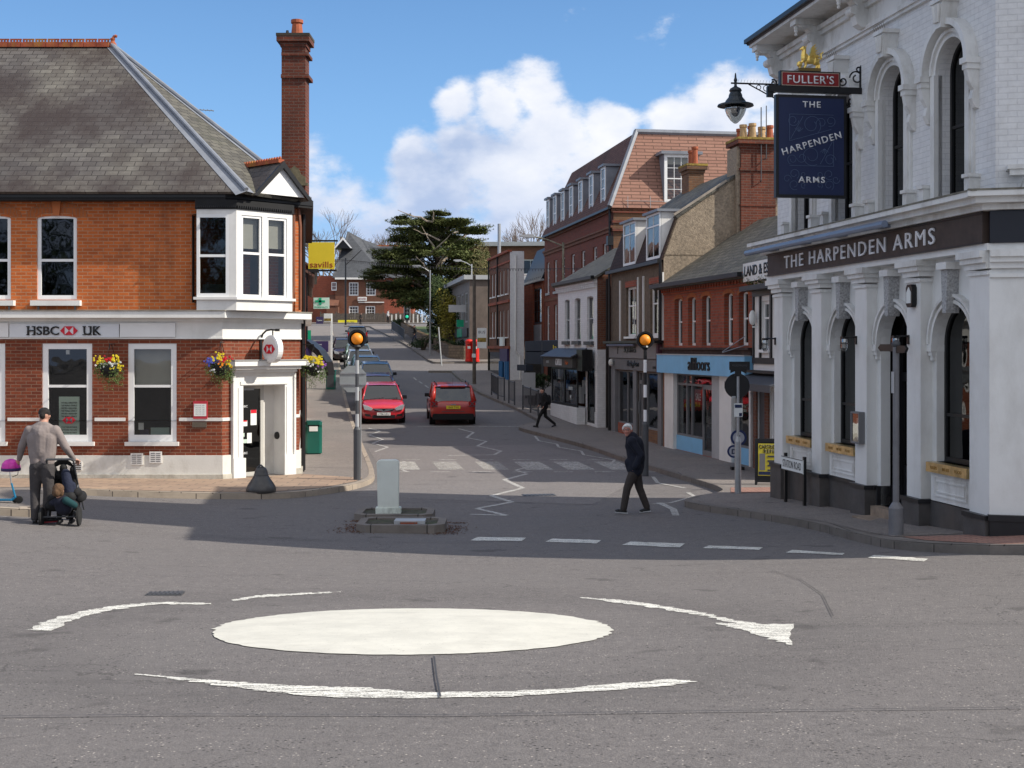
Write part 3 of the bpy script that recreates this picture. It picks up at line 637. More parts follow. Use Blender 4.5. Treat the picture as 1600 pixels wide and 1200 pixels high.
def window(parent, x0, x1, z0, z1, y=.1, t=.06, fm=None, rail=.5, nx=1, nzu=1, nzl=1, arch=0, gl=None, blind=0, sill=0, sash=.035, MX=None, bt=.022, room=True, name='window'):
    fm = fm or M['white_clean']; gl = gl or M['glass']; b = B(MX); d = .05
    b.box(x0, y, z0, x0 + t, y + d, z1 - arch); b.box(x1 - t, y, z0, x1, y + d, z1 - arch); b.box(x0 + t, y, z0, x1 - t, y + d, z0 + t * 1.2)
    if arch: archband(b, x0 + t, x1 - t, z1 - arch, max(.01, arch - t), t, y, y + d)
    else: b.box(x0 + t, y, z1 - t, x1 - t, y + d, z1)
    zr = None
    if rail:
        zr = z0 + (z1 - z0) * rail; b.box(x0 + t, y + .006, zr - sash / 2 - .005, x1 - t, y + d, zr + sash / 2 + .005)
    spans = [(z0 + t, zr, nzl), (zr, z1 - t, nzu)] if zr else [(z0 + t, z1 - t, nzu)]
    for k in range(1, nx):
        xx = x0 + t + (x1 - x0 - 2 * t) * k / nx; b.box(xx - bt / 2, y + .015, z0 + t, xx + bt / 2, y + .045, z1 - t)
    for a, c, n in spans:
        for k in range(1, n):
            zz_ = a + (c - a) * k / n; b.box(x0 + t, y + .017, zz_ - bt / 2, x1 - t, y + .043, zz_ + bt / 2)
    o = b.build(name, fm, parent)
    g = B(MX)
    if arch: g.face([(x0 + .01, y + .03, z0), (x1 - .01, y + .03, z0)] + [(p[0], y + .03, p[1]) for p in arcpts(x0 + .01, x1 - .01, z1 - arch, arch)[::-1]])
    else: g.face([(x0 + .01, y + .03, z0 + .01), (x1 - .01, y + .03, z0 + .01), (x1 - .01, y + .03, z1 - .01), (x0 + .01, y + .03, z1 - .01)])
    g.build('pane', gl, o)
    if blind:
        c = B(MX); za = z1 - (z1 - z0) * blind; c.face([(x0 + .03, y + .14, za), (x1 - .03, y + .14, za), (x1 - .03, y + .14, z1), (x0 + .03, y + .14, z1)]); c.build('blind', M['blind'], o)
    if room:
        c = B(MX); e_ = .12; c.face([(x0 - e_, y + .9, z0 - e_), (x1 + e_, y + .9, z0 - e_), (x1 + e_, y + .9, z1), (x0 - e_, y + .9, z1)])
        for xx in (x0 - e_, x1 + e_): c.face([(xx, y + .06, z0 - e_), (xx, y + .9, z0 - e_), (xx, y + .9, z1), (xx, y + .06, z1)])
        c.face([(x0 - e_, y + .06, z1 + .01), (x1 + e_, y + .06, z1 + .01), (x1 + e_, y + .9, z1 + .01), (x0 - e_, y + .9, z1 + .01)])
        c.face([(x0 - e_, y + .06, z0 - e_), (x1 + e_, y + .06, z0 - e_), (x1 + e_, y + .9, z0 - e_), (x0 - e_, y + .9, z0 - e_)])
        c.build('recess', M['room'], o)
    if sill: B(MX).box(x0 - .06, y - .16, z0 - .07, x1 + .06, y + .05, z0).build('sill', fm, o)
    return o
def slab(b, pts, t=.08):
    """a roof face with thickness, pts in order"""
    P = [Vector(p) for p in pts]; n = (P[1] - P[0]).cross(P[2] - P[0]).normalized()
    if n.z < 0: n = -n
    Q = [p - n * t for p in P]; b.face(P); b.face(Q[::-1])
    for k in range(len(P)): b.face([P[k], P[(k + 1) % len(P)], Q[(k + 1) % len(P)], Q[k]])
def chimney(parent, x, y, z0, z1, w_, d_, m, pots, MX=None, potm=None, poth=.45, cap=None, rim=.07, potr=.11):
    b = B(MX); b.box(x - w_ / 2, y - d_ / 2, z0, x + w_ / 2, y + d_ / 2, z1 - .3)
    b.box(x - w_ / 2 - .03, y - d_ / 2 - .03, z1 - .3, x + w_ / 2 + .03, y + d_ / 2 + .03, z1 - .18); b.box(x - w_ / 2 - rim, y - d_ / 2 - rim, z1 - .18, x + w_ / 2 + rim, y + d_ / 2 + rim, z1 - .05)
    o = b.build('chimney', m, parent)
    B(MX).box(x - w_ / 2 - rim - .01, y - d_ / 2 - rim - .01, z1 - .05, x + w_ / 2 + rim + .01, y + d_ / 2 + rim + .01, z1 + .02).build('chimney_cap', cap or M['lichen'], o)
    for i, (px_, py_) in enumerate(pots):
        h = poth * (1 + .12 * ((i * 7) % 3 - 1)); c = B(MX); c.lathe([(potr * 1.15, 0), (potr * 1.05, .08), (potr * .88, h - .1), (potr * 1.12, h - .08), (potr * 1.1, h), (potr * .7, h), (potr * .7, h - .1)], (px_, py_, z1 + .02), 12)
        c.build('chimney_pot', (potm[i % len(potm)] if potm else M['terracotta']), o, smooth=False)
    return o
def hexlogo(parent, cx, y, cz, a, MX=None, rz=0, name='emblem'):
    """white field with red triangles; a = half height"""
    e = empty  # plain helper kept out of the outliner
    b = B(MX); b.box(cx - a, y, cz - a, cx + a, y + .01, cz + a); o = b.build(name, M['signwhite'], parent)
    c = B(MX)
    for tri in (((-2 * a, 0), (-a, a), (-a, -a)), ((2 * a, 0), (a, a), (a, -a)), ((-a, a), (a, a), (0, 0)), ((-a, -a), (a, -a), (0, 0))):
        c.prism([(cx + p[0], cz + p[1]) for p in tri], y - .012, y + .004, 'y')
    c.build('emblem_red', M['red'], o); return o

# ================================================================ THE BANK
bz = -.02
bank = empty('bank_building', (-6.63, 30, bz), 0, 'orange brick corner bank with slate hipped roof, white ground floor band and corner door', 'building')
X0 = -17.0                                                     # left end, beyond the frame
CH = Vector((1.5, 1.6)); CL = CH.length; cu_ = CH / CL
MC = Matrix(((cu_.x, -cu_.y, 0, 0), (cu_.y, cu_.x, 0, 0), (0, 0, 1, 0), (0, 0, 0, 1)))      # chamfer frame
sd = Vector((-.1537, 1)).normalized(); SL = 10.5
MS = Matrix(((sd.x, -sd.y, 0, 1.5), (sd.y, sd.x, 0, 1.6), (0, 0, 1, 0), (0, 0, 0, 1)))       # side street wall frame
gw = [(-8.9, -7.78, .95, 3.2), (-6.10, -4.96, .95, 3.2), (-4.11, -2.97, .95, 3.2), (-2.15, -1.04, .95, 3.2)]
uw = [(-8.7, -7.75, 4.2, 6.12), (-7.18, -6.24, 4.2, 6.12), (-5.74, -4.83, 4.2, 6.12), (-4.23, -3.32, 4.2, 6.12)]
uw = uw[:1] + uw[2:]
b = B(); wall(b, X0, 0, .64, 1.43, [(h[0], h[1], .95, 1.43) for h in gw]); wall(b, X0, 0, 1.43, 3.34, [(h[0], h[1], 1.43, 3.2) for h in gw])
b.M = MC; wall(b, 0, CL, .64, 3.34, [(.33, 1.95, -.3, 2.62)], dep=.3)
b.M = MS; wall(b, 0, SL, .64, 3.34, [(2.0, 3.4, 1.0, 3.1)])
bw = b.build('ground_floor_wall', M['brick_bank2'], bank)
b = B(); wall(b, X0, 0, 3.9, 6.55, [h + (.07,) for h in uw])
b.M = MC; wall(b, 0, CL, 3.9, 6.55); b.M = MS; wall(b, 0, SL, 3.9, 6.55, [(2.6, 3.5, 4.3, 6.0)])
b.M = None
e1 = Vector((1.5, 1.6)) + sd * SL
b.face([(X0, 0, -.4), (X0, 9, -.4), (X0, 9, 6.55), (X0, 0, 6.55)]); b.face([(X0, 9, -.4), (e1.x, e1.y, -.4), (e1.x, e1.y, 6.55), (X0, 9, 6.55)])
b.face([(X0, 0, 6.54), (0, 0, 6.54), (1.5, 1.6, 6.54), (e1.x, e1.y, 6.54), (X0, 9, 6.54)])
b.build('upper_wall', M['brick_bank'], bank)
# plinth, string course, fascia, cornice follow the three walls
def ring3(name, z0, z1, off, mt, back=.0, x0=X0, gap=None):
    """band standing proud of front, chamfer and side by off"""
    b = B(); k = math.tan(R(46.85) / 2); k2 = math.tan(R(51.9) / 2) if False else math.tan((math.atan2(sd.y, sd.x) - math.atan2(cu_.y, cu_.x)) / 2)
    def corner(o_): return (o_ * k, -o_)
    n2 = Vector((cu_.y, -cu_.x)); p2o = lambda o_: Vector((1.5, 1.6)) + n2 * o_ + cu_ * o_ * k2
    p3o = lambda o_: Vector((1.5, 1.6)) + sd * SL + Vector((sd.y, -sd.x)) * o_
    outer = [(x0, -off), corner(off), tuple(p2o(off)), tuple(p3o(off))]; inner = [(x0, back), (0 - back * k, back), tuple(p2o(-back)), tuple(p3o(-back))]
    for i in range(3):
        if gap and i == 1:
            for (ga, gb) in gap:
                a, c = Vector(outer[1]), Vector(outer[2]); b.M = MC; b.box(ga, -off, z0, gb, back, z1); b.M = None
            continue
        b.prism([outer[i], outer[i + 1], inner[i + 1], inner[i]], z0, z1)
    return b.build(name, mt, bank)
ring3('plinth', -.25, .64, .05, M['render'], gap=[(-.02, .297), (1.98, CL + .02)])
ring3('plinth_step', -.3, .21, .09, M['render_base'], gap=[(-.04, .22), (1.99, CL + .04)])
c = B(); k_x = X0
for h in gw + [(0, 0)]: c.box(k_x, -.02, 1.425, h[0] - (.06 if h[0] else 0), .0, 1.50); k_x = h[1] + .06
c.M = MC; c.box(0, -.02, 1.425, .24, .0, 1.5); c.box(2.03, -.02, 1.425, CL, .0, 1.5); c.M = MS; c.box(0, -.02, 1.425, 2, .0, 1.5); c.build('string_course', M['white'], bank)
ring3('fascia', 3.32, 3.70, .04, M['white']); ring3('fascia_bead', 3.30, 3.335, .06, M['white'])
ring3('cornice', 3.70, 3.78, .10, M['white']); ring3('cornice_shelf', 3.78, 3.93, .30, M['white']); ring3('lead_capping', 3.93, 3.955, .32, mat('stained_lead', (.22, .20, .165), .8, .4, 3, .3, 20), back=.0)
ring3('gutter', 6.50, 6.62, .34, M['black']); ring3('soffit', 6.44, 6.50, .32, M['black_matt'])
# ground-floor windows
for i, h in enumerate(gw):
    o = window(bank, *h, y=.02, t=.13, rail=.565, sash=.05, blind=(.42 if i == 3 else 0), gl=M['glass'])
    B().box(h[0] - .06, -.07, h[2] - .09, h[1] + .06, .03, h[2]).build('sill', M['white'], o)
    if i == 2:
        B().box(h[0] + .36, .06, 1.02, h[0] + .83, .075, 1.98).build('poster', M['papergreen'], o)
        for k in range(6): text('THE WORLD OPENS IT' if k % 2 else 'WE SEE A BRIGHTER', M['ltext'], o, (h[0] + .595, .058, 1.84 - k * .062), w=.36, h=.034, depth=.003)
        hexlogo(o, h[0] + .595, .052, 1.44, .075)
        for k in range(4): text('IS MORE TO LIFE' if k % 2 else 'TOGETHER WE THRIVE', M['ltext'], o, (h[0] + .595, .058, 1.28 - k * .062), w=.36, h=.034, depth=.003)
        B().box(h[0] + .52, .06, 2.95, h[0] + .60, .10, 3.05).build('camera_sensor', M['white_clean'], o)
    if i == 3:
        B().box(h[0] + .21, .10, 1.22, h[0] + .33, .11, 1.38).build('notice', M['paper'], o)
        B().box(h[0] + .45, .25, 1.08, h[0] + .88, .30, 1.26).build('leaflet_tray', M['papergreen'], o)
        B().box(h[0] + .2, .25, 1.08, h[0] + .4, .30, 1.22).build('leaflet', M['purple'], o)
for h in uw:
    o = window(bank, *h, y=.03, t=.085, rail=.47, sash=.05, arch=.07, gl=M['glass_dark'])
    B().box(h[0] - .11, -.14, h[2] - .14, h[1] + .11, .05, h[2] - .02).build('sill', M['white'], o)
    cx = (h[0] + h[1]) / 2; a = B()
    archband(a, h[0] - .02, h[1] + .02, h[3] - .03, .10, .24, -.012, .03, 12)
    a.build('brick_lintel', M['orange_brick'], o)
    B().prism([(cx - .07, h[3] + .0), (cx + .07, h[3] + .0), (cx + .10, h[3] + .32), (cx - .10, h[3] + .32)], -.06, .02, 'y').build('keystone', mat('keystone_brick', (.46, .14, .045), .8, .1), o)
    for k in (-.42, .42): B().box(cx + k - .02, -.02, h[2] - .38, cx + k + .02, 0.0, h[2] - .15).build('bracket', M['grey'], o)
# sign board over the windows
sgn = B().box(-4.82, -.10, 3.335, -2.33, -.045, 3.64).build('sign_board', mat('sign_pale', (.66, .68, .71), .4, .03), bank)
B().box(-2.31, -.085, 3.345, -1.05, -.045, 3.66).build('blank_sign_board', M['white_clean'], bank); B().box(-6.2, -.085, 3.345, -4.86, -.045, 3.66).build('blank_sign_board', M['white_clean'], bank)
text('HSBC', M['ltext'], sgn, (-4.05, -.101, 3.49), h=.20, w=.72, depth=.03, bold=.012); text('UK', M['ltext'], sgn, (-2.93, -.101, 3.49), h=.20, w=.40, depth=.03, bold=.012)
for gx in (-4.40, -4.275, -4.05): pass
def serif(x, z): return B().box(x - .035, -.131, z - .008, x + .035, -.101, z + .012)
for xx in (-4.395, -4.27, -3.115, -2.985, -2.87):
    for zz_ in (3.397, 3.58): serif(xx, zz_).build('serif', M['ltext'], sgn)
hexlogo(sgn, -3.46, -.115, 3.49, .10)
# vents, notice, plaque
for (xa, za) in ((-1.93, .56), (-1.50, .60)):
    o = B().box(xa - .14, -.075, za - .13, xa + .14, -.05, za + .13).build('wall_vent', M['white'], bank); c = B()
    for k in range(5): c.box(xa - .11, -.079, za - .1 + k * .045, xa - .01, -.076, za - .08 + k * .045); c.box(xa + .01, -.079, za - .1 + k * .045, xa + .11, -.076, za - .08 + k * .045)
    c.build('grille', M['grey'], o)
o = B().box(-3.42, -.07, .30, -3.18, -.05, .50).build('wall_vent', M['white'], bank); c = B()
for k in range(4): c.box(-3.40, -.076, .32 + k * .045, -3.2, -.071, .34 + k * .045)
c.build('grille', M['black'], o)
o = B().box(-.65, -.05, 1.48, -.33, -.0, 1.88).build('opening_hours_board', mat('notice_red', (.45, .03, .05), .5, .05), bank); B().box(-.63, -.056, 1.54, -.35, -.051, 1.82).build('notice_sheet', M['paper'], o)
for k in range(5): text('Mon 9.30 - 4.30', M['grey'], o, (-.49, -.0565, 1.78 - k * .048), w=.2, h=.018, depth=.001)
B().box(-.68, -.03, 1.28, -.35, 0, 1.40).build('brass_plaque', mat('plaque_bronze', (.10, .08, .06), .5, .2), bank)
# corner door: surround, hood, recess, glazed leaf
b = B(MC); b.box(.297, -.06, 0, .54, .40, 2.22); b.box(1.73, -.06, 0, 1.98, .40, 2.22); b.box(.297, -.06, 2.22, 1.98, .40, 2.46); b.box(.24, -.10, 0, .297, .0, 2.5); b.box(1.98, -.10, 0, 2.03, 0, 2.5); b.box(.27, -.09, 2.46, 2.0, .30, 2.53)
b.box(.40, -.075, .5, .50, -.06, 2.18); b.box(1.77, -.075, .5, 1.87, -.06, 2.18); b.box(.46, -.08, 2.24, 1.81, -.06, 2.32); b.box(.25, -.11, 0, .58, -.06, .55); b.box(1.69, -.11, 0, 2.02, -.06, .55)
ds = b.build('door_surround', M['white'], bank)
b = B(MC); b.box(.12, -.34, 2.68, 2.14, .0, 2.80); b.box(.2, -.26, 2.60, 2.06, 0, 2.68); b.box(.26, -.18, 2.53, 2.0, 0, 2.60); b.build('door_hood', M['white'], bank); B(MC).box(.10, -.36, 2.80, 2.16, 0, 2.825).build('hood_capping', mat('hood_lead', (.30, .30, .29), .6, .2), bank)
fm_ = mat('door_frame_grey', (.44, .43, .40), .45, .05)
o = window(bank, .54, 1.40, .06, 2.22, y=.33, t=.09, rail=0, fm=fm_, MX=MC, gl=M['glass_dark'], name='door')
B(MC).box(.66, .24, 1.0, .70, .33, 2.05).build('handle', M['steel'], o); B(MC).box(.70, .30, 2.10, 1.1, .34, 2.15).build('door_closer', M['steel'], o)
for (xa, za, ww, hh, mm) in ((1.12, 1.45, .17, .36, 'paper'), (.85, 1.32, .18, .13, 'paper'), (.80, 1.05, .12, .09, 'papergreen'), (.83, .9, .2, .09, 'papergreen'), (1.0, .97, .13, .24, 'paper')):
    B(MC).box(xa - ww / 2, .345, za - hh / 2, xa + ww / 2, .35, za + hh / 2).build('door_sticker', M[mm], o)
B(MC).box(1.04, .342, 1.55, 1.20, .345, 1.63).build('door_sticker', M['red'], o); B(MC).box(.77, .342, 1.36, .93, .344, 1.39).build('door_sticker', M['red'], o)
for zz_ in (1.72, .62):
    t_ = text('HSBC', M['signwhite'], o, MC @ Vector((.85, .348, zz_)), h=.05, w=.2, depth=.002, rz=math.atan2(cu_.y, cu_.x))
B(MC).box(1.40, .38, 0, 1.73, .40, 2.22).build('door_side_panel', M['render'], bank); B(MC).box(.54, .0, -.1, 1.73, .40, .05).build('door_step', M['concrete'], bank)
c = B(MC); c.M = MC @ Matrix.Translation((1.73, .24, 1.0)) @ Matrix.Rotation(R(-90), 4, 'Y'); c.lathe([(.09, 0), (.085, .03), (.05, .035)], n=16); c.build('entry_button', M['black'], bank)
# bay window on the corner
k_ = math.tan(R(46.85) / 2)
bx = [(-.51, .0), (-.51, -.3), (.39, -.3)]
n2 = Vector((cu_.y, -cu_.x)); pe = cu_ * 1.62 + n2 * .49; pi_ = cu_ * 1.62
bayp = bx + [(pe.x, pe.y), (pi_.x, pi_.y), (0, 0)]
bay = B().prism(bayp, 3.95, 4.19).build('bay_window', M['white'], bank)
def offp(o_):
    q = n2 * (.49 + o_); return [(-.51 - o_, 0), (-.51 - o_, -.3 - o_), (.39 + o_ * k_, -.3 - o_), tuple(cu_ * (1.62 + o_) + q), tuple(cu_ * (1.62 + o_)), (0, 0)]
B().prism(offp(.06), 4.19, 4.25).build('bay_sill', M['white'], bay); B().prism(offp(.0), 6.12, 6.24).build('bay_head', M['white'], bay); B().prism(offp(.03), 6.24, 6.45).build('bay_frieze', M['black_matt'], bay)
c = B(); 
for k in range(20): c.box(-.5 + k * .045, -.36, 6.27, -.48 + k * .045, -.33, 6.31)
c.M = Matrix(((cu_.x, -cu_.y, 0, n2.x * .52), (cu_.y, cu_.x, 0, n2.y * .52), (0, 0, 1, 0), (0, 0, 0, 1)))
for k in range(26): c.box(.05 + k * .06, -.03, 6.27, .08 + k * .06, 0, 6.32)
c.build('dentils', M['black'], bay)
window(bay, -.51, .22, 4.25, 6.12, y=-.3, t=.07, rail=.50, sash=.05, gl=M['glass_dark'])
MB_ = Matrix(((cu_.x, -cu_.y, 0, n2.x * .49), (cu_.y, cu_.x, 0, n2.y * .49), (0, 0, 1, 0), (0, 0, 0, 1)))
s0 = Vector((.39, -.3)) - n2 * .49; u0 = s0.dot(cu_)
B().box(.22, -.3, 4.25, .39, -.2, 6.12).build('corner_post', M['white'], bay); 
c = B(MB_); c.box(u0, 0, 4.25, u0 + .14, .1, 6.12); c.box(1.62 - .16, 0, 4.25, 1.62, .1, 6.12); m0 = (u0 + .14 + 1.46) / 2; c.box(m0 - .07, -.01, 4.25, m0 + .07, .1, 6.12); c.build('mullions', M['white'], bay)
window(bay, u0 + .14, m0 - .07, 4.25, 6.12, y=.02, t=.055, rail=.54, sash=.045, MX=MB_, blind=.40); window(bay, m0 + .07, 1.46, 4.25, 6.12, y=.02, t=.055, rail=.54, sash=.045, MX=MB_, blind=.38)
B().box(-.42, -.1, 4.3, .1, .0, 4.55).build('radiator', mat('radiator_pale', (.45, .52, .52), .5, .05), bay)
# roof
E0 = (X0 - .4, -.42, 6.62); C1 = (.64, -.42, 6.62); C2 = (1.78, 1.5, 6.62); AP = (-3.92, 4.5, 11.05); RL = (X0 + 4, 4.5, 11.05)
e2 = Vector((1.78, 1.5)) + sd * (SL + .2); E3 = (e2.x, e2.y, 6.62); AP2 = (-3.92 - .6, 8.0, 11.05)
b = B(); slab(b, [E0, C1, AP, RL], .07); b.build('roof_slope', M['slate'], bank)
b = B(); slab(b, [C1, C2, AP], .07); b.build('roof_slope', M['slate2'], bank)
b = B(); slab(b, [C2, E3, AP2, AP], .07); b.build('roof_slope', M['slate2'], bank)
b = B(); slab(b, [E0, RL, (RL[0], 9, 6.7), (X0, 9, 6.7)], .05); slab(b, [RL, AP, AP2, E3, (X0, 9.5, 6.62)], .05); b.build('roof_slope', M['slate3'], bank)
b = B()
for P_, Q_ in ((C1, AP), (C2, AP)):
    P_, Q_ = Vector(P_), Vector(Q_); b.tube(P_ + Vector((0, 0, .05)), Q_ + Vector((0, 0, .05)), .055, .055, 8)
    d = (Q_ - P_).normalized()
    for sgn_ in (1, -1):
        nn = d.cross(Vector((0, 0, 1))).normalized() * .22 * sgn_
        dz = -.16 if P_.x < 1 or sgn_ > 0 else -.16
b.build('hip_roll', M['lead'], bank)
# lead aprons lie on the slopes beside the hips
def apron(P_, Q_, other, w_=.2):
    P_, Q_, O_ = Vector(P_), Vector(Q_), Vector(other); d = (Q_ - P_).normalized(); s_ = (O_ - P_); s_ = (s_ - d * s_.dot(d)).normalized(); n = d.cross(s_).normalized()
    if n.z < 0: n = -n
    b_ = B(); b_.face([P_ + n * .012, Q_ + n * .012, Q_ + s_ * w_ * .5 + n * .012, P_ + s_ * w_ + n * .012]); return b_.build('lead_apron', M['lead'], bank)
apron(C1, AP, E0, .26); apron(C1, AP, C2, .22); apron(C2, AP, C1, .2)
b = B(); nseg = 30
for k in range(nseg):
    xa = AP[0] - .02 - k * .33
    b.box(xa - .32, 4.36, 10.98, xa, 4.64, 11.10)
    b.box(xa - .31, 4.48, 11.10, xa - .01, 4.52, 11.14); b.box(xa - .31, 4.48, 11.19, xa - .01, 4.52, 11.22)
    for j in range(4): b.box(xa - .31 + j * .08, 4.48, 11.14, xa - .27 + j * .08, 4.52, 11.19)
b.build('ridge_tiles', M['ridge'], bank)
c = B(); c.lathe([(.12, 0), (.10, .1), (.05, .18), (.07, .24), (.03, .27)], (AP[0] + .05, 4.5, 10.98), 10); c.path([(AP[0] + .05, 4.5, 11.22), (AP[0] + .1, 4.5, 11.3), (AP[0] + .16, 4.5, 11.28)], .04); c.build('ridge_finial', M['terracotta'], bank)
# gablet over the bay
MG = MC @ Matrix.Translation((1.22, 0, 0))
gh, gb = 7.36, 6.64
b = B(MG); b.prism([(-.72, gb), (.72, gb), (0, gh)], -.60, -.56, 'y'); gab = b.build('gable', M['white_clean'], bank)
b = B(MG); slab(b, [(-.80, -.66, gb - .04), (0, -.66, gh + .06), (0, 1.3, gh + .06), (-.80, 1.3, gb - .04)][::1], .06); slab(b, [(.80, -.66, gb - .04), (0, -.66, gh + .06), (0, 1.3, gh + .06), (.80, 1.3, gb - .04)], .06); b.build('gable_roof', M['slate'], gab)
b = B(MG)
for s_ in (-1, 1): b.prism([(s_ * .84, gb - .07), (s_ * .72, gb - .07), (0, gh - .09), (0, gh + .07)], -.70, -.64, 'y')
b.build('bargeboard', M['black'], gab)
b = B(MG); b.box(-.08, -.6, gh + .04, .08, 1.0, gh + .12)
for k in range(16): b.lathe([(.035, 0), (.04, .04), (.02, .08)], (0, -.55 + k * .1, gh + .11), 6)
b.build('gable_ridge_tiles', M['ridge'], gab)
# tall chimney
ch = chimney(bank, 1.15, 3.2, 6.5, 10.95, .60, .60, M['brick_chim'], [(1.2, 3.15)], potm=[M['terracotta']], poth=.46, rim=.11, potr=.14, cap=mat('chimney_top_dark', (.05, .04, .03), .9, .3, dirt=(.25, .2, .05), dirt_a=.6))
b = B(); b.box(.84, 2.85, 9.86, 1.54, 3.55, 9.95); b.box(.85, 2.86, 10.42, 1.53, 3.54, 10.5); b.build('chimney_band', M['brick_chim'], ch)
b = B(); b.prism([(.90, 7.22), (1.46, 7.22), (1.46, 7.38), (1.34, 7.44), (1.30, 7.56), (1.18, 7.66), (1.06, 7.56), (1.02, 7.44), (.90, 7.38)], 2.86, 2.9, 'y'); b.box(.86, 2.83, 7.16, 1.52, 2.9, 7.22); b.build('stone_plaque', mat('stone_plaque', (.14, .12, .075), .9, .3, 6), ch)
b = B(); b.tube((.98, 3.0, 10.97), (.98, 3.0, 11.08), .05, .03); b.build('bird', M['black'], ch)
# aerial behind the hip
b = B(); b.tube((-2.0, 6.0, 8.5), (-2.0, 6.0, 9.62), .015); b.tube((-2.45, 6.0, 9.66), (-1.55, 6.0, 9.6), .012)
for k in range(9): b.tube((-2.4 + k * .1, 5.85, 9.655 - k * .006), (-2.4 + k * .1, 6.15, 9.655 - k * .006), .006)
b.build('aerial', M['steel'], bank)
# downpipes at the corner
b = B(MC); b.path([(1.95, -.10, 6.45), (1.95, -.10, 4.6), (1.9, -.08, 3.98)], .045, 8); b.path([(2.10, -.10, 6.45), (2.12, -.14, 6.0), (2.12, -.14, 4.0)], .04, 8); b.build('downpipe', mat('downpipe_orange', (.20, .075, .04), .6, .2), bank)
b = B(MS); b.path([(.5, -.08, 3.3), (.5, -.08, 0)], .05, 8); b.path([(.9, -.1, 6.4), (.9, -.1, 0)], .05, 8); b.build('downpipe', M['black'], bank)
o = window(bank, 2.0, 3.4, 1.0, 3.1, y=.05, t=.1, rail=.5, MX=MS); window(bank, 2.6, 3.5, 4.3, 6.0, y=.05, t=.08, MX=MS)
# projecting round sign on its bracket
pb = MC @ Vector((1.07, 0, 0)); ps = empty('projecting_sign', (bank.location.x + pb.x, 30 + pb.y, bz), math.atan2(cu_.y, cu_.x) - R(90), 'oval white bank sign with red hexagon emblem hanging over the corner door', 'sign')
# local x points away from the wall
c = B(); c.M = Matrix.Translation((.47, 0, 3.07)) @ Matrix.Rotation(R(90), 4, 'X') @ Matrix.Diagonal((1, 1.04, 1, 1)); c.lathe([(.27, -.09), (.31, -.07), (.31, .07), (.27, .09)], n=32); dsk = c.build('sign_disc', M['white_clean'], ps, smooth=False)
hexlogo(dsk, .47, -.098, 3.07, .105)
c = B(); c.box(-.02, -.03, 2.75, .03, .03, 3.62); c.path([(.0, 0, 3.25), (.08, 0, 3.42), (.22, 0, 3.50), (.4, 0, 3.52), (.66, 0, 3.50)], .022, 6); c.ball((.0, 0, 3.66), .04); c.tube((.47, 0, 3.5), (.47, 0, 3.36), .015); c.box(.60, -.03, 3.48, .70, .03, 3.54); c.build('bracket', M['black'], ps)
# ================================================================ THE PUB
PF = Fac('pub_building', (5.05, 25.7), (6.33, 17.4), 0.0, 'white painted corner pub with arched windows, dark plinth and long brown name board', 'building')
pub = PF.root; PL = PF.len
W_, W2 = M['pub_white'], M['pub_white2']
bays = [1.43, 3.345, 5.245, 7.145]; OR = .585
pil = [(.25, .70), (2.17, 2.62), (4.07, 4.52), (5.97, 6.42), (7.87, PL)]
# front wall that faces the camera: local frame at the near corner
fr_ang = -PF.rz
MFp = Matrix.Translation((PL, 0, 0)) @ Matrix.Rotation(-PF.rz - R(15), 4, 'Z')         # x -> world +X, y -> world +Y
FW = 9.0
gh_ = [(c - OR, c + OR, 1.42, 3.72, .585) for c in bays]; gh_[2] = (bays[2] - OR, bays[2] + OR, .55, 3.72, .585)
uh_ = [(c - .45, c + .45, 5.2, 7.5, .45) for c in bays]
BD = 2.9                                            # how deep the pub's own block runs
b = B(); wall(b, 0, PL, .8, 4.4, gh_, y=.18, dep=.16)
b.face([(0, .18, .8), (0, BD, .8), (0, BD, 4.4), (0, .18, 4.4)])
b.M = MFp; b.box(0.02, 0.0, .8, FW, .3, 4.4)
b.build('ground_floor_wall', W_, pub)
b = B(); wall(b, .05, PL - .091, 4.4, 8.95, uh_, y=.14, dep=.22)
b.face([(.05, .14, -.5), (.05, BD, -.5), (.05, BD, 8.95), (.05, .14, 8.95)])
b.M = MFp; wall(b, .091, FW, 4.4, 8.95, [], y=.14)
b.build('upper_wall', M['brick_white'], pub)
c = B(); pb_ = MFp @ Vector((FW, .1, 0)); pc_ = Vector((pb_.x, BD + 3, 0)); 
c.face([(pb_.x, pb_.y, -.5), (pc_.x, pc_.y, -.5), (pc_.x, pc_.y, 8.95), (pb_.x, pb_.y, 8.95)]); c.face([(.05, BD, -.5), (pb_.x, BD + 3, -.5), (pb_.x, BD + 3, 8.95), (.05, BD, 8.95)])
c.face([(.05, .2, 8.9), (PL, .2, 8.9), (pb_.x, pb_.y, 8.9), (pb_.x, BD + 3, 8.9), (.05, BD, 8.9)])
c.build('rear_wall', M['brick_white'], pub)
# plinth
b = B(); b.box(.0, .12, -.6, bays[2] - .62, .5, .80); b.box(bays[2] + .62, .12, -.6, PL, .5, .84)
pl = b.build('plinth', M['plinth'], pub)
c = B()
for i, (a, d) in enumerate(pil): B().box(a - .06, -.06, -.6, d + .06 if i < 4 else PL, .12, .80).build('plinth_block', M['plinth'], pl)
c = B(); 
for i, (a, d) in enumerate(pil): c.box(a - .08, -.08, .80, d + .08 if i < 4 else PL + .02, .14, .86)
c.box(.7, .08, .80, bays[2] - .62, .14, .85); c.M = MFp; c.box(-.02, -.08, .80, FW, .1, .88); c.build('plinth_cap', M['plinth_black'], pl)
B(MFp).box(.0, -.06, -.6, FW, .1, .80).build('plinth_front', M['plinth_black'], pl)
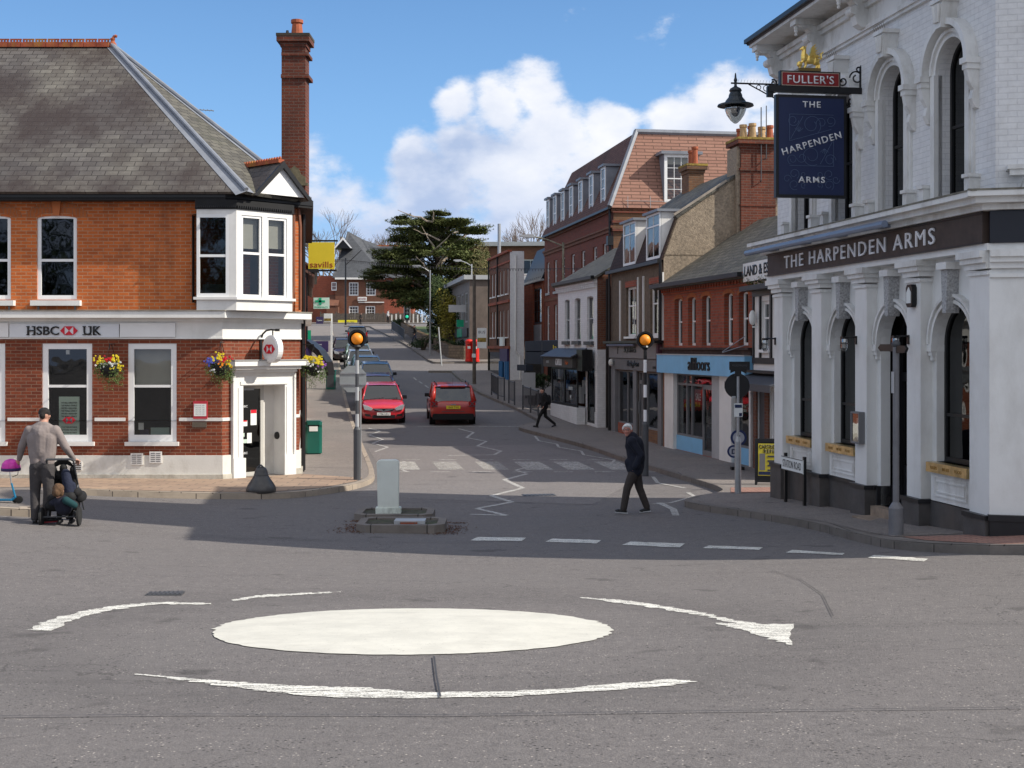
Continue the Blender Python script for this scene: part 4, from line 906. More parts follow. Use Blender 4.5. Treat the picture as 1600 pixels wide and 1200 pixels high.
# pilasters and capitals
for i, (a, d) in enumerate(pil):
    c = B(); c.box(a, 0, .86, d if i < 4 else PL, .2, 4.12); o = c.build('pilaster', W_, pub)
    e_ = d if i < 4 else PL
    c = B(); c.box(a - .03, -.03, 4.06, e_ + (.03 if i < 4 else 0), .2, 4.10); c.box(a - .05, -.05, 4.14, e_ + (.05 if i < 4 else 0), .2, 4.22); c.box(a - .09, -.10, 4.22, e_ + (.09 if i < 4 else .0), .2, 4.29); c.box(a - .13, -.14, 4.29, e_ + (.13 if i < 4 else 0), .2, 4.38)
    c.build('capital', W2, o)
c = B(MFp); c.box(0.001, -.005, .86, .48, .1, 4.12); o = c.build('pilaster', W_, pub)
c = B(MFp); c.box(.0, -.06, 4.14, FW, .1, 4.22); c.box(.0, -.11, 4.22, FW, .1, 4.29); c.box(0, -.15, 4.29, FW, .1, 4.38); c.box(0, -.04, 4.02, FW, .1, 4.07); c.build('capital', W2, o)
# arches
for i, cx in enumerate(bays):
    c = B(); archband(c, cx - OR, cx + OR, 3.135, .585, .05, .10, .2, 18); archband(c, cx - OR - .05, cx + OR + .05, 3.135, .635, .045, .13, .2, 18); archband(c, cx - OR - .09, cx + OR + .09, 3.135, .675, .045, .08, .2, 18)
    a = c.build('arch_moulding', W2, pub)
    c = B(); 
    for s_ in (-1, 1):
        xo = cx + s_ * (OR + .07); c.box(xo - .075, .09, 3.03, xo + .075, .34, 3.135); c.box(xo - .06, .11, 2.97, xo + .06, .34, 3.03); c.box(xo - .045, .13, 2.90, xo + .045, .34, 2.97)
    c.build('impost', W2, a)
    c = B(); c.prism([(cx - .055, 3.58), (cx + .055, 3.58), (cx + .10, 4.2), (cx - .10, 4.2)], -.0, .2, 'y')
    k_s = c.build('keystone', mat('vermiculated_stone', (.40, .40, .40), .9, .45, 30, 1.0, 45), a); B().box(cx - .15, -.05, 4.2, cx + .15, .2, 4.3).build('keystone_cap', W2, a)
    if i != 2:
        o = window(pub, cx - OR, cx + OR, 1.42, 3.72, y=.30, t=.06, fm=M['black'], rail=.30, nx=1, arch=.585, gl=M['glass_dark'])
        B().box(cx - .60, .02, 1.28, cx + .60, .5, 1.42).build('brass_sill', M['brass'], o)
        for k in range(3): text(["FULLER'S", 'FINE ALES', 'FOOD'][k], mat('brass_engraving', (.28, .16, .03), .4, .1, metal=.6) if 'brass_engraving' not in bpy.data.materials else bpy.data.materials['brass_engraving'], o, (cx - .36 + k * .36, .02, 1.35), h=.045, w=.20, depth=.003)
        c = B(); c.box(cx - .60, .10, .86, cx + .60, .17, 1.28); c.build('apron_panel', W2, o)
        c = B(); 
        for t_, dd in ((.0, .0), (.06, .0)):
            x0_, x1_, z0_, z1_ = cx - .48 + t_, cx + .48 - t_, .93 + t_, 1.22 - t_; q = .02
            c.box(x0_, .085, z0_, x1_, .10, z0_ + q); c.box(x0_, .085, z1_ - q, x1_, .10, z1_); c.box(x0_, .085, z0_ + q, x0_ + q, .10, z1_ - q); c.box(x1_ - q, .085, z0_ + q, x1_, .10, z1_ - q)
        c.build('panel_moulding', W2, o)
        c = B(); c.face([(cx + .05, .75, 1.5), (cx + .5, .75, 1.5), (cx + .5, .75, 3.2), (cx + .05, .75, 3.2)]); c.build('curtain', mat('curtain_dark', (.08, .07, .065), .9, .2), o)
    else:
        o = window(pub, cx - OR, cx + OR, 2.62, 3.72, y=.5, t=.06, fm=M['black'], rail=0, arch=.585, gl=M['glass_dark'], name='fanlight')
        d_ = B(); d_.box(cx - OR, .5, .55, cx - OR + .1, .6, 2.62); d_.box(cx + OR - .1, .5, .55, cx + OR, .6, 2.62); d_.box(cx - OR + .1, .5, 2.55, cx + OR - .1, .6, 2.62); d_.box(cx - OR + .1, .52, .55, cx + OR - .1, .58, 1.2); d_.box(cx - .04, .51, 1.2, cx + .04, .59, 2.55)
        do = d_.build('door', M['black'], pub); B().face([(cx - .5, .55, 1.2), (cx + .5, .55, 1.2), (cx + .5, .55, 2.55), (cx - .5, .55, 2.55)]).build('pane', M['glass_dark'], do)
        B().box(cx + .28, .50, 1.55, cx + .5, .51, 1.9).build('notice', M['papergreen'], do); B().box(cx - .03, .47, 1.4, cx + .0, .5, 1.75).build('handle', M['brass'], do)
        B().face([(cx - .6, 1.6, .5), (cx + .6, 1.6, .5), (cx + .6, 1.6, 3.7), (cx - .6, 1.6, 3.7)]).build('lobby', M['room'], do)
        s_ = B(); s_.box(cx - .58, .0, -.2, cx + .58, .62, .55); s_.box(cx - .56, -.32, -.2, cx + .56, .0, .40); s_.build('door_step', mat('worn_stone_step', (.26, .20, .15), .9, .3, 5, .4, 25), pub)
        B().box(cx - .62, .12, -.4, cx - .585, .62, .86).build('step_side', M['plinth_black'], pub)
# entablature, name board, cornice
b = B(); b.box(-.02, -.06, 4.38, PL + .06, .3, 4.47); b.M = MFp; b.box(-.0, -.065, 4.38, FW, .2, 4.47); ent = b.build('architrave', W_, pub)
fb = B().box(.12, -.09, 4.47, PL - .02, .15, 4.90).build('name_board', M['brown'], pub)
text('THE HARPENDEN ARMS', M['signwhite'], fb, (PL * .49 - .05, -.092, 4.685), h=.235, w=6.0, depth=.02, bold=0, spacing=1.22)
c = B(); c.box(.1, -.11, 4.87, PL, -.09, 4.90); c.box(.1, -.11, 4.47, PL, -.09, 4.49); c.build('board_edge', M['black'], fb)
B(MFp).box(.0, -.10, 4.47, FW, .15, 4.90).build('name_board', M['fascia_dark'], pub)
b = B(); b.box(-.08, -.16, 4.90, PL + .12, .2, 4.98); b.box(-.15, -.30, 4.98, PL + .2, .2, 5.06); b.box(-.2, -.40, 5.06, PL + .26, .2, 5.13)
b.M = MFp; b.box(-.1, -.17, 4.905, FW, .12, 4.98); b.box(-.2, -.31, 4.985, FW, .12, 5.065); b.box(-.3, -.41, 5.065, FW, .12, 5.135); cor = b.build('cornice', W2, pub)
b = B(); b.box(-.2, -.41, 5.13, PL + .3, .2, 5.155); b.M = MFp; b.box(-.3, -.42, 5.135, FW, .2, 5.16); b.build('cornice_flashing', mat('mossy_lead', (.17, .16, .13), .9, .4, 6), cor)
b = B(); b.tube((-.05, -.46, 4.93), (6.2, -.46, 4.93), .055, n=10)
for k in range(4): b.box(.6 + k * 1.6, -.45, 4.92, .95 + k * 1.6, -.16, 4.96)
b.build('awning_roller', mat('awning_roller_blue', (.17, .21, .29), .35, .06), pub)
# upper windows
for i, cx in enumerate(bays):
    o = window(pub, cx - .45, cx + .45, 5.2, 7.5, y=.32, t=.055, fm=M['black'], rail=.47, arch=.45, gl=M['glass_dark'])
    c = B(); c.face([(cx + .1, .62, 5.2), (cx + .42, .62, 5.2), (cx + .42, .62, 7.0), (cx + .1, .62, 7.0)]); c.build('curtain', M['blind'], o)
    c = B(); archband(c, cx - .45, cx + .45, 7.05, .45, .07, .09, .2, 20); archband(c, cx - .52, cx + .52, 7.05, .52, .05, .05, .2, 20); archband(c, cx - .57, cx + .57, 7.05, .57, .05, .09, .2, 20); archband(c, cx - .62, cx + .62, 7.05, .62, .09, -.04, .2, 20)
    for s_ in (-1, 1):
        a_, d_ = sorted((cx + s_ * .45, cx + s_ * .57)); c.box(a_, .07, 5.2, d_, .2, 7.05); a_, d_ = sorted((cx + s_ * .57, cx + s_ * .62)); c.box(a_, .10, 5.2, d_, .2, 7.05)
    a = c.build('window_surround', W2, o)
    for s_ in (-1, 1):
        c = B(); xo = cx + s_ * .68
        c.box(xo - .09, -.08, 6.98, xo + .09, .2, 7.06); c.box(xo - .07, -.05, 6.90, xo + .07, .2, 6.98)
        c.prism([(-.04, 6.90), (.16, 6.90), (.16, 6.35), (.08, 6.38), (.03, 6.5), (.06, 6.62), (-.01, 6.74)], xo - .05, xo + .05, 'x'); c.build('corbel', W2, o)
        c = B(); c.box(xo - .07, -.02, 5.2, xo + .07, .2, 5.42); c.box(xo - .09, -.05, 5.42, xo + .09, .2, 5.47); c.box(xo - .10, -.06, 5.14, xo + .10, .2, 5.2); c.build('pedestal', W2, o)
    c = B(); c.prism([(cx - .09, 7.62), (cx + .09, 7.62), (cx + .13, 7.98), (cx - .13, 7.98)], -.10, .2, 'y'); c.box(cx - .18, -.14, 7.98, cx + .18, .2, 8.04)
    for k in (-.08, 0, .08): c.tube((cx + k, -.12, 7.95), (cx + k * .6, -.12, 7.7), .035, .02, 6)
    c.build('keystone', W2, o)
    c = B(); 
    for k in range(6): c.tube((cx - .17 + k * .07, -.1, 8.04), (cx - .18 + k * .075, -.14, 8.13), .004, n=3)
    c.path([(cx - .2, -.12, 8.13), (cx + .2, -.12, 8.14)], .004, 3); c.build('bird_spikes', M['grey'], o)
# frieze and bracketed eaves
b = B(); b.box(.0, .08, 8.22, PL, .2, 8.27); b.box(.0, .04, 8.27, PL, .2, 8.34); b.box(-.0, .09, 8.34, PL, .2, 8.62); b.box(-.05, .02, 8.62, PL, .2, 8.70); b.box(-.08, -.03, 8.70, PL, .2, 8.78)
b.M = MFp; b.box(.1, .07, 8.22, FW, .14, 8.34); b.box(.1, .02, 8.62, FW, .14, 8.78); b.build('frieze', W2, pub)
b = B(); b.box(.16, -.48, 8.90, PL + .4, .3, 8.98); b.M = MFp; b.box(-.3, -.48, 8.902, FW, .3, 8.982); ev = b.build('eaves', W2, pub)
b = B(); b.box(.12, -.57, 8.98, PL + .45, -.44, 9.06); b.M = MFp; b.box(-.35, -.57, 8.985, FW, -.44, 9.065); b.build('gutter', M['black'], ev)
for cx in (.35, 2.39, 4.29, 6.19, 7.95):
    c = B(); c.prism([(.1, 8.90), (-.40, 8.90), (-.40, 8.80), (-.32, 8.74), (-.20, 8.74), (-.10, 8.66), (-.14, 8.5), (-.10, 8.36), (.0, 8.30), (.1, 8.32)], cx - .10, cx + .10, 'x'); c.box(cx - .13, -.44, 8.80, cx + .13, .1, 8.90)
    for k in range(3): c.ball((cx, -.38 - .0, 8.76 - k * .06), .045 - k * .008, 8, 6)
    c.tube((cx - .115, -.15, 8.58), (cx + .115, -.15, 8.58), .075, n=12); c.tube((cx - .115, -.28, 8.80), (cx + .115, -.28, 8.80), .06, n=12)
    c.build('eaves_bracket', W2, ev)
b = B(); rr_ = Vector((pb_.x, 2, 0))
slab(b, [(.12, -.52, 9.0), (PL + .4, -.52, 9.0), (PL - 1.5, 3.0, 10.9), (2.4, 2.0, 10.4)], .06); slab(b, [(.12, -.52, 9.0), (2.4, 2.0, 10.4), (-.3, BD + .3, 9.0)], .06)
slab(b, [(2.4, 2.0, 10.4), (PL - 1.5, 3.0, 10.9), (pb_.x, BD + 3, 9.0), (-.3, BD + .3, 9.0)], .06); q_ = MFp @ Vector((FW, -.6, 0)); slab(b, [(PL + .4, -.52, 9.0), (q_.x, q_.y, 9.0), (pb_.x, BD + 3, 9.0), (PL - 1.5, 3.0, 10.9)], .06)
b.build('roof', M['slate3'], pub)
c = B(); c.box(5.6, 2.6, 4, PL - .1, 7.5, 14.2); c.build('shadow_block', M['brick_white'], pub)  # unseen tall block, added so its shadow reaches the left of the road
c = B(); slab(c, [(5.5, 2.4, 14.2), (PL, 2.4, 14.2), (PL - .6, 4.9, 17.2), (6.0, 4.9, 17.2)]); slab(c, [(5.5, 7.7, 14.2), (PL, 7.7, 14.2), (PL - .6, 4.9, 17.2), (6.0, 4.9, 17.2)]); c.face([(5.5, 2.4, 14.2), (6.0, 4.9, 17.2), (5.5, 7.7, 14.2)]); c.face([(PL, 2.4, 14.2), (PL - .6, 4.9, 17.2), (PL, 7.7, 14.2)]); c.build('shadow_block_roof', M['slate3'], pub)  # cap of the added block, raised to lengthen that shadow
# small fittings
o = B(MFp).box(.22, -.10, 5.44, .50, .14, 5.50); o.M = MFp; o.box(.25, -.08, 5.36, .47, -.0, 5.44); o.tube((.45, .0, 5.36), (.40, .12, 5.22), .012); o.build('floodlight', W2, pub)
B(MFp).box(.52, -.04, 7.3, .7, .14, 7.45).build('alarm_box', M['render'], pub)
# lamps, menu case, siren
def bulkhead(x):
    o = empty('wall_lamp', tuple(PF.w(x, 0, 3.18)), PF.rz)
    c = B(); c.box(-.03, -.02, -.04, .03, 0, .10); c.path([(0, -.01, .08), (0, -.20, .08)], .014); c.box(-.05, -.26, .05, .05, -.16, .09); c.build('bracket', M['black'], o)
    c = B(); c.lathe([(.055, .05), (.06, 0), (.055, -.10), (.03, -.15)], (0, -.21, 0), 10); c.build('lantern_glass', M['lampglass'], o)
    c = B()
    for k in range(4):
        t_ = math.pi / 2 * k; q = lambda r_, z_: (r_ * math.cos(t_), -.21 + r_ * math.sin(t_), z_); c.path([q(.065, .05), q(.068, -.10), q(.02, -.17)], .005, 4)
    c.lathe([(.07, -.02), (.07, -.03)], (0, -.21, 0), 10); c.build('cage', M['black'], o); return o
for x, l_ in ((.32, 'black caged wall lamp on the pub pilaster farthest up the street, beside the cottage'), (4.12, 'black caged wall lamp on the pilaster above the glazed menu case'), (6.03, 'black caged wall lamp on the pub pilaster below the alarm siren')):
    lab(bulkhead(x), l_, 'lamp', 'caged lamps along the pub wall')
o = empty('menu_case', tuple(PF.w(4.28, 0, 1.78)), PF.rz, 'grey glazed menu case screwed to the pub pilaster', 'notice case')
c = B(); c.box(-.17, -.10, -.26, .17, 0, -.23); c.box(-.17, -.10, .23, .17, 0, .26); c.box(-.17, -.10, -.23, -.14, 0, .23); c.box(.14, -.10, -.23, .17, 0, .23); c.box(-.17, -.012, -.25, .17, 0, .25); c.build('case_frame', M['grey'], o)
B().box(-.11, -.02, -.20, .12, -.014, .15).build('menu_sheet', M['paper'], o); B().face([(-.14, -.085, -.23), (.14, -.085, -.23), (.14, -.085, .23), (-.14, -.085, .23)]).build('pane', M['lampglass'], o)
o = empty('alarm_siren', tuple(PF.w(6.2, 0, 3.86)), PF.rz, 'black and white alarm siren box high on the pub pilaster', 'alarm box')
c = B(); c.prism([(-.10, -.12), (-.06, -.17), (.06, -.17), (.10, -.12), (.10, .12), (.06, .17), (-.06, .17), (-.10, .12)], -.08, 0, 'y'); c.build('housing', M['black'], o); c = B(); c.prism([(-.07, -.11), (.07, -.11), (.07, .05), (0, .13), (-.07, .05)], -.09, -.079, 'y'); c.build('cover', M['paper'], o)

# ---- hanging sign
wx = PF.x(1345, .14); hs_ = empty('hanging_pub_sign', tuple(PF.w(wx, .14, 0)), PF.rz - R(90), 'navy hanging pub sign lettered THE HARPENDEN ARMS under a red board with a gilt griffin', 'sign')
# local x: out of the wall to the street, y: faces along the street (camera looks at -y side)
hs_.rotation_euler = (0, 0, PF.rz + R(180) + R(90)); 
SX = lambda m: m
Y0 = PF.w(wx, .14, 0).y; sc_ = Y0 / F
def hz(py): return CZ + (HZ - py) * sc_
def hx(px): return (1345 - px) * sc_ / .985
zt, zb_ = hz(152), hz(311); xa, xb = hx(1320), hx(1207)
c = B(); c.box(xa, -.05, zb_, xb, .05, zt); brd = c.build('sign_board', M['black'], hs_)
c = B(); c.box(xa + .05, -.056, zb_ + .05, xb - .05, .056, zt - .05); c.build('sign_face', M['signblue'], brd)
def flip(o): o.rotation_euler = (0, 0, R(180)); return o
xm = (xa + xb) / 2; Hs = zt - zb_; Ws = xb - xa
fy = .056
flip(text('THE', M['signwhite'], brd, (xm, fy, zt - .155 * 1), h=.10, w=.31, depth=.01, bold=.015, spacing=1.2))
flip(text('HARPENDEN', M['signwhite'], brd, (xm, fy, zt - .47 * Hs), h=.11, w=1.06, depth=.01, bold=.008, spacing=1.2, tilt=0)).rotation_euler = (0, R(-17), R(180))
flip(text('ARMS', M['signwhite'], brd, (xm, fy, zt - .825 * Hs), h=.10, w=.46, depth=.01, bold=.015, spacing=1.2))
c = B()
def P_(u, v): return (xm - u, fy + .003, zt - v * Hs)
def spiral(cu, cv, r0, turns, dirn, a0=0, k=.6):
    out = []
    n = int(26 * turns)
    for i in range(n + 1):
        t = i / n; a = a0 + dirn * 2 * math.pi * turns * t; r = r0 * (1 - t * k); out.append(P_(cu + r * math.cos(a), cv + r * math.sin(a) / Hs))
    return out
r_ = .0055
for s_, v0, v1 in ((1, .19, .40), (-1, .69, .48)):
    for q in range(1):
        c.path([P_(-.38, v0), P_(.38, v0)], r_, 4); c.path([P_(-.38 * s_, v0), P_(-.38 * s_, v1 + .05 * s_)], r_, 4)
        c.path([P_(-.38 * s_, v1 + .05 * s_), P_(.34 * s_, v1 - .07 * s_)], r_, 4); c.path([P_(-.36 * s_, v1 + .03 * s_), P_(-.15 * s_, v0 + .02 * s_)], r_, 4)
        c.path(spiral(-.32 * s_, v0 + .06 * s_, .10, 1.2, s_), r_, 4); c.path(spiral(.0, v0 + .10 * s_, .17, 1.3, -s_, 1.0), r_, 4); c.path(spiral(.33 * s_, v0 + .06 * s_, .09, 1.2, -s_, 2), r_, 4); c.path(spiral(.17 * s_, v0 + .08 * s_, .09, 1, s_, 3), r_, 4)
        for k in range(5): c.path([P_(-.22 * s_, v0 + .17 * s_), P_(-.22 * s_ + (k - 2) * .035, v0 + (.12 + abs(k - 2) * .008) * s_)], r_, 4)
for s_ in (-1, 1):
    for v_ in (.77, .875): c.path(spiral(.30 * s_, v_, .09, 1.1, s_ * (1 if v_ < .8 else -1), 1), r_, 4); c.path(spiral(.14 * s_, v_ + (.005), .05, 1, -s_, 1), r_, 4)
    c.path(spiral(.42 * s_, .82, .07, 1, s_, 0), r_, 4)
c.build('scrollwork', M['signline'], brd)
# beam, red board, griffin
c = B(); c.box(-.02, -.05, hz(148), hx(1196), .05, hz(138)); c.box(hx(1200) - .04, -.03, hz(156), hx(1196) + .02, .03, hz(140)); c.build('beam', M['black'], hs_)
c = B()
def scroll(x, z, r, turns, dirn, a0): return [(x + r * (1 - .65 * i / 20) * math.cos(a0 + dirn * 2 * math.pi * turns * i / 20), 0, z + r * (1 - .65 * i / 20) * math.sin(a0 + dirn * 2 * math.pi * turns * i / 20)) for i in range(21)]
for (x, z, r, t_, d_, a_) in ((hx(1338), hz(122), .12, 1.2, 1, 0), (hx(1330), hz(160), .10, 1.2, -1, 0), (hx(1342), hz(108), .07, 1, 1, 2), (hx(1341), hz(178), .07, 1.1, -1, 2), (hx(1316), hz(128), .08, 1.1, -1, 0), (hx(1205), hz(134), .06, 1.1, 1, 1)): c.path(scroll(x, z, r, t_, d_, a_), .014, 5)
c.box(-.02, -.02, hz(190), .02, .02, hz(104)); c.build('scroll_bracket', M['black'], hs_)
c = B(); c.box(hx(1310), -.05, hz(139), hx(1214), .05, hz(115)); rb = c.build('top_board', M['black'], hs_)
c = B(); c.box(hx(1308), -.055, hz(138), hx(1216), .055, hz(117)); c.build('board_border', mat('board_border', (.45, .38, .30), .5, .05), rb); c = B(); c.box(hx(1307), -.058, hz(137), hx(1217), .058, hz(118)); c.build('board_face', M['signred'], rb)
flip(text("FULLER'S", M['signwhite'], rb, ((hx(1307) + hx(1217)) / 2, .058, hz(128)), h=.135, w=.80, depth=.012, bold=.006, spacing=1.1))
c = B(); gx, gz = hx(1262), hz(114)
c.box(gx - .19, -.03, gz - .0, gx + .19, .03, gz + .05); c.build('scroll_banner', mat('dull_gilt', (.22, .15, .05), .5, .3, metal=.5), hs_)
g = B(); q = lambda u, v: (gx - u, .0, gz + .05 + v)
# griffin faces left in the photo (towards larger local x): body, haunch, chest, neck, head, beak, legs, wing, tail
g.ball(q(.02, .14), (.12, .05, .075)); g.ball(q(.11, .12), (.065, .05, .075)); g.ball(q(-.08, .17), (.07, .05, .08)); g.tube(q(-.10, .2), q(-.09, .30), .045, .035); g.ball(q(-.10, .32), (.045, .035, .04)); g.tube(q(-.13, .32), q(-.17, .30), .025, .006)
for u0, v0, u1, v1, u2, v2 in ((-.10, .13, -.15, .08, -.17, .0), (-.07, .12, -.06, .05, -.09, .0), (.10, .10, .14, .05, .11, .0), (.13, .10, .17, .06, .16, .0)): g.tube(q(u0, v0), q(u1, v1), .032, .02, 6); g.tube(q(u1, v1), q(u2, v2), .02, .022, 6)
g.tube(q(-.08, .32), q(-.05, .37), .012, .004)
for k in range(6): g.prism([(gx + .02, gz + .05 + .17), (gx - .02 - k * .015, gz + .05 + .19 + .01 * k), (gx - .10 - k * .022, gz + .05 + .40 - k * .045), (gx - .03 - k * .02, gz + .05 + .34 - k * .03)], -.035 + k * .004, .035 - k * .004, 'y')
g.path([q(.16, .14), q(.21, .17), q(.20, .24), q(.24, .27)], .014, 6); g.ball(q(-.17, .06), (.05, .04, .05))
g.build('griffin', M['gold'], hs_)
# lantern on its own arm
lx = 1.0; lp = PF.w(lx, .14, 0); Yl = lp.y; zz = lambda py: CZ + (HZ - py) / F * Yl
wpx = 800 + F * lp.x / Yl
hl = empty('street_lantern', (lp.x, lp.y, 0), PF.rz + R(270), 'black teardrop lantern on a scrolled iron arm above the street beside the pub sign', 'lamp')
ux = lambda px: (wpx - px) / F * Yl / .985
c = B(); c.path([(0, 0, zz(133)), (ux(1140), 0, zz(133))], .018, 6); c.path([(0, 0, zz(170)), (ux(1200), 0, zz(150)), (ux(1168), 0, zz(134))], .013, 6)
for k, (px_, r) in enumerate(((1208, .07), (1196, .055), (1184, .042))): c.path([(ux(px_) + r * math.cos(a / 12 * 2 * math.pi), 0, zz(134) - r - .01 + r * math.sin(a / 12 * 2 * math.pi)) for a in range(13)], .009, 4)
c.box(-.03, -.03, zz(180), .0, .03, zz(120))
for k in range(14): c.tube((ux(1215 - k * 5), 0, zz(133)), (ux(1217 - k * 5), 0, zz(127)), .003, n=3)
c.build('arm', M['black'], hl)
lxp = ux(1147); c = B(); c.lathe([(.0, .20), (.012, .18), (.02, .10), (.035, .06), (.02, .0), (.03, -.06), (.10, -.10), (.12, -.14), (.10, -.17), (.125, -.22), (.13, -.26), (.18, -.32), (.20, -.36), (.33, -.40), (.34, -.43), (.20, -.42)], (lxp, 0, zz(133)), 20); c.build('hood', mat('lamp_iron', (.02, .028, .035), .4, .2), hl)
c = B(); c.lathe([(.205, -.42), (.20, -.50), (.16, -.60), (.09, -.70), (.03, -.75), (.0, -.76)], (lxp, 0, zz(133)), 20); c.build('bowl', M['lampglass'], hl, smooth=True)
c = B(); c.lathe([(.05, -.42), (.09, -.50), (.07, -.58), (.03, -.62)], (lxp, 0, zz(133)), 12); c.build('bulb', M['lgrey'], hl, smooth=True)
# ================================================================ THE ROW UP THE RIGHT-HAND SIDE
def body(fc, x0, x1, z0, z1, depth, holes, m, ms=None, y=0, dep=.12, name='wall', gable=None):
    b = B(); wall(b, x0, x1, z0, z1, holes, y, dep)
    if ms is None or ms is m: c = b
    else: b.build(name, m, fc.root); c = B()
    for xx in (x0, x1): c.face([(xx, y, z0), (xx, depth, z0), (xx, depth, z1), (xx, y, z1)])
    c.face([(x0, depth, z0), (x1, depth, z0), (x1, depth, z1), (x0, depth, z1)]); c.face([(x0, y, z1 - .01), (x1, y, z1 - .01), (x1, depth, z1 - .01), (x0, depth, z1 - .01)])
    if gable:
        for xx in (x0, x1): c.face([(xx, y, z1)] + [(xx, g[0], g[1]) for g in gable] + [(xx, depth, z1)])
    return c.build(name if c is b else 'side_wall', ms or m, fc.root)
def roof2(fc, x0, x1, ze, zr, yr, depth, m, ov=.25, t=.08, zb=None):
    b = B(); k = (zr - ze) / yr; slab(b, [(x0, -ov, ze - ov * k), (x1, -ov, ze - ov * k), (x1, yr, zr), (x0, yr, zr)], t)
    slab(b, [(x0, yr, zr), (x1, yr, zr), (x1, depth + .2, zb or ze), (x0, depth + .2, zb or ze)], t); return b.build('roof', m, fc.root)
# ---------------------------------------------------------------- blue carpet shop
A1 = at(1037, 600, 40.4); B1 = at(1176, 600, 33.4)
BS = Fac('carpet_shop', (A1.x, A1.y), (B1.x, B1.y), .02, 'low red brick shop with bright blue board, blue panels and slate roof', 'building')
r = BS.root; L_ = BS.len; X = BS.x
us = [(X(a), X(b_), 3.12, 4.52, .07) for a, b_ in ((1054, 1066), (1075, 1087), (1097, 1110), (1131.5, 1145), (1154.5, 1169))]
sh = [(X(1054), X(1126.5), .02, 2.3), (X(1146), X(1174), .02, 2.3)]
body(BS, 0, L_, -.5, 5.0, 5.2, us + sh, M['brick_red'], M['brick_red'], dep=.16)
for h in us:
    window(r, h[0] + .02, h[1] - .01, h[2], h[3], y=.13, t=.06, rail=.5, arch=.07, gl=M['glass'], nx=2, bt=.018, sill=0, blind=.3)
    c = B(); archband(c, h[0], h[1], h[3] - .07, .07, .12, -.01, .02, 8); c.build('brick_lintel', M['orange_brick'], r)
c = B(); c.box(0, -.05, 2.84, L_, .02, 3.0); c.box(-.02, -.12, 3.0, L_, .02, 3.06); ss = c.build('sill_course', mat('sooty_brick', (.05, .03, .025), .9, .4, 5), r)
c = B()
for k in range(34):
    xx = (k + .5) * L_ / 34; c.box(xx - .055, -.10, 4.72, xx + .055, .0, 4.82); c.box(xx - .055, -.16, 4.82, xx + .055, 0, 4.90)
c.box(0, -.20, 4.90, L_, 0, 5.0); c.box(0, -.04, 4.66, L_, 0, 4.72); c.build('corbel_course', M['brick_red'], r)
roof2(BS, -.05, L_ + .1, 5.1, 7.0, 2.9, 5.4, M['slate2'], .34); B().box(-.05, -.46, 5.0 - .02, L_ + .1, -.33, 4.98 - .12).build('gutter', M['black'], r)
c = B(); c.face([(L_, 0, 5), (L_, 5.2, 5), (L_, 2.9, 6.95)]); c.face([(0, 0, 5), (0, 5.2, 5), (0, 2.9, 6.95)]); c.build('gable_wall', M['brick_red'], r)
c = B(); c.box(-.02, -.22, 2.30, L_ + .0, .05, 2.84); fb = c.build('shop_board', M['blue_shop'], r)
text('allfloors', M['ltext'], fb, (X(1104), -.225, 2.60), h=.36, w=1.75, depth=.03, bold=0)
B().box(-.0, -.24, 2.84, L_, -.0, 2.87).build('board_capping', M['lgrey'], r)
for a, d in ((X(1041), X(1055)), (X(1127), X(1146)), (X(1173.5), L_)): B().box(a, -.06, -.4, d, .12, 2.30).build('shop_pilaster', M['white'], r)
def shopfront(root, x0, x1, zs, zt, posts, door=None, fm=None, stall=None, y=.06, trans=None, gl=None, t=.06):
    fm = fm or M['lgrey']; b = B(); b.box(x0, y, zt - t, x1, y + .08, zt); b.box(x0, y, zs, x1 if not door else door[0], y + .08, zs + t)
    if door and door[1] < x1 - .05: b.box(door[1], y, zs, x1, y + .08, zs + t)
    for p in [x0 + t / 2] + list(posts) + [x1 - t / 2]: b.box(p - t / 2, y - .003, zs + t if not door or not (door[0] - .05 < p < door[1] + .05) else .0, p + t / 2, y + .083, zt - t)
    if trans: b.box(x0 + t, y + .004, trans, x1 - t, y + .076, trans + t)
    o = b.build('shop_window', fm, root); B().face([(x0, y + .04, zs), (x1, y + .04, zs), (x1, y + .04, zt), (x0, y + .04, zt)]).build('pane', gl or M['glass_shop'], o)
    if door:
        d = B(); a, e_ = door; d.box(a, y - .01, 0, a + .08, y + .06, zt - .3); d.box(e_ - .08, y - .01, 0, e_, y + .06, zt - .3); d.box(a + .08, y - .01, .0, e_ - .08, y + .06, .16); d.box(a, y - .01, zt - .42, e_, y + .07, zt - .3); d.box(a + .1, y - .06, .9, a + .13, y - .01, 1.3)
        q = d.build('door', fm, root); B().face([(a + .05, y + .03, .1), (e_ - .05, y + .03, .1), (e_ - .05, y + .03, zt - .35), (a + .05, y + .03, zt - .35)]).build('pane', gl or M['glass_shop'], q)
    if stall: 
        c = B(); xe = door[0] if door else x1; c.box(x0, y - .02, -.4, xe, y + .1, zs); 
        c.build('stall_riser', stall, root)
        if door and door[1] < x1 - .05: B().box(door[1], y - .02, -.4, x1, y + .1, zs).build('stall_riser', stall, root)
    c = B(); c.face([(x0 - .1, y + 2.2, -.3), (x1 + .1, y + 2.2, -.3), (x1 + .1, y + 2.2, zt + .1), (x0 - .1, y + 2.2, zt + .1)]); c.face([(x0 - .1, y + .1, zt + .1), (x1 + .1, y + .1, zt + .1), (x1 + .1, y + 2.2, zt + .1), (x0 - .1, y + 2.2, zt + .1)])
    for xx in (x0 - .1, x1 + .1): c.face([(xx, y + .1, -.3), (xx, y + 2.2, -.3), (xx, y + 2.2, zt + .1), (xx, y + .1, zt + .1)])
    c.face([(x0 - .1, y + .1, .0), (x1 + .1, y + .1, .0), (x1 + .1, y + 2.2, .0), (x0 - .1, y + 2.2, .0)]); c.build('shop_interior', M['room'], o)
    return o
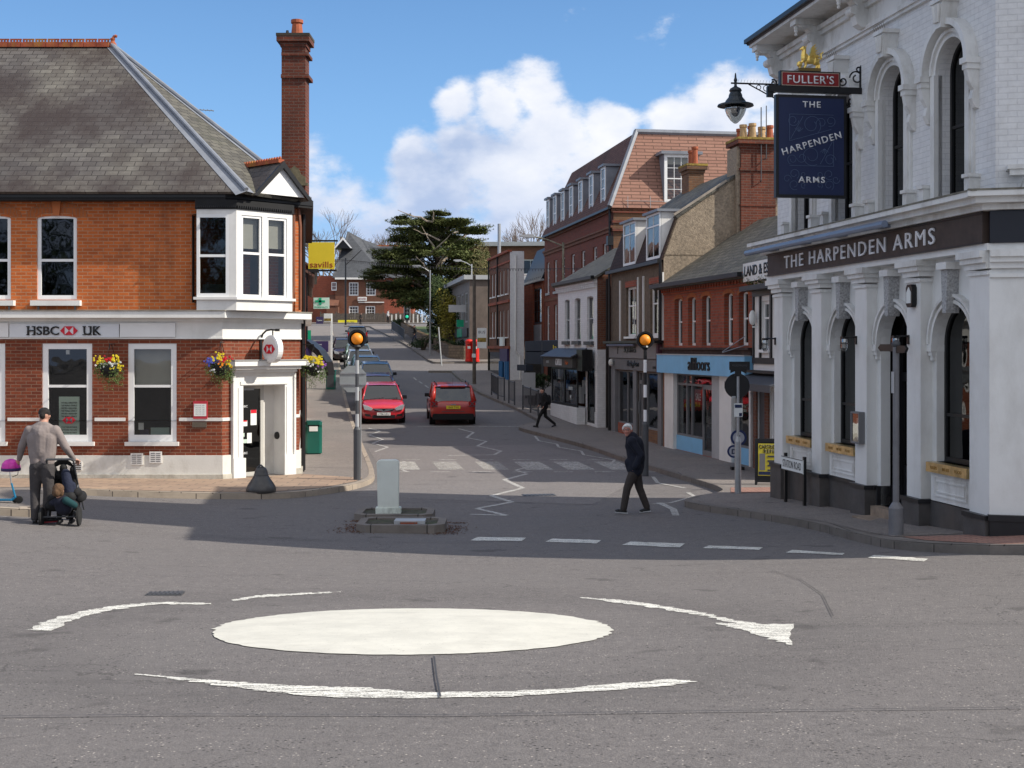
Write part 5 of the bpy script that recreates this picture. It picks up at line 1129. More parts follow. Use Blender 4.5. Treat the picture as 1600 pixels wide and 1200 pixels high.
def stock(o, x0, x1, z0, z1, y0, n, cols, seed=1):
    rnd = random.Random(seed)
    for k in range(n):
        w_, h_ = rnd.uniform(.15, .5), rnd.uniform(.15, .7); xx = rnd.uniform(x0, x1 - w_); zz_ = rnd.uniform(z0, max(z0, z1 - h_)); yy = rnd.uniform(y0, y0 + .8)
        B().box(xx, yy, zz_, xx + w_, yy + .12, zz_ + h_).build('display_stock', M[rnd.choice(cols)], o)
M['stock_red'] = mat('stock_red', (.32, .03, .04), .8, .3, 6); M['stock_blue'] = mat('stock_blue', (.05, .2, .5), .8, .3, 6); M['stock_brown'] = mat('stock_brown', (.2, .12, .07), .8, .3, 6)
o = shopfront(r, X(1055), X(1111), .45, 2.3, [X(1070), X(1078)], door=(X(1095), X(1111)), fm=M['grey'], stall=M['blue_shop'], trans=1.95)
stock(o, X(1058), X(1092), .45, 1.8, .5, 9, ['stock_red', 'dgrey', 'stock_brown', 'paper', 'lgrey'], 3)
sp = B().box(X(1079), .12, 1.42, X(1091), .13, 1.85).build('sale_poster', M['stock_red'], o); text('SALE', M['paper'], sp, ((X(1079) + X(1091)) / 2, .118, 1.64), h=.2, w=.42, depth=.002)
B().box(X(1112), -.0, -.4, X(1127), .1, 2.3).build('shop_panel', M['lgrey'], r)
o = shopfront(r, X(1146), X(1173), .45, 2.3, [X(1149)], fm=M['grey'], stall=M['blue_shop']); stock(o, X(1152), X(1173), .45, 1.8, .5, 6, ['stock_red', 'dgrey', 'stock_brown', 'lgrey'], 5)
c = B(); c.tube((X(1140), -.2, 2.95), (X(1165), -.02, 3.35), .012); c.tube((X(1140), -.2, 2.93), (X(1170), -.1, 3.12), .01); c.build('stay_rod', M['steel'], r)
# ---------------------------------------------------------------- pebbledashed house with tile-hung top
A2 = at(955, 600, 47.0); B2 = (A1.x - .0, A1.y + .01)
PB = Fac('pebbledash_building', (A2.x, A2.y), B2, .0, 'pebbledashed building with tile hung top floor, two tall dormers and grey shopfronts', 'building')
r = PB.root; L_ = PB.len; X = PB.x; DP = 5.6
fw = [(X(978.5), X(994), 3.45, 5.12), (X(1016), X(1032), 3.45, 5.10)]
sf = [(X(962), X(992), .02, 2.28), (X(996), X(1034), .02, 2.28)]
body(PB, 0, L_, -.5, 5.95, DP, fw + sf, M['brick_yel'] if False else mat('rough_brown_render', (.135, .10, .07), .95, .3, 8, .8, 25, dirt=(.06, .05, .04), dirt_a=.6), M['pebble'], dep=.14)
for h in fw:
    window(r, *h, y=.08, t=.07, rail=.62, nx=2, gl=M['glass'], blind=.25, sill=1); B().box(h[0] - .08, -.02, h[3], h[1] + .08, .02, h[3] + .2).build('brick_lintel', M['brick_red'], r)
for px_ in (970, 998, 1006.5, 1037): c = B(); c.box(max(0, X(px_)) - .035, -.05, 3.3, max(0, X(px_)) + .035, 0, 5.4); c.build('white_batten', M['white'], r)
c = B(); k = .42                                   # mansard front slope, then the main roof behind
mz0, mz1, my = 5.95, 7.15, .42
slab(c, [(-.02, -.08, mz0 - .15), (L_, -.08, mz0 - .15), (L_, my, mz1), (-.02, my, mz1)], .07); c.build('mansard_slope', M['tile_hang'], r)
c = B(); slab(c, [(-.02, my - .05, mz1 - .02), (L_ + .06, my - .05, mz1 - .02), (L_ + .06, 2.7, 8.75), (-.02, 2.7, 8.75)], .08); slab(c, [(-.02, 2.7, 8.75), (L_ + .06, 2.7, 8.75), (L_ + .06, DP, 6.3), (-.02, DP, 6.3)], .08); c.build('roof', M['slate2'], r)
for xx in (0, L_): B().prism([(0.0, 5.9), (my - .03, mz1 - .08), (2.7, 8.65), (DP, 6.2), (DP, 5.9)], xx - .12 if xx else 0, xx if xx else .12, 'x').build('gable_wall', M['pebble'], r)
c = B(); c.path([(L_ + .03, my - .1, mz1 + .02), (L_ + .03, 2.0, 8.26)], .05, 4); c.build('verge_coping', M['concrete'], r)
B().box(-.1, -.20, mz0 - .26, L_, -.06, mz0 - .15).build('gutter', M['black'], r)
for a, d in ((974, 993), (1010, 1031)):
    xa_, xb_ = X(a, -.05), X(d, -.05); q = window(r, xa_, xb_, 5.86, 7.3, y=-.06, t=.07, rail=.72, nx=2, gl=M['glass'], room=False, name='dormer_window', blind=.2)
    c = B(); c.box(xa_, -.0, 5.9, xa_ + .06, 1.1, 7.3); c.box(xb_ - .06, 0, 5.9, xb_, 1.1, 7.3); c.build('dormer_cheek', M['white'], q); B().box(xa_ - .10, -.16, 7.3, xb_ + .10, 1.6, 7.38).build('dormer_roof', M['lead'], q)
    B().box(xa_ + .06, .9, 5.9, xb_ - .06, .95, 7.3).build('dormer_room', M['room'], q)
c = B(); c.box(.1, -.12, 2.72, L_ - .3, .0, 3.22); fb = c.build('shop_board', mat('taupe_board', (.20, .185, .18), .6, .1), r)
text('SQUIRES', M['ltext'], fb, (X(990), -.123, 2.99), h=.22, w=1.55, depth=.02); text('f', M['ltext'], fb, (X(971), -.123, 2.98), h=.24, depth=.02)
c = B(); c.box(-.05, -.3, 3.22, L_, .02, 3.3); c.build('board_hood', M['black'], r); c = B(); c.tube((.3, -.22, 3.16), (X(1000), -.22, 3.16), .04); c.build('blind_box', mat('blue_grey_tube', (.17, .17, .23), .4, .05), r)
c = B(); c.box(.35, -.08, 2.32, L_ - .1, .0, 2.70); fb = c.build('shop_board', mat('grey_board', (.14, .135, .135), .6, .1), r)
text('Babylon', M['ltext'], fb, (X(993), -.083, 2.52), h=.24, w=1.5, depth=.02, bold=.02); text('HAIR', M['ltext'], fb, (X(1027), -.083, 2.45), h=.08, w=.4, depth=.01)
B().box(L_ - .32, -.16, 2.3, L_ - .12, .0, 3.2).build('party_post', mat('maroon_post', (.07, .02, .03), .6, .1), r)
o = shopfront(r, X(964), X(991), .45, 2.3, [X(978)], fm=M['grey'], stall=M['brick_red'], gl=M['glass_dark']); 
o = shopfront(r, X(996), X(1030), .45, 2.3, [X(1001), X(1008)], door=(X(996), X(1001)), fm=M['grey'], stall=M['brick_yel'])
stock(o, X(1010), X(1029), .5, 1.6, .4, 4, ['dgrey', 'lgrey', 'stock_blue'], 8)
for a, d in ((0, X(963)), (X(991), X(996)), (X(1030), L_ - .1)): B().box(a, -.05, -.4, d, .1, 2.32).build('shop_pilaster', M['grey'], r)
c = B(); c.path([(.12, -.1, 5.7), (.12, -.1, -.1)], .05, 8); c.path([(L_ - .02, -.1, 5.7), (L_ - .02, -.12, 3.3)], .05, 8); c.build('downpipe', M['black'], r)
c = B(); c.ball((X(962.5), -.18, 2.55), (.09, .09, .13), 10, 7); c.build('globe_lamp', M['render'], r)
# two stacks on its gable
chimney(r, L_ - .15, 2.95, 5.0, 9.55, .9, 1.12, M['brick_chim'], [(L_ - .35, 2.58), (L_ + .12, 2.52), (L_ + .12, 2.82), (L_ + .12, 3.12), (L_ + .12, 3.38), (L_ - .35, 2.95), (L_ - .35, 3.3)], potm=[M['terracotta'], M['buffpot'], M['buffpot'], M['buffpot'], M['terracotta']], poth=.42, rim=.14, potr=.11)
c = B(); c.box(L_ - .64, 2.35, 8.55, L_ + .34, 3.55, 8.63); c.box(L_ - .62, 2.37, 7.45, L_ + .32, 3.53, 7.53); c.build('chimney_band', M['brick_chim'], r)
B().box(L_ - .7, 2.28, 5.5, L_ + .2, 2.39, 9.3).build('rendered_side', M['pebble'], r)
chimney(r, 1.4, 2.6, 7.5, 9.45, .8, .55, M['brick_yel'], [(1.2, 2.6), (1.62, 2.6)], poth=.62, rim=.10, potr=.11)
c = B(); c.path([(L_ + .32, 3.0, 8.2), (L_ + .40, 3.0, 8.25), (L_ + .40, 3.0, 10.5)], .018, 5); c.path([(L_ + .32, 3.1, 8.9), (L_ + .42, 3.16, 8.92), (L_ + .42, 3.16, 10.55)], .016, 5); c.build('aerial_pole', M['dgrey'], r)
# ---------------------------------------------------------------- half-timbered house by the alley
A3 = at(1177.5, 600, 33.2); B3 = (6.55, 29.6)
HT = Fac('half_timbered_house', (A3.x, A3.y), B3, .08, 'white half timbered house with black beams and dark awning beside the alley', 'building')
r = HT.root; L_ = HT.len; X = HT.x
body(HT, 0, L_, -.5, 5.1, 5.0, [(X(1190), X(1204), 2.95, 4.15), (.35, 1.0, .02, 2.0), (1.3, L_ - .3, .6, 2.0)], M['white'], M['brick_red'])
B().box(0, -.05, -.4, L_, .0, 2.1).M
c = B(); c.box(.1, -.04, -.4, .35, .0, 2.1); c.box(1.0, -.04, -.4, 1.3, .0, 2.1); c.box(L_ - .3, -.04, -.4, L_, 0, 2.1); c.build('brick_pier', M['brick_brown'], r)
c = B(); 
for a, e_ in ((.0, .1), (X(1188), X(1190)), (X(1204.5), X(1207)), (L_ - .12, L_)): c.box(a, -.04, 2.6, e_, .0, 4.3)
c.box(0, -.045, 2.6, L_, 0, 2.75); c.box(0, -.045, 4.28, L_, 0, 4.42); c.build('timber_frame', M['black'], r)
window(r, X(1190), X(1204), 2.95, 4.15, y=.06, t=.08, nx=2, rail=.65, gl=M['glass'], sill=1)
c = B(); c.box(-.1, -.35, 4.42, L_ + .1, .0, 4.54); c.box(-.05, -.25, 2.38, L_ + .05, 0, 2.44); c.build('string_moulding', M['black'], r)
c = B(); c.box(-.12, -.24, 4.66, L_ + .1, .0, 5.12); sg = c.build('painted_sign', M['white'], r); text('LAND & ESTATE', M['ltext'], sg, (.02, -.243, 4.92), h=.26, w=2.9, depth=.01, bold=.02, align='LEFT')
c = B()
rnd = random.Random(4)
for k in range(160): p = Vector((rnd.uniform(-.1, L_), rnd.uniform(-.34, -.2), 4.56 + rnd.uniform(0, .16))); d = Vector((rnd.uniform(-1, 1), rnd.uniform(-1, 1), rnd.uniform(-.6, 1))) * .06; c.face([p, p + d, p + Vector((d.y, d.z, d.x))])
c.build('moss', mat('moss', (.08, .085, .03), .95, .4, 9), r)
roof2(HT, -.1, L_ + .15, 5.2, 6.8, 2.5, 5.0, M['slate2'], .2)
c = B(); c.prism([(0, 5.0), (2.5, 6.7), (5, 5.0)], L_ - .1, L_, 'x'); c.prism([(0, 5.0), (2.5, 6.7), (5, 5.0)], 0, .1, 'x'); c.build('gable_wall', M['brick_red'], r)
o = window(r, 1.3, L_ - .3, .6, 2.0, y=.06, t=.08, rail=0, nx=3, gl=M['glass_shop']); 
c = B(); c.box(.35, .04, 0, 1.0, .10, 2.0); c.build('door', M['dgrey'], r)
c = B(); slab(c, [(-.0, -.02, 2.36), (L_, -.02, 2.36), (L_, -.75, 2.14), (0, -.75, 2.14)], .03); c.box(0, -.76, 1.98, L_, -.74, 2.15); aw = c.build('awning', M['dgrey'], r); text('REILLYS', M['lgrey'], aw, (.36, -.762, 2.07), h=.10, w=.62, depth=.004)
c = B(); c.ball((X(1183), -.12, 3.75), (.09, .09, .19), 10, 8); c.box(X(1183) - .02, -.12, 3.5, X(1183) + .02, 0, 3.54); c.build('wall_lamp', M['paper'], r)
# ---------------------------------------------------------------- white cottage shop
A4 = at(872, 600, 54.2); B4 = at(933, 600, 48.2)
WC = Fac('white_cottage_shop', (A4.x, A4.y), (B4.x, B4.y), -.0, 'white painted two storey barber shop with bay window and dark hood', 'building')
r = WC.root; L_ = WC.len; X = WC.x; X_ = X
uw3 = [(X(882.5), X(890), 3.35, 5.0, .07), (X(898), X(907), 3.35, 5.0, .07), (X(917), X(927), 3.33, 5.0, .07)]
M['white_brick2'] = tiled('brick_painted_white', (.70, .70, .70), (.66, .66, .66), (.6, .6, .6), .235, .08, .006, (.35, .34, .32), .3, .5, .55, bump=.3, rough=.6)
body(WC, 0, L_, -.5, 5.7, 5.0, uw3 + [(.4, X(915), .8, 2.3), (X(917), X(929), .25, 2.3)], M['white_brick2'], M['brick_brown'])
for h in uw3: window(r, *h[:4], y=.08, t=.05, rail=.5, arch=.07, gl=M['glass'], sill=0, fm=M['lgrey'], blind=.4); B().box(h[0] - .08, -.12, h[2] - .16, h[1] + .08, .05, h[2] - .02).build('sill', M['dgrey'], r)
c = B()
for k in range(22): xx = (k + .5) * L_ / 22; c.box(xx - .06, -.12, 5.3, xx + .06, 0, 5.46)
c.box(0, -.14, 5.46, L_, 0, 5.62); c.build('dentil_course', M['white_brick2'], r); B().box(-.05, -.28, 5.6, L_ + .1, -.14, 5.72).build('gutter', M['black'], r)
roof2(WC, -.1, L_ + .1, 5.75, 7.2, 2.4, 5.0, M['slate2'], .25)
c = B(); c.prism([(0, 5.6), (2.4, 7.1), (5, 5.6)], L_ - .1, L_, 'x'); c.prism([(0, 5.6), (2.4, 7.1), (5, 5.6)], 0, .1, 'x'); c.build('gable_wall', M['brick_brown'], r)
B().box(L_ - .0, .0, -.4, L_ + .03, .35, 3.0).build('painted_return', M['white_brick2'], r)
xe = X(916)
c = B(); slab(c, [(-.1, -.1, 3.05), (X(921), -.1, 3.05), (X(921) , -.75, 2.72), (-.1, -.75, 2.72)], .04); c.build('hood', M['dgrey'], r)
c = B(); c.box(-.05, -.62, 2.30, X(919), -.3, 2.72); fb = c.build('shop_board', mat('board_brown_grey', (.06, .055, .05), .6, .1), r); text('CAPELLI', M['signwhite'], fb, (X(897), -.623, 2.51), h=.26, w=1.0, depth=.02); text('BARBER', M['lgrey'], fb, (X(879), -.623, 2.5), h=.1, w=.5, depth=.01); text('Hair', mat('letter_orange', (.5, .12, .03), .5), fb, (X(910), -.623, 2.5), h=.16, w=.5, depth=.01)
B().box(X(921), -.5, 2.2, X(930), -.1, 3.0).build('roller_shutter_box', M['black'], r)
o = window(r, .3, xe * .55, .8, 2.3, y=-.35, t=.09, rail=0, fm=M['black'], gl=M['glass_shop'], room=False); o2 = window(r, xe * .55, xe, .8, 2.3, y=-.35, t=.09, rail=0, fm=M['black'], gl=M['glass_shop'], room=False)
c = B(); c.box(.25, -.38, -.4, xe + .05, -.05, .8); c.build('bay_base', M['white_brick2'], r)
B().box(.3, .9, .8, xe, 1.0, 2.3).build('shop_interior', M['room'], r)
stock(o, .4, xe * .5, .85, 1.9, -.1, 8, ['lgrey', 'paper', 'stock_blue', 'dgrey'], 11); stock(o2, xe * .6, xe - .1, .85, 1.9, -.1, 6, ['lgrey', 'paper', 'dgrey'], 13)
text('M', M['paper'], o2, (xe * .78, -.36, 1.15), h=.2, depth=.004); text('SPORTS', M['paper'], o2, (xe * .78, -.36, 1.5), h=.12, w=.6, depth=.004)
o = window(r, X(917), X(929), .25, 2.3, y=.02, t=.08, rail=0, fm=M['black'], gl=M['glass_shop']); B().box(X(918), .25, 1.55, X(927), .3, 1.9).build('display_stock', M['stock_blue'], o); B().box(X(919), .3, .35, X(927), .35, .9).build('display_stock', M['papergreen'], o)
B().box(X(929) + .05, -.03, .7, X(929) + .09, -.0, 2.0).build('wall_text_strip', M['dgrey'], r)
c = B(); c.path([(L_ + .08, .35, 5.6), (L_ + .08, .35, -.2)], .05); c.path([(L_ + .08, .75, 5.2), (L_ + .08, .75, -.2)], .06); c.build('downpipe', M['black'], r)
# narrow dark link between the cottage and the pebbledashed house
NL = Fac('link_building', (B4.x + .95, B4.y - .15), (A2.x + .35, A2.y + .3), 0, 'narrow dark brick link between the white cottage and the pebbledashed building', 'building')
if NL.len > .3: body(NL, 0, NL.len, -.5, 5.6, 4, [], M['brick_brown']); roof2(NL, 0, NL.len, 5.6, 6.8, 2, 4, M['tile_dark'], .1)
B().box(.1, -.03, -.1, NL.len - .1, .0, 2.2).build('side_gate', M['lgrey'], NL.root)
# ---------------------------------------------------------------- tall brick building with mansard
A5 = (1.78, 71.7); B5 = (4.34, 56.1)
TB = Fac('mansard_building', A5, B5, .1, 'tall red brick building with pinkish tiled mansard roof and a row of white dormers', 'building')
r = TB.root; L_ = TB.len; X = TB.x; ZE = 8.95; DT = 15.0
rows_ = []
nw = 8; xs_ = [(X(a)) for a in (945, 929.5, 911, 895, 880, 868, 856)]
w2 = [(x - .42, x + .42, 5.9, 7.55) for x in xs_ if .6 < x < L_ - .5]; w1 = [(x - .42, x + .42, 3.3, 5.2) for x in xs_ if .6 < x < L_ - .5]
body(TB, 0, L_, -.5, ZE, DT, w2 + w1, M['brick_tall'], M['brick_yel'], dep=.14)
for h in w2 + w1: window(r, *h, y=.08, t=.06, rail=.5, nx=2, nzu=2, nzl=2, gl=M['glass'], sill=0, blind=.2, room=False); B().box(h[0] - .07, -.06, h[2] - .12, h[1] + .07, .04, h[2]).build('sill', M['lgrey'], r)
B().box(.3, .8, .0, L_ - .3, .9, 7.8).build('interior_wall', M['room'], r)
c = B(); c.box(0, -.06, 7.95, L_, 0, 8.1); c.box(-.02, -.12, 8.1, L_, 0, 8.2); c.box(0, -.03, 5.45, L_, 0, 5.6); c.box(-.02, -.10, 8.78, L_, 0, 8.98); c.build('cornice', M['brick_brown'], r)
# side facing the camera: dentil band, lead gutter
c = B(); c.box(L_, -.05, 8.74, L_ + .08, DT, 8.8); c.box(L_, -.05, 8.3, L_ + .05, DT, 8.42); c.box(L_, -.05, 7.95, L_ + .1, DT, 8.05)
for k in range(60): c.box(L_ + .001, .1 + k * .24, 8.84, L_ + .07, .2 + k * .24, 8.90)
c.build('side_cornice', M['brick_tall'], r)
mi, mh = 1.15, 3.45                      # mansard inset and rise
zt_ = ZE + mh
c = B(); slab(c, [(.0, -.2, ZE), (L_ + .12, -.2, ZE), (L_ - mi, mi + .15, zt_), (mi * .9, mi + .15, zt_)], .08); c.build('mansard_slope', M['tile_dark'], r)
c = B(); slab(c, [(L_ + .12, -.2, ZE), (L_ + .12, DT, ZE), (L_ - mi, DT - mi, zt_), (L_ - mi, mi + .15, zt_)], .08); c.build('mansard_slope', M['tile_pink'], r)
c = B(); slab(c, [(0, -.2, ZE), (mi * .9, mi + .15, zt_), (mi * .9, DT - mi, zt_), (0, DT, ZE)], .08); slab(c, [(mi * .9, mi + .15, zt_), (L_ - mi, mi + .15, zt_), (L_ - mi, DT - mi, zt_), (mi * .9, DT - mi, zt_)], .06); slab(c, [(0, DT, ZE), (mi * .9, DT - mi, zt_), (L_ - mi, DT - mi, zt_), (L_ + .1, DT, ZE)], .06); c.build('roof_top', M['lead'], r)
c = B(); c.tube((L_ + .12, -.2, ZE + .04), (L_ - mi, mi + .15, zt_ + .04), .12, .12, 6); c.tube((L_ - mi, mi + .1, zt_ + .04), (L_ - mi, DT - mi, zt_ + .04), .12, .12, 6); c.build('lead_hip', M['lead'], r)
for px_ in (952, 933, 916, 901, 887.5, 875, 864):
    xc = X(px_, .3)
    if not .4 < xc < L_ - .4: continue
    q = window(r, xc - .40, xc + .40, ZE + .10, ZE + 2.0, y=.0, t=.10, rail=.5, nx=2, nzu=2, nzl=2, room=False, gl=M['glass'], name='dormer_window', blind=.1)
    c = B(); c.box(xc - .42, .05, ZE + .05, xc - .36, 1.0, ZE + 1.98); c.box(xc + .36, .05, ZE + .05, xc + .42, 1.0, ZE + 1.98); c.build('dormer_cheek', M['lead'], q); B().box(xc - .52, -.10, ZE + 2.0, xc + .52, 1.1, ZE + 2.1).build('dormer_roof', M['lead'], q); B().box(xc - .36, .6, ZE + .1, xc + .36, .65, ZE + 1.98).build('dormer_room', M['room'], q)
# dormer on the pink slope, faces the camera
MD = Matrix.Translation((L_, 0, 0)) @ Matrix.Rotation(R(90), 4, 'Z')
yc_ = (at(1073, 300, 57).x - TB.B.x) / .987 - .3
q = window(r, yc_ - .75, yc_ + .75, ZE + .25, ZE + 2.35, y=-.02, t=.13, rail=.5, nx=4, nzu=2, nzl=2, room=False, gl=M['glass'], MX=MD, name='dormer_window', blind=.2)
c = B(MD); c.box(yc_ - .78, .03, ZE + .2, yc_ - .70, 1.4, ZE + 2.35); c.box(yc_ + .70, .03, ZE + .2, yc_ + .78, 1.4, ZE + 2.35); c.build('dormer_cheek', M['lead'], q); B(MD).box(yc_ - .92, -.15, ZE + 2.35, yc_ + .92, 1.2, ZE + 2.48).build('dormer_roof', M['lead'], q); B(MD).box(yc_ - .7, .8, ZE + .2, yc_ + .7, .85, ZE + 2.35).build('dormer_room', M['room'], q)
c = B()
for k in range(8): c.tube((L_ + .12, .6 + k * 1.0, ZE), (L_ + .12, .6 + k * 1.0, ZE + .5), .012, n=4)
c.path([(L_ + .12, .5, ZE + .3), (L_ + .12, 8.2, ZE + .3)], .010, 4); c.build('snow_guard', M['lgrey'], r)
B().box(-.05, -.30, ZE - .08, L_ + .2, -.18, ZE + .02).build('gutter', M['black'], r); c = B(); c.path([(L_ - .15, -.12, ZE), (L_ - .15, -.12, 2.6)], .07); c.box(L_ - .3, -.25, ZE - 1.6, L_, 0, ZE - 1.2); c.build('downpipe', M['black'], r)
# restaurant front and awning
c = B(); c.box(.5, -.05, 2.5, L_ - 1.0, .0, 3.1); c.build('shop_board', mat('steel_board', (.25, .26, .25), .4, .3, 6), r)
c = B(); c.box(1.0, -.03, .3, L_ - 1.5, .0, 2.4); c.build('shop_window', M['glass_dark'], r)
# awning near the road: box canopy on posts
p0, p1 = at(820, 560, 61.5), at(876, 560, 56.5)
AW = Fac('restaurant_awning', (p0.x, p0.y), (p1.x, p1.y), G(1.2, 59) + .12, 'dark navy awning enclosure on slim posts in front of the tall brick building', 'awning')
r = AW.root; L_ = AW.len; zt2 = AW.z(820, 531); zm = AW.z(820, 549); zb2 = AW.z(820, 568)
c = B(); slab(c, [(0, 1.6, zt2), (L_, 1.6, zt2), (L_, 0, zt2 - .06), (0, 0, zt2 - .06)], .05); c.box(0, 0, zm + .02, L_, .04, zt2 - .06); c.box(0, 0, zb2, L_, .04, zm - .02); c.box(L_ - .03, .04, zb2, L_, 1.6, zt2 - .1); c.box(0, .04, zb2, .03, 1.6, zt2 - .1); c.build('canopy', M['navy'], r)
text('la', M['yellow'], r, (L_ * .86, -.01, zt2 - .35), h=.2, w=.5, depth=.01)
c = B()
for x in (.05, L_ * .5, L_ - .06): c.box(x - .04, 0.0, -.2, x + .04, .08, zt2 - .1)
c.build('post', M['dgrey'], r); c = B(); c.box(-.1, -.35, zb2 - .32, 1.3, .0, zb2 - .05); c.build('side_valance', M['navy'], r)
B().box(L_ * .45, 1.4, .6, L_ * .95, 1.5, 2.0).build('doorway_panel', mat('orange_door', (.20, .07, .03), .7, .2), r)  # flat orange brown panel behind the awning
# ---------------------------------------------------------------- dark clad building beyond it
A6 = (.80, 77.9); B6 = (1.76, 71.9)
DC = Fac('clad_building', A6, B6, .5, 'orange brick building with black metal clad top storey', 'building')
r = DC.root; L_ = DC.len; X = DC.x
body(DC, 0, L_, -.5, 6.3, 6, [(X(833), X(846), 3.9, 5.9)], M['brick_yel'] if False else tiled('bright_orange_brick', (.34, .09, .035), (.24, .06, .03), (.15, .06, .04), .235, .08, .009), M['brick_tall'])
window(r, X(833), X(846), 3.9, 5.9, y=.05, t=.08, nx=3, rail=0, nzu=3, fm=M['dgrey'], gl=M['glass'])
c = B(); 
for k in range(7): x = .1 + k * L_ * .55 / 7; c.box(x, -.15, 2.6, x + .12, .0, 6.2)
c.build('brick_fins', M['brick_red'], r); B().box(X(833), -.06, 2.9, X(846), .0, 3.85).build('metal_panel', M['lgrey'], r)
c = B(); slab(c, [(0, -.15, 6.35), (L_, -.15, 6.35), (L_, .7, 8.3), (0, .7, 8.3)], .05); slab(c, [(0, .7, 8.3), (L_, .7, 8.3), (L_, 6, 8.4), (0, 6, 8.4)], .05); c.prism([(-.15, 6.3), (.7, 8.3), (6, 8.3), (6, 6.3)], 0.0, .05, 'x')
for k in range(1, 10): c.box(k * L_ / 10 - .02, -.12, 6.4, k * L_ / 10 + .02, -.02, 6.5)
c.build('metal_cladding', mat('black_cladding', (.03, .035, .045), .5, .15, 4), r); B().box(0, -.2, 6.24, L_, 0, 6.34).build('coping', M['lgrey'], r)
B().box(.2, -.04, 1.9, L_ - .2, .0, 2.5).build('shop_board', M['lgrey'], r); B().box(.3, -.03, .1, L_ - .3, 0, 1.85).build('shop_window', M['glass_dark'], r)
# ---------------------------------------------------------------- brick building with deep blue shop and white return
A7 = (-1.36, 79.4); B7 = (-.11, 71.8)
BB = Fac('corner_brick_building', A7, B7, .9, 'brown brick building with sash windows, deep blue shopfront and white end wall', 'building')
r = BB.root; L_ = BB.len; X = BB.x
hs2 = []
for a in (769, 773.5, 781, 786.5, 793):
    for (z0_, z1_) in ((2.75, 4.25), (5.15, 6.5)): hs2.append((X(a) - .28 * (1.3 if a < 780 else 1), X(a) + .28, z0_, z1_))
body(BB, 0, L_, -1, 7.45, .78, hs2, M['brick_brown'], M['white_brick2'])
for h in hs2: window(r, *h, y=.06, t=.05, rail=.5, gl=M['glass'], room=False, blind=.5, sill=1)
B().box(.2, .6, 0, L_ - .2, .7, 7).build('interior_wall', M['room'], r)
c = B(); c.box(-.03, -.10, 4.65, L_, 0, 4.8); c.box(-.03, -.06, 6.85, L_, 0, 6.95); c.box(-.05, -.15, 7.4, L_ + .05, .1, 7.52); c.box(-.1, -.12, 2.1, L_ + .1, 0, 2.25); c.build('cornice', M['brick_red'], r); c = B(); c.path([(L_ * .47, -.08, 7.4), (L_ * .47, -.08, 2.3)], .05); c.path([(.15, -.08, 7.4), (.15, -.08, 0)], .05); c.build('downpipe', M['black'], r)
c = B(); c.box(L_ - 2.9, -.12, 1.4, L_ - .3, .0, 2.1); c.build('shop_board', M['purple'], r); o = shopfront(r, L_ - 2.9, L_ - .3, .3, 1.4, [L_ - 2.2, L_ - 1.5, L_ - .9], fm=M['blue2'], stall=M['blue2'], y=-.08); c = B(); 
for x in (L_ - 2.95, L_ - 2.2, L_ - .9, L_ - .35): c.box(x - .09, -.16, -.3, x + .09, -.08, 1.4)
c.build('shop_pilaster', M['blue2'], r)
B().box(.3, -.06, .1, L_ - 3.2, .0, 1.9).build('shop_window', M['glass_dark'], r); B().box(L_ - 2.5, -.2, 2.25, L_ - 1.2, -.1, 2.75).build('projecting_board', M['paper'], r)
c = B(); c.path([(L_ + .06, .3, 7.2), (L_ + .06, .3, 2.0), (L_ + .06, .55, 1.7), (L_ + .06, .55, -.2)], .05); c.build('white_downpipe', M['white'], r)
B().tube((.6, .5, 7.4), (.6, .5, 9.6), .1).build('flue_pipe', M['steel'], r)
# ---------------------------------------------------------------- beyond the side road
A8 = (-5.0, 104.0); B8 = (-2.9, 89.5)
FB = Fac('far_shop_terrace', A8, B8, 1.5, 'grey framed shop block with scaffold like glazing beyond the side road', 'building')
r = FB.root; L_ = FB.len
hh = [(1 + k * 2.6, 3.0 + k * 2.6, 3.3, 5.4) for k in range(5)]
body(FB, 0, L_, -1, 6.2, 8, hh, mat('grey_panel_wall', (.19, .18, .17), .7, .2, 2), mat('brown_grey_wall', (.12, .095, .08), .8, .2, 2))
for h in hh: window(r, *h, y=.05, t=.1, nx=4, nzu=3, rail=0, fm=M['lgrey'], gl=M['glass'], room=False)
B().box(.2, .7, 0, L_ - .2, .8, 6).build('interior_wall', M['room'], r)
B().box(0, -.4, 6.2, L_ + .2, 8, 6.5).build('flat_roof', M['lgrey'], r)
for k in range(4): B().box(.4 + k * 3.5, -.12, 2.3, 3.6 + k * 3.5, 0, 2.9).build('shop_board', M[('purple', 'dgrey', 'green_sign', 'black')[k]], r); shopfront(r, .5 + k * 3.5, 3.5 + k * 3.5, .4, 2.3, [2 + k * 3.5], fm=M['dgrey'], stall=M['brick_brown'], y=.0, gl=M['glass_dark'])
c = B(); c.box(L_ - 2.8, -.6, 3.0, L_ - 2.7, -.1, 3.5); c.build('projecting_board', M['green_sign'], r); c = B(); c.box(L_ - 1.4, -1.3, 4.0, L_ - 1.3, -.1, 4.5); c.build('projecting_board', M['lgrey'], r)
# flats seen over the trees
fl = empty('flat_roofed_block', (-6, 128, 2.5), R(-4), 'flat roofed brick block rising behind the cedar tree', 'building')
hh = [(1 + k * 3, 2.6 + k * 3, z_, z_ + 1.5) for k in range(7) for z_ in (4.6, 7.6)]
b = B(); wall(b, 0, 24, -2, 10.4, hh); b.box(0, .2, -2, 24, 9, 10.4); b.build('wall', M['brick_brown'], fl)
for h in hh: window(fl, *h, y=.06, t=.1, rail=0, nx=2, gl=M['glass_dark'], room=False)
B().box(-.3, -.4, 10.4, 24.3, 9.3, 10.8).build('flat_roof', M['lgrey'], fl); c = B(); c.tube((11, 2, 10.5), (11, 2, 13), .15); c.build('flue_pipe', M['steel'], fl)
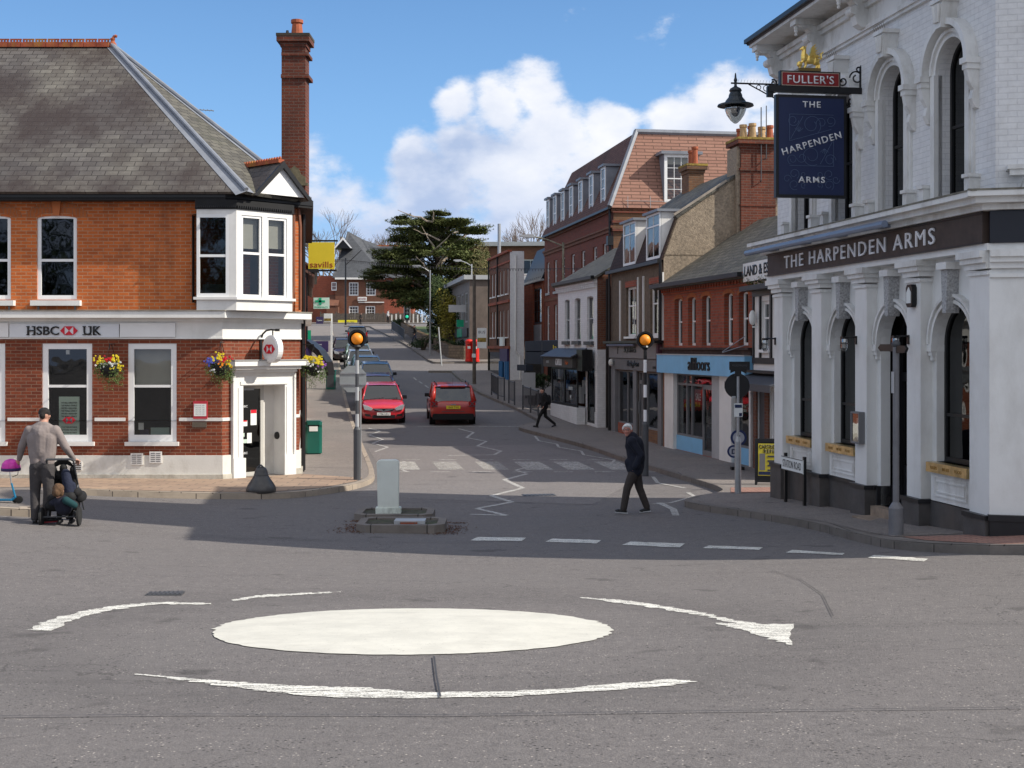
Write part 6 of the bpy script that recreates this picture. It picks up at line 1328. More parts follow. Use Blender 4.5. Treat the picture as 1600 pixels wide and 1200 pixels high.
# ================================================================ LEFT ROW BEHIND THE BANK
def lwx(y): return -5.13 - .1537 * (y - 31.6)
def lfac(name, y0, y1, label, base, out=0.0): return Fac(name, (lwx(y0) + out, y0), (lwx(y1) + out, y1), base, label, 'building')
N1 = lfac('estate_agent_building', 44.0, 52.5, 'black and white fronted shop just beyond the bank under the yellow sign', .1, .12)
def lrow(fc, h, mw, hs_, roof, sb=None, gab=None):
    r = fc.root; body(fc, 0, fc.len, -.6, h, 8, hs_, mw, M['brick_red'], dep=.12)
    for q in hs_: window(r, *q, y=.05, t=.07, nx=2, gl=M['glass'], room=False)
    B().box(.1, .8, 0, fc.len - .1, .9, h - .3).build('interior_wall', M['room'], r); roof2(fc, -.05, fc.len + .05, h, h + 2.2, 3.5, 8, roof, .3)
    c = B(); c.box(0, -.2, 2.4, fc.len, 0, 3.0); c.build('shop_board', M[sb or 'dgrey'], r); B().box(.3, -.03, .4, fc.len - .3, .02, 2.3).build('shop_window', M['glass_dark'], r)
lrow(N1, 5.6, M['white'], [(1.0, 2.2, 3.5, 5.0), (3.6, 4.8, 3.5, 5.0), (6.2, 7.4, 3.5, 5.0)], M['tile_dark'], 'purple')
c = B()
for k in range(9): c.box(k * 1.05, -.05, 3.1, k * 1.05 + .14, .0, 5.5)
c.box(0, -.06, 4.2, N1.len, .0, 4.3); c.box(0, -.4, 5.5, N1.len, -.06, 5.62); c.build('timber_frame', M['black'], N1.root)
N2 = lfac('red_shop_building', 52.6, 63, 'red brick shop building hidden mostly behind the yellow sign', .3, .1); lrow(N2, 6.2, M['brick_red'], [(1.2, 2.2, 3.6, 5.2), (4.4, 5.4, 3.6, 5.2), (7.6, 8.6, 3.6, 5.2)], M['tile_dark'], 'black')
N3 = lfac('pharmacy_building', 63.1, 84, 'cream rendered shop building with the green pharmacy sign', .9, .1); lrow(N3, 5.6, M['render'], [(2 + k * 4, 3.2 + k * 4, 3.4, 4.9) for k in range(4)], M['tile_dark'], 'green_sign')
N4 = lfac('upper_street_building', 84.5, 112, 'plain brick building at the top of the left side of the street', 2.2, -.3); lrow(N4, 6, M['brick_brown'], [(2 + k * 4, 3.2 + k * 4, 3.6, 5.2) for k in range(6)], M['tile_dark'], 'purple')
def board_sign(name, y, px0, px1, py0, py1, m, label, txts=(), bar=True, th=.06):
    p0 = at(px0, py0, y); p1 = at(px1, py1, y); xw = lwx(y) + .12
    o = empty(name, (p0.x, y, p1.z), 0, label, 'sign'); w_ = p1.x - p0.x; h_ = p0.z - p1.z
    s = B().box(0, -th / 2, 0, w_, th / 2, h_).build('sign_face', m, o)
    for (t_, mt, u, v, hh, ww) in txts: text(t_, mt, s, (w_ * u, -th / 2 - .001, h_ * v), h=hh * h_, w=ww * w_, depth=.006)
    if bar: 
        c = B(); c.box(xw - p0.x, -.02, h_ + .02, w_ + .12, .02, h_ + .08); c.box(xw - p0.x, -.02, -.08, w_ + .08, .02, -.02); c.path([(xw - p0.x, 0, h_ + .5), (w_ * .4, 0, h_ + .08)], .012, 4); c.build('bracket', M['black'], o)
    return o, s, w_, h_
o, s, w_, h_ = board_sign('projecting_sign', 45.5, 482, 522.5, 378.5, 420.5, M['yellow'], 'square yellow estate agent sign with red lowercase lettering', [('savills', M['letter_red'], .5, .17, .22, .88)])
o, s, w_, h_ = board_sign('projecting_sign', 66, 490, 514.5, 465, 482.5, mat('sign_pale_green', (.52, .68, .60), .5, .04), 'pale green pharmacy sign with a dark green cross', [('PHARMACY', M['green_sign'], .5, .14, .14, .85)], bar=False)
c = B(); c.box(w_ * .42 - .07, -.05, h_ * .35, w_ * .42 + .07, -.031, h_ * .98); c.box(w_ * .42 - .25, -.05, h_ * .57, w_ * .42 + .25, -.031, h_ * .76); c.build('cross', M['green_sign'], s)
board_sign('projecting_sign', 78, 494, 505, 495, 506, M['purple'], 'small dark blue projecting sign below the pharmacy sign', [('Tavern', M['paper'], .5, .5, .2, .7)], bar=False)
o, s, w_, h_ = board_sign('projecting_sign', 52, 487, 513, 533, 550, M['purple'], 'dark purple shop board hanging beyond the bank corner', [('toni', M['paper'], .4, .7, .12, .4)], bar=False)
# dark iron curl over the pavement beyond the flower basket
pA = at(505, 575, 44); o = empty('curved_awning', (pA.x, 44, pA.z), 0, 'black curved fabric shop canopy beyond the right flower basket', 'awning')
c = B(); 
pr = [(-.85, 1.0), (-.5, .9), (-.15, .6), (.10, .2), (.18, -.25), (.10, -.25), (.0, .1), (-.25, .45), (-.55, .7), (-.85, .78)]
c.prism(pr, 0, 1.6, 'y'); c.build('canopy', M['black'], o)
# to-let board on a white post, litter box
o = empty('to_let_board', (at(518, 545, 88).x, 88, G(-12, 88) + .12), 0, 'white and green estate agent board on a white post at the left kerb', 'sign')
pz = o.location.z; zt_ = CZ + (HZ - 490) / F * 88 - pz; c = B(); c.box(-.06, -.04, -.1, .06, .04, zt_); c.build('post', M['white_clean'], o); c = B(); c.box(-.5, -.07, zt_ - .55, .0, -.04, zt_); s = c.build('sign_face', M['paper'], o); B().box(-.48, -.075, zt_ - .5, -.02, -.07, zt_ - .32).build('sign_band', M['lichen'], s); 
o = empty('street_box', (at(517, 555, 66).x, 66, G(-9, 66) + .12), 0, 'dark green utility box at the left kerb beyond the parked cars', 'utility box'); c = B(); c.box(-.22, -.2, 0, .22, .2, .9); c.box(-.25, -.23, .9, .25, .23, .97); c.build('cabinet', M['green'], o); B().box(-.18, -.205, .1, .18, -.2, .8).build('door', M['dgrey'], o)
# ================================================================ TOP OF THE STREET
VH = empty('gabled_brick_house', (at(524, 500, 176).x, 176, 5.9), R(2), 'large red brick house with steep slate gables closing the top of the street', 'building')
s_ = 176 / F; zf = lambda py: CZ + (HZ - py) * s_ - 5.9; xf = lambda px: (px - 524) * s_
hs2 = [(xf(a), xf(e_), zf(z1_), zf(z0_)) for a, e_, z0_, z1_ in ((545, 560, 441, 462), (572, 587, 441, 462), (545, 560, 478, 498), (571, 586, 478, 498))]
b = B(); wall(b, 0, xf(600), -2, zf(436), hs2, dep=.3); b.box(0, .31, -2, xf(600), 10, zf(436)); b.build('wall', M['brick_brown'], VH)
for h in hs2: window(VH, *h, y=.1, t=.14, rail=.5, nx=3, nzu=2, nzl=2, bt=.05, room=False, fm=M['white_clean'])
b = B(); b.box(xf(462), 1.5, -2, 0, 10, zf(430)); b.build('side_wing', M['brick_red'], VH)
window(VH, xf(518), xf(526), zf(454), zf(441), y=-.1, t=.1, rail=.5, nx=2, room=False); c = B(); slab(c, [(xf(512), -1.6, zf(478)), (xf(530), -1.6, zf(478)), (xf(530), 1.5, zf(460)), (xf(512), 1.5, zf(460))], .1); c.box(xf(512), -1.5, -2, xf(530), 1.4, zf(480)); c.build('porch', M['brick_brown'], VH)
c = B(); e_ = zf(434); slab(c, [(xf(520), -.6, e_), (xf(602), -.6, e_), (xf(563), 4, zf(370)), (xf(539), 4, zf(357))], .1); slab(c, [(xf(563), 4, zf(370)), (xf(602), -.6, e_), (xf(660), -.6, e_), (xf(660), 4, zf(380)), (xf(590), 4, zf(380))], .1)
slab(c, [(xf(539), 4, zf(357)), (xf(563), 4, zf(378)), (xf(602), 10, e_), (xf(520), 10, e_)], .1); slab(c, [(xf(520), -.6, e_), (xf(539), 4, zf(357)), (xf(520), 10, e_)], .1); c.box(xf(560), 3, e_, xf(660), 9, zf(384)); c.build('roof', M['slate3'], VH)
c = B(); c.prism([(xf(524), zf(388)), (xf(549), zf(388)), (xf(536.5), zf(373))], -.4, 3, 'y'); c.build('gablet', M['black'], VH); c = B()
for s2 in (-1, 1): c.prism([(xf(536.5), zf(371)), (xf(536.5), zf(375)), (xf(536.5 + s2 * 11.5), zf(388)), (xf(536.5 + s2 * 14), zf(388))], -.7, -.4, 'y')
c.build('bargeboard', M['white_clean'], VH); c = B(); c.box(xf(562), 3.9, zf(382), xf(660), 4.1, zf(379)); c.build('ridge_tiles', M['ridge'], VH)
c = B(); c.box(xf(600), 0, -2, xf(645), 8, e_); c.build('east_wing', M['brick_red'], VH); c = B(); c.box(xf(524), -.65, e_ - .25, xf(602), -.5, e_); c.box(xf(560), -.1, zf(473), xf(600), 0, zf(471.5)); c.build('eaves_board', M['white'], VH)
sg2 = B().box(xf(559), -.2, zf(470), xf(573), -.1, zf(464)).build('house_sign', M['paper'], VH)
text('ESTATES', M['letter_red'], sg2, (xf(566), -.21, zf(467)), h=.25, w=1.0, depth=.01)
# boundary fence with yellow banner
o = empty('boundary_fence', (at(500, 505, 168).x, 168, G(-9, 168) + .1), 0, 'dark close boarded fence along the top of the street', 'fence'); c = B(); 
for k in range(46): c.box(k * .28, -.03, 0, k * .28 + .26, .03, 1.15 + .04 * (k % 3))
c.build('board_panel', M['wood'], o); c = B()
for k in range(7): B().box(k * 2.0, .03, 0, k * 2.0 + .12, .15, 1.4).build('post', M['wood'], o)
for k in range(9): B().box(9.2 + k * .55, -1.0, -.05, 9.36 + k * .55, -.85, 1.0 + .1 * (k % 2)).build('white_post', M['render'], o)
q = at(528, 500, 167.6); q2 = at(558, 509, 167.6); o = empty('yellow_banner', (q.x, 167.7, q2.z), 0, 'bright yellow banner tied to the fence at the top of the street', 'banner'); s = B().box(0, -.03, 0, q2.x - q.x, .0, q.z - q2.z).build('cloth', mat('banner_yellow', (.78, .68, .03), .6), o)
text('NOW OPEN', M['ltext'], s, ((q2.x - q.x) * .6, -.035, .45), h=.2, w=1.2, depth=.004)
# ================================================================ TREES
M['bark'] = mat('bark', (.10, .075, .055), .95, .3, 8, .6, 12); M['bark_pale'] = mat('bark_pale', (.30, .25, .20), .95, .3, 8, .5, 12)
def leafmat(name, a, b_):
    m, t, p = newmat(name); g = _n(t, 'ShaderNodeTexCoord').outputs['Object']
    oi = _noise(t, g, 1.3, 4, .6); o = _mix(t, _mr(t, oi, .35, .65), a, b_); t.links.new(o, p.inputs['Base Color']); p.inputs['Roughness'].default_value = .75; p.inputs['Specular IOR Level'].default_value = .25
    return m
M['cedar'] = leafmat('cedar_foliage', (.045, .068, .02), (.15, .165, .055)); M['yew'] = leafmat('yew_foliage', (.09, .10, .015), (.36, .30, .05)); M['ivy'] = leafmat('dark_foliage', (.018, .035, .012), (.05, .075, .022)); M['twig'] = mat('twig', (.16, .115, .085), .95, .2, 5); M['spring'] = leafmat('olive_foliage', (.07, .065, .025), (.17, .14, .06))
def clump(b, c, rx, ry, rz, n, s, rnd, flat=.5):
    for _ in range(n):
        a = rnd.uniform(0, 6.283); r = math.sqrt(rnd.random()); z_ = rnd.uniform(-1, 1); p = Vector((c[0] + rx * r * math.cos(a), c[1] + ry * r * math.sin(a), c[2] + rz * z_ * (1 - .5 * r)))
        u = Vector((rnd.uniform(-1, 1), rnd.uniform(-1, 1), rnd.uniform(-flat, flat))).normalized() * s * rnd.uniform(.5, 1.3); v = Vector((-u.y, u.x, rnd.uniform(-1, 1) * s * flat)).normalized() * s * rnd.uniform(.15, .45)
        b.f.append([b.add(p - u * .5), b.add(p + v * .5), b.add(p + u * .6), b.add(p - v * .5)])
def limb(b, p, q, r0, r1, rnd, n=5, wob=.12, seg=6):
    P = [Vector(p)]; p, q = Vector(p), Vector(q); L_ = (q - p).length
    for k in range(1, n + 1): P.append(p.lerp(q, k / n) + (Vector((rnd.uniform(-1, 1), rnd.uniform(-1, 1), rnd.uniform(-1, 1))) * wob * L_ / n if k < n else Vector()))
    for k in range(n): b.tube(P[k], P[k + 1], r0 + (r1 - r0) * k / n, r0 + (r1 - r0) * (k + 1) / n, seg, cap=False)
    return P
# cedar
cy = 118; s_ = cy / F; cg = G(-7, cy) + .1
CE = empty('cedar_tree', (at(690, 500, cy).x, cy, cg), 0, 'broad dark cedar with flat spreading layers and bare pale inner limbs', 'tree')
rnd = random.Random(5); cx = lambda px: (px - 690) * s_; cz = lambda py: CZ + (HZ - py) * s_ - cg
t_ = B(); limb(t_, (0, 0, -.3), (cx(688), 0, cz(440)), .42, .3, rnd, 5, .05, 9); limb(t_, (cx(688), 0, cz(440)), (cx(676), 0, cz(352)), .28, .08, rnd, 6, .08, 8); t_.build('trunk', M['bark'], CE)
pads = [(640, 352, 30, 6), (668, 347, 26, 6), (702, 352, 34, 7), (735, 362, 24, 6), (632, 372, 34, 8), (680, 368, 40, 8), (725, 378, 36, 8), (610, 400, 30, 7), (650, 392, 44, 9), (700, 398, 44, 9), (742, 398, 26, 8), (598, 424, 24, 6), (632, 415, 44, 9), (676, 420, 44, 10), (722, 420, 40, 9), (752, 412, 18, 6),
        (588, 430, 16, 4), (612, 444, 36, 8), (655, 442, 44, 10), (705, 445, 42, 10), (742, 440, 24, 8), (640, 462, 40, 9), (684, 466, 40, 9), (722, 464, 30, 9), (655, 478, 24, 6), (628, 342, 10, 3), (690, 342, 14, 4), (718, 350, 18, 4)]
lb = B(); fo = B()
for i, (px, py, rx, rz) in enumerate(pads):
    for kk in range(3):
        yy = rnd.uniform(-1, 1) * (4.6 - abs(cx(px)) * .4); c = (cx(px) + rnd.uniform(-.5, .5), yy, cz(py) + rnd.uniform(-.3, .3))
        clump(fo, c, rx * s_ * .85, rx * s_ * .7, rz * s_ * .75, 520, .40, rnd, .5)
        for q in range(5):   # ragged tips
            a = rnd.uniform(0, 6.28); clump(fo, (c[0] + math.cos(a) * rx * s_ * .95, c[1] + math.sin(a) * rx * s_ * .7, c[2] + rnd.uniform(-.1, .25)), .5, .5, .16, 40, .30, rnd, .4)
        if kk < 2: limb(lb, (cx(684) * .8, 0, max(1.5, cz(py) - 1.2 - rnd.random())), c, .13, .03, rnd, 5, .12, 5)
for (a, b_, c_, d_) in ((676, 400, 708, 372), (686, 420, 700, 400), (676, 430, 655, 405), (690, 380, 652, 365), (684, 395, 664, 360), (680, 352, 628, 336), (680, 350, 682, 336)): limb(lb, (cx(a), -3.2, cz(b_)), (cx(c_), -4.4, cz(d_)), .10, .02, rnd, 6, .2, 5)
for k in range(190):
    v = rnd.uniform(0, 1); zc = cz(480) + (cz(345) - cz(480)) * v; wx_ = 4.6 * math.sin(math.pi * min(1, .28 + v * .72)) ** .7; clump(fo, (rnd.uniform(-1, 1) * wx_ - .6, rnd.uniform(-3, 3), zc), rnd.uniform(.5, 1.1), rnd.uniform(.5, 1), rnd.uniform(.2, .5), 130, .38, rnd, .7)
lb.build('limbs', M['bark_pale'], CE); fo.build('crown', M['cedar'], CE, recalc=False)
def bush(name, px, py0, y, w_, h_, d_, m, label, n=3000, seed=1, s=.2, cat='bush', group=None, lobes=9, trunk=True):
    rnd = random.Random(seed); g = G((px - 800) / F * y, y) + .1; o = empty(name, ((px - 800) / F * y, y, g), 0, label, cat, group); b = B()
    for k in range(lobes):
        a = rnd.uniform(0, 6.28); r = rnd.uniform(.15, .62); zc = rnd.uniform(.25, .8); f = 1 - .5 * max(0, zc - .45) / .55
        q = rnd.uniform(.22, .42); c = (math.cos(a) * r * w_ / 2 * f, math.sin(a) * r * d_ / 2 * f, zc * h_)
        for _ in range(n // lobes):
            v = Vector((rnd.gauss(0, 1), rnd.gauss(0, 1), rnd.gauss(0, 1))).normalized() * (rnd.random() ** .33)
            p = Vector((c[0] + v.x * q * w_ * .62, c[1] + v.y * q * d_ * .62, c[2] + v.z * q * h_ * .6)); p.z = max(.05, p.z)
            u = Vector((rnd.uniform(-1, 1), rnd.uniform(-1, 1), rnd.uniform(-1, 1))).normalized() * s * rnd.uniform(.4, 1.2); vv = u.orthogonal().normalized() * s * rnd.uniform(.2, .5); b.f.append([b.add(p - u * .5), b.add(p + vv * .5), b.add(p + u * .5), b.add(p - vv * .5)])
    if trunk: 
        t_ = B()
        for k in range(4): limb(t_, (0, 0, -.2), (rnd.uniform(-.3, .3) * w_, rnd.uniform(-.3, .3) * d_, h_ * .7), .10 + .01 * w_, .02, rnd, 4, .1, 5)
        t_.build('trunk', M['bark'], o)
    b.build('crown', m, o, recalc=False); return o
bush('yew_tree', 690, 540, 102, 3.6, 6.2, 3.4, M['ivy'], 'dark green bushy yew below the cedar, left of the golden bush', 5200, 3, .24, 'tree')
bush('golden_bush', 704, 540, 99, 3.1, 5.8, 3, M['yew'], 'yellow green conifer bush standing right of the street lamp', 5200, 4, .22, 'bush')
bush('churchyard_tree', 725, 545, 97, 2.6, 3.6, 3, M['ivy'], 'low dark evergreen above the stone wall by the post boxes', 3200, 6, .22, 'tree')
bush('olive_tree', 752, 530, 112, 3.2, 9.4, 3, M['spring'], 'thin brownish olive tree beside the grey shop block', 2600, 9, .2, 'tree', lobes=14)
bush('hedge_shrub', 622, 515, 135, 2.0, 1.6, 2, M['ivy'], 'small dark shrub by the railings near the traffic light', 900, 12, .2)
for k, px in enumerate((660, 695, 722)): bush('wall_shrub', px, 550, 93 + (2 - k) * 4, 2.4, 1.3, 1.6, M['ivy'], ['low dark shrub over the stone wall nearest the traffic light', 'low dark shrub over the middle of the stone wall', 'low dark shrub over the stone wall beside the post boxes'][k], 1300, 20 + k, .16, group='shrubs above the stone wall')
def bare(px, y, top_py, spread, label, seed, m=None, group='bare trees beyond the roofs', base=None):
    rnd = random.Random(seed); x = (px - 800) / F * y; g = (base if base is not None else G(x, y)); h = CZ + (HZ - top_py) / F * y - g
    o = empty('bare_tree', (x, y, g), 0, label, 'tree', group); tb, cb = B(), B()
    def grow(p, d, L_, r, dep):
        q = p + d * L_; (tb if dep < 2 else cb).tube(p, q, r, r * .68, 5 if dep < 2 else 3, cap=False)
        if dep >= 6: return
        for k in range(3 if dep < 5 else 2):
            a = rnd.uniform(0, 6.28); tl = rnd.uniform(.25, .65) * spread; u = d.orthogonal().normalized(); v = d.cross(u); nd_ = (d + (u * math.cos(a) + v * math.sin(a)) * tl + Vector((0, 0, .12))).normalized()
            grow(q, nd_, L_ * rnd.uniform(.62, .85), max(.012, r * .62), dep + 1)
    grow(Vector((0, 0, -.3)), Vector((0, 0, 1)), h * .27, h * .014 + .05, 0)
    tb.build('trunk', m or M['twig'], o); cb.build('crown', m or M['twig'], o); return o
bare(504, 200, 326, .9, 'tall bare tree directly above the yellow sign', 1); bare(556, 230, 346, 1.1, 'bare twiggy tree above the gabled brick house', 2); bare(588, 240, 350, 1.1, 'bare reddish tree behind the house ridge', 3); bare(608, 235, 343, 1.0, 'bare tree between the house ridge and the cedar', 4)
bare(820, 135, 335, 1.0, 'bare tree rising behind the black clad roof', 5, base=4)
bare(533, 245, 352, 1.1, 'bare tree between the yellow sign and the gable peak', 8)
# trees across the junction behind the camera, seen in the window reflections
for k, (x, y, h, l_) in enumerate(((-31, -22, 13, 'broad tree across the junction, reflected in the left bank windows'), (-20, -25, 14, 'broad tree across the junction, reflected in the bank bay window'), (-9, -27, 14, 'broad tree across the junction behind the viewer'))):
    rnd = random.Random(k + 50); o = empty('broadleaf_tree', (x, y, G(x, y)), 0, l_, 'tree', 'trees across the junction'); t_ = B(); b = B(); limb(t_, (0, 0, -.2), (0, 0, h * .6), .35, .2, rnd); t_.build('trunk', M['bark'], o)
    for q in range(16): a = rnd.uniform(0, 6.28); r = rnd.uniform(0, 4.2); clump(b, (r * math.cos(a), r * math.sin(a), rnd.uniform(h * .2, h * .95)), 2.2, 2.2, 1.6, 260, .6, rnd, 1)
    b.build('crown', M['ivy'], o, recalc=False)
rnd = random.Random(77); b = B()
for k in range(150): x = -260 + k * 3.4 + rnd.uniform(-2, 2); y = 300 + rnd.uniform(-25, 25); clump(b, (x, y, G(x, y) + rnd.uniform(1.5, 5)), 4.5, 4, 4.2, 130, 1.3, rnd, 1)
o = b.build('woodland', leafmat('woodland_winter', (.05, .045, .03), (.12, .10, .07)), recalc=False); lab(o, 'distant brown winter woodland along the skyline', 'woodland', kind='stuff')
# ================================================================ STREET FURNITURE
def lamp_post(name, x, y, h, arm, label, ht=None, col=None, group=None, off=.12):
    o = empty(name, (x, y, G(x, y) + off), 0, label, 'street lamp', group); c = B(); c.tube((0, 0, -.2), (0, 0, 1.1), .085, .085, 10); c.tube((0, 0, 1.1), (0, 0, h), .055, .045, 10); c.build('column', col or M['steel'], o)
    c = B(); c.path([(0, 0, h - .15), (arm * .5, 0, h + .12), (arm, 0, h + .28)], .03, 6); c.build('arm', col or M['steel'], o)
    c = B(); s2 = 1 if arm > 0 else -1; c.prism([(arm - s2 * .1, h + .22), (arm + s2 * .15, h + .20), (arm + s2 * .55, h + .27), (arm + s2 * .5, h + .34), (arm, h + .36), (arm - s2 * .1, h + .32)], -.12, .12, 'y'); hd = c.build('lamp_head', M['lgrey'], o); B().box(min(arm + s2 * .12, arm + s2 * .42), -.09, h + .185, max(arm + s2 * .12, arm + s2 * .42), .09, h + .20).build('lamp_glass', M['paper'], hd); return o
p = hit(672, 556, .12); lamp_post('street_lamp', p.x, p.y, 134 / F * p.y, -.75, 'tall grey street lamp in front of the cedar and golden bush'); 
p = Vector((1.45, 57.2, 0)); hh = CZ + (HZ - 379) / F * p.y - G(1.45, 57.2) - .12; o = lamp_post('street_lamp', (880 - 800) / F * p.y, p.y, hh, -1.35, 'tall mottled street lamp reaching over the road beside the white cottage', col=mat('mottled_column', (.20, .19, .14), .8, .5, 12))
o = lamp_post('street_lamp', at(737, 500, 103).x, 103, CZ + (HZ - 415) / F * 103 - G(-4, 103), -.9, 'far street lamp whose head shows right of the cedar', col=M['lgrey'])
def pole(name, px, y, h, label, r=.06, m=None, cat='post', off=.12): x = (px - 800) / F * y; o = empty(name, (x, y, G(x, y) + off), 0, label, cat); B().tube((0, 0, -.2), (0, 0, h), r, r * .8, 10).build('column', m or M['dgrey'], o); return o
hb = hit(741, 600, .12); o = pole('bus_stop', 741, hb.y, (600 - 430) / F * hb.y, 'dark pole at the right kerb carrying the small white and green bus flag', .10, M['wood'], 'bus stop')
zt_ = (600 - 513) / F * hb.y; s = B().box(.15, -.03, zt_ - 1.05, .65, .03, zt_ + .02).build('flag', M['paper'], o); B().box(.17, -.035, zt_ - .72, .63, -.03, zt_ - .5).build('flag_band', M['lichen'], s); B().box(-.12, -.12, .95 + .45, .08, -.1, 1.6).build('notice', M['paper'], o); text('BUS', M['dgrey'], s, (.4, -.032, zt_ - .2), h=.14, w=.35, depth=.004)
o = empty('dark_lamp_column', (at(540, 512, 158).x, 158, G(-9, 158)), 0, 'thin black lamp column in front of the gabled house', 'street lamp'); c = B(); c.tube((0, 0, 0), (0, 0, CZ + (HZ - 403) / F * 158 - G(-9, 158)), .12, .09, 8); c.build('column', M['black'], o); c = B(); c.path([(0, 0, 7.2), (1.9, 0, 9.0)], .05, 5); c.build('arm', M['black'], o)
p0 = at(686, 516, 90); gh0 = hit(690, 569, .12); o = empty('leaning_post', (gh0.x, gh0.y, gh0.z), 0, 'thin leaning pale metal post at the side road corner', 'post'); B().tube((0, 0, -.1), (-.20, 0, 2.4), .045, .04, 8).build('column', M['lgrey'], o)
# traffic light
p = at(636, 500, 148); o = empty('traffic_light', (p.x, 148, G(p.x, 148) + .12), 0, 'black traffic light showing green at the top junction', 'traffic light'); zc = CZ + (HZ - 489) / F * 148 - o.location.z; c = B(); c.tube((0, 0, 0), (0, 0, zc - .5), .06); c.build('column', M['dgrey'], o); c = B(); c.box(-.28, -.1, zc - .75, .28, .1, zc + .75); hd = c.build('signal_head', M['black'], o); c = B(); c.box(-.38, .1, zc - .85, .38, .12, zc + .85); c.build('backing_board', M['lgrey'], hd)
c = B(); c.ball((0, -.12, zc - .42), (.17, .05, .17), 12, 8); c.build('green_lens', emat('signal_green', (.02, .6, .35), .45), hd)
for k in (0, .42): c = B(); c.ball((0, -.12, zc + k), (.17, .05, .17), 12, 8); c.build('dark_lens', M['dgrey'], hd)
# stone wall and railings along the far right pavement
o = empty('stone_wall', (0, 0, 0), 0, 'low weathered stone wall along the far right pavement below the trees', 'wall'); wl = [(-3.3, 89.4), (-4.4, 91), (-5.2, 96), (-6.6, 104), (-8, 112), (-10, 126), (-12, 138)]; c = B(); pr_ = None
for a, b_ in zip(wl[:-1], wl[1:]):
    n = 6
    for k in range(n):
        xa_, ya_ = a[0] + (b_[0] - a[0]) * k / n, a[1] + (b_[1] - a[1]) * k / n; xb_, yb_ = a[0] + (b_[0] - a[0]) * (k + 1) / n, a[1] + (b_[1] - a[1]) * (k + 1) / n
        g = G(xa_, ya_) - .1; hgt = 1.15; c.prism([(xa_, ya_), (xb_, yb_), (xb_ + .35, yb_ + .05), (xa_ + .35, ya_ + .05)], g, g + hgt, 'z')
c.build('masonry', tiled('rubble_stone', (.23, .17, .115), (.15, .11, .08), (.08, .065, .05), .4, .2, .02, (.05, .06, .03), .6, .8, .5, streak=0), o)
# pillar letter boxes
def pillar_box(px, y, label):
    x = (px - 800) / F * y; o = empty('post_box', (x, y, G(x, y) + .12), 0, label, 'post box', 'pair of red post boxes'); c = B(); c.lathe([(.27, 0), (.27, .12), (.24, .14), (.24, 1.25), (.27, 1.28), (.27, 1.36), (.2, 1.45), (0, 1.5)], n=16); c.build('pillar', mat('post_red', (.55, .02, .012), .35, .06), o); B().box(-.13, -.255, 1.12, .13, -.23, 1.16).build('slot', M['black'], o); B().box(-.1, -.25, .85, .1, -.235, 1.02).build('collection_plate', M['paper'], o); return o
pillar_box(733, 87.5, 'red pillar post box, the left one of the pair beyond the side road'); pillar_box(743, 87.2, 'red pillar post box behind the bus pole, right one of the pair')
# railings on the right pavement
def railing(pts, label, solid=True):
    o = empty('guard_railing', (0, 0, 0), 0, label, 'railing', 'guard railings along the right kerb'); c = B(); n_ = 0
    for a, b_ in zip(pts[:-1], pts[1:]):
        d = math.hypot(b_[0] - a[0], b_[1] - a[1]); n = int(d / .12)
        za, zb2_ = G(*a) + .12, G(*b_) + .12
        for h in (.18, 1.0): c.tube((*a, za + h), (*b_, zb2_ + h), .022, n=5)
        for k in range(n + 1): t = k / n; x, y = a[0] + (b_[0] - a[0]) * t, a[1] + (b_[1] - a[1]) * t; z = za + (zb2_ - za) * t; c.tube((x, y, z + .18), (x, y, z + 1.0), .010, n=3)
    c.build('rail_panel', M['dgrey'], o)
    for a in pts: c = B(); c.tube((*a, G(*a)), (*a, G(*a) + 1.18), .035, n=6); c.build('post', M['dgrey'], o)
f_ = lambda px, py: (hit(px, py, .12).x, hit(px, py, .12).y)
railing([f_(768, 617), f_(778, 624), f_(788, 626)], 'dark guard railing panel farthest along the right kerb'); railing([f_(795, 630), f_(804, 633)], 'short dark guard railing panel between two longer ones'); railing([f_(817, 640), f_(829, 645), f_(841, 650)], 'dark guard railing panel in front of the navy awning')
railing([f_(612, 517), f_(622, 524), f_(632, 533)], 'grey guard railing at the far right pavement by the traffic light')
for (px, py, nm) in ((832, 606, 'left'), (846, 606, 'right')):
    y = 58.5; x = at(px, py, y).x; o = empty('potted_bush', (x, y, G(x, y) + .12), 0, 'round clipped bush in a pot under the navy awning, ' + ('the one by the menu board' if nm == 'left' else 'the one by the doorway'), 'plant', 'potted bushes under the awning'); c = B(); c.lathe([(.18, 0), (.24, .5), (.26, .5), (.22, .45)], n=12); c.build('pot', M['dgrey'], o); rnd = random.Random(px); b = B(); clump(b, (0, 0, 1.05), .42, .42, .42, 900, .12, rnd, 1.0); b.build('crown', M['ivy'], o, recalc=False)
x = at(826, 610, 57.5).x; o = empty('menu_board', (x, 57.5, G(x, 57.5) + .12), R(15), 'pale grey menu board standing under the navy awning', 'board'); c = B(); c.box(-.3, -.03, .5, .3, .03, 1.5); c.build('panel', M['lgrey'], o); c = B(); c.box(-.28, -.02, 0, -.24, .02, .5); c.box(.24, -.02, 0, .28, .02, .5); c.build('leg', M['dgrey'], o)
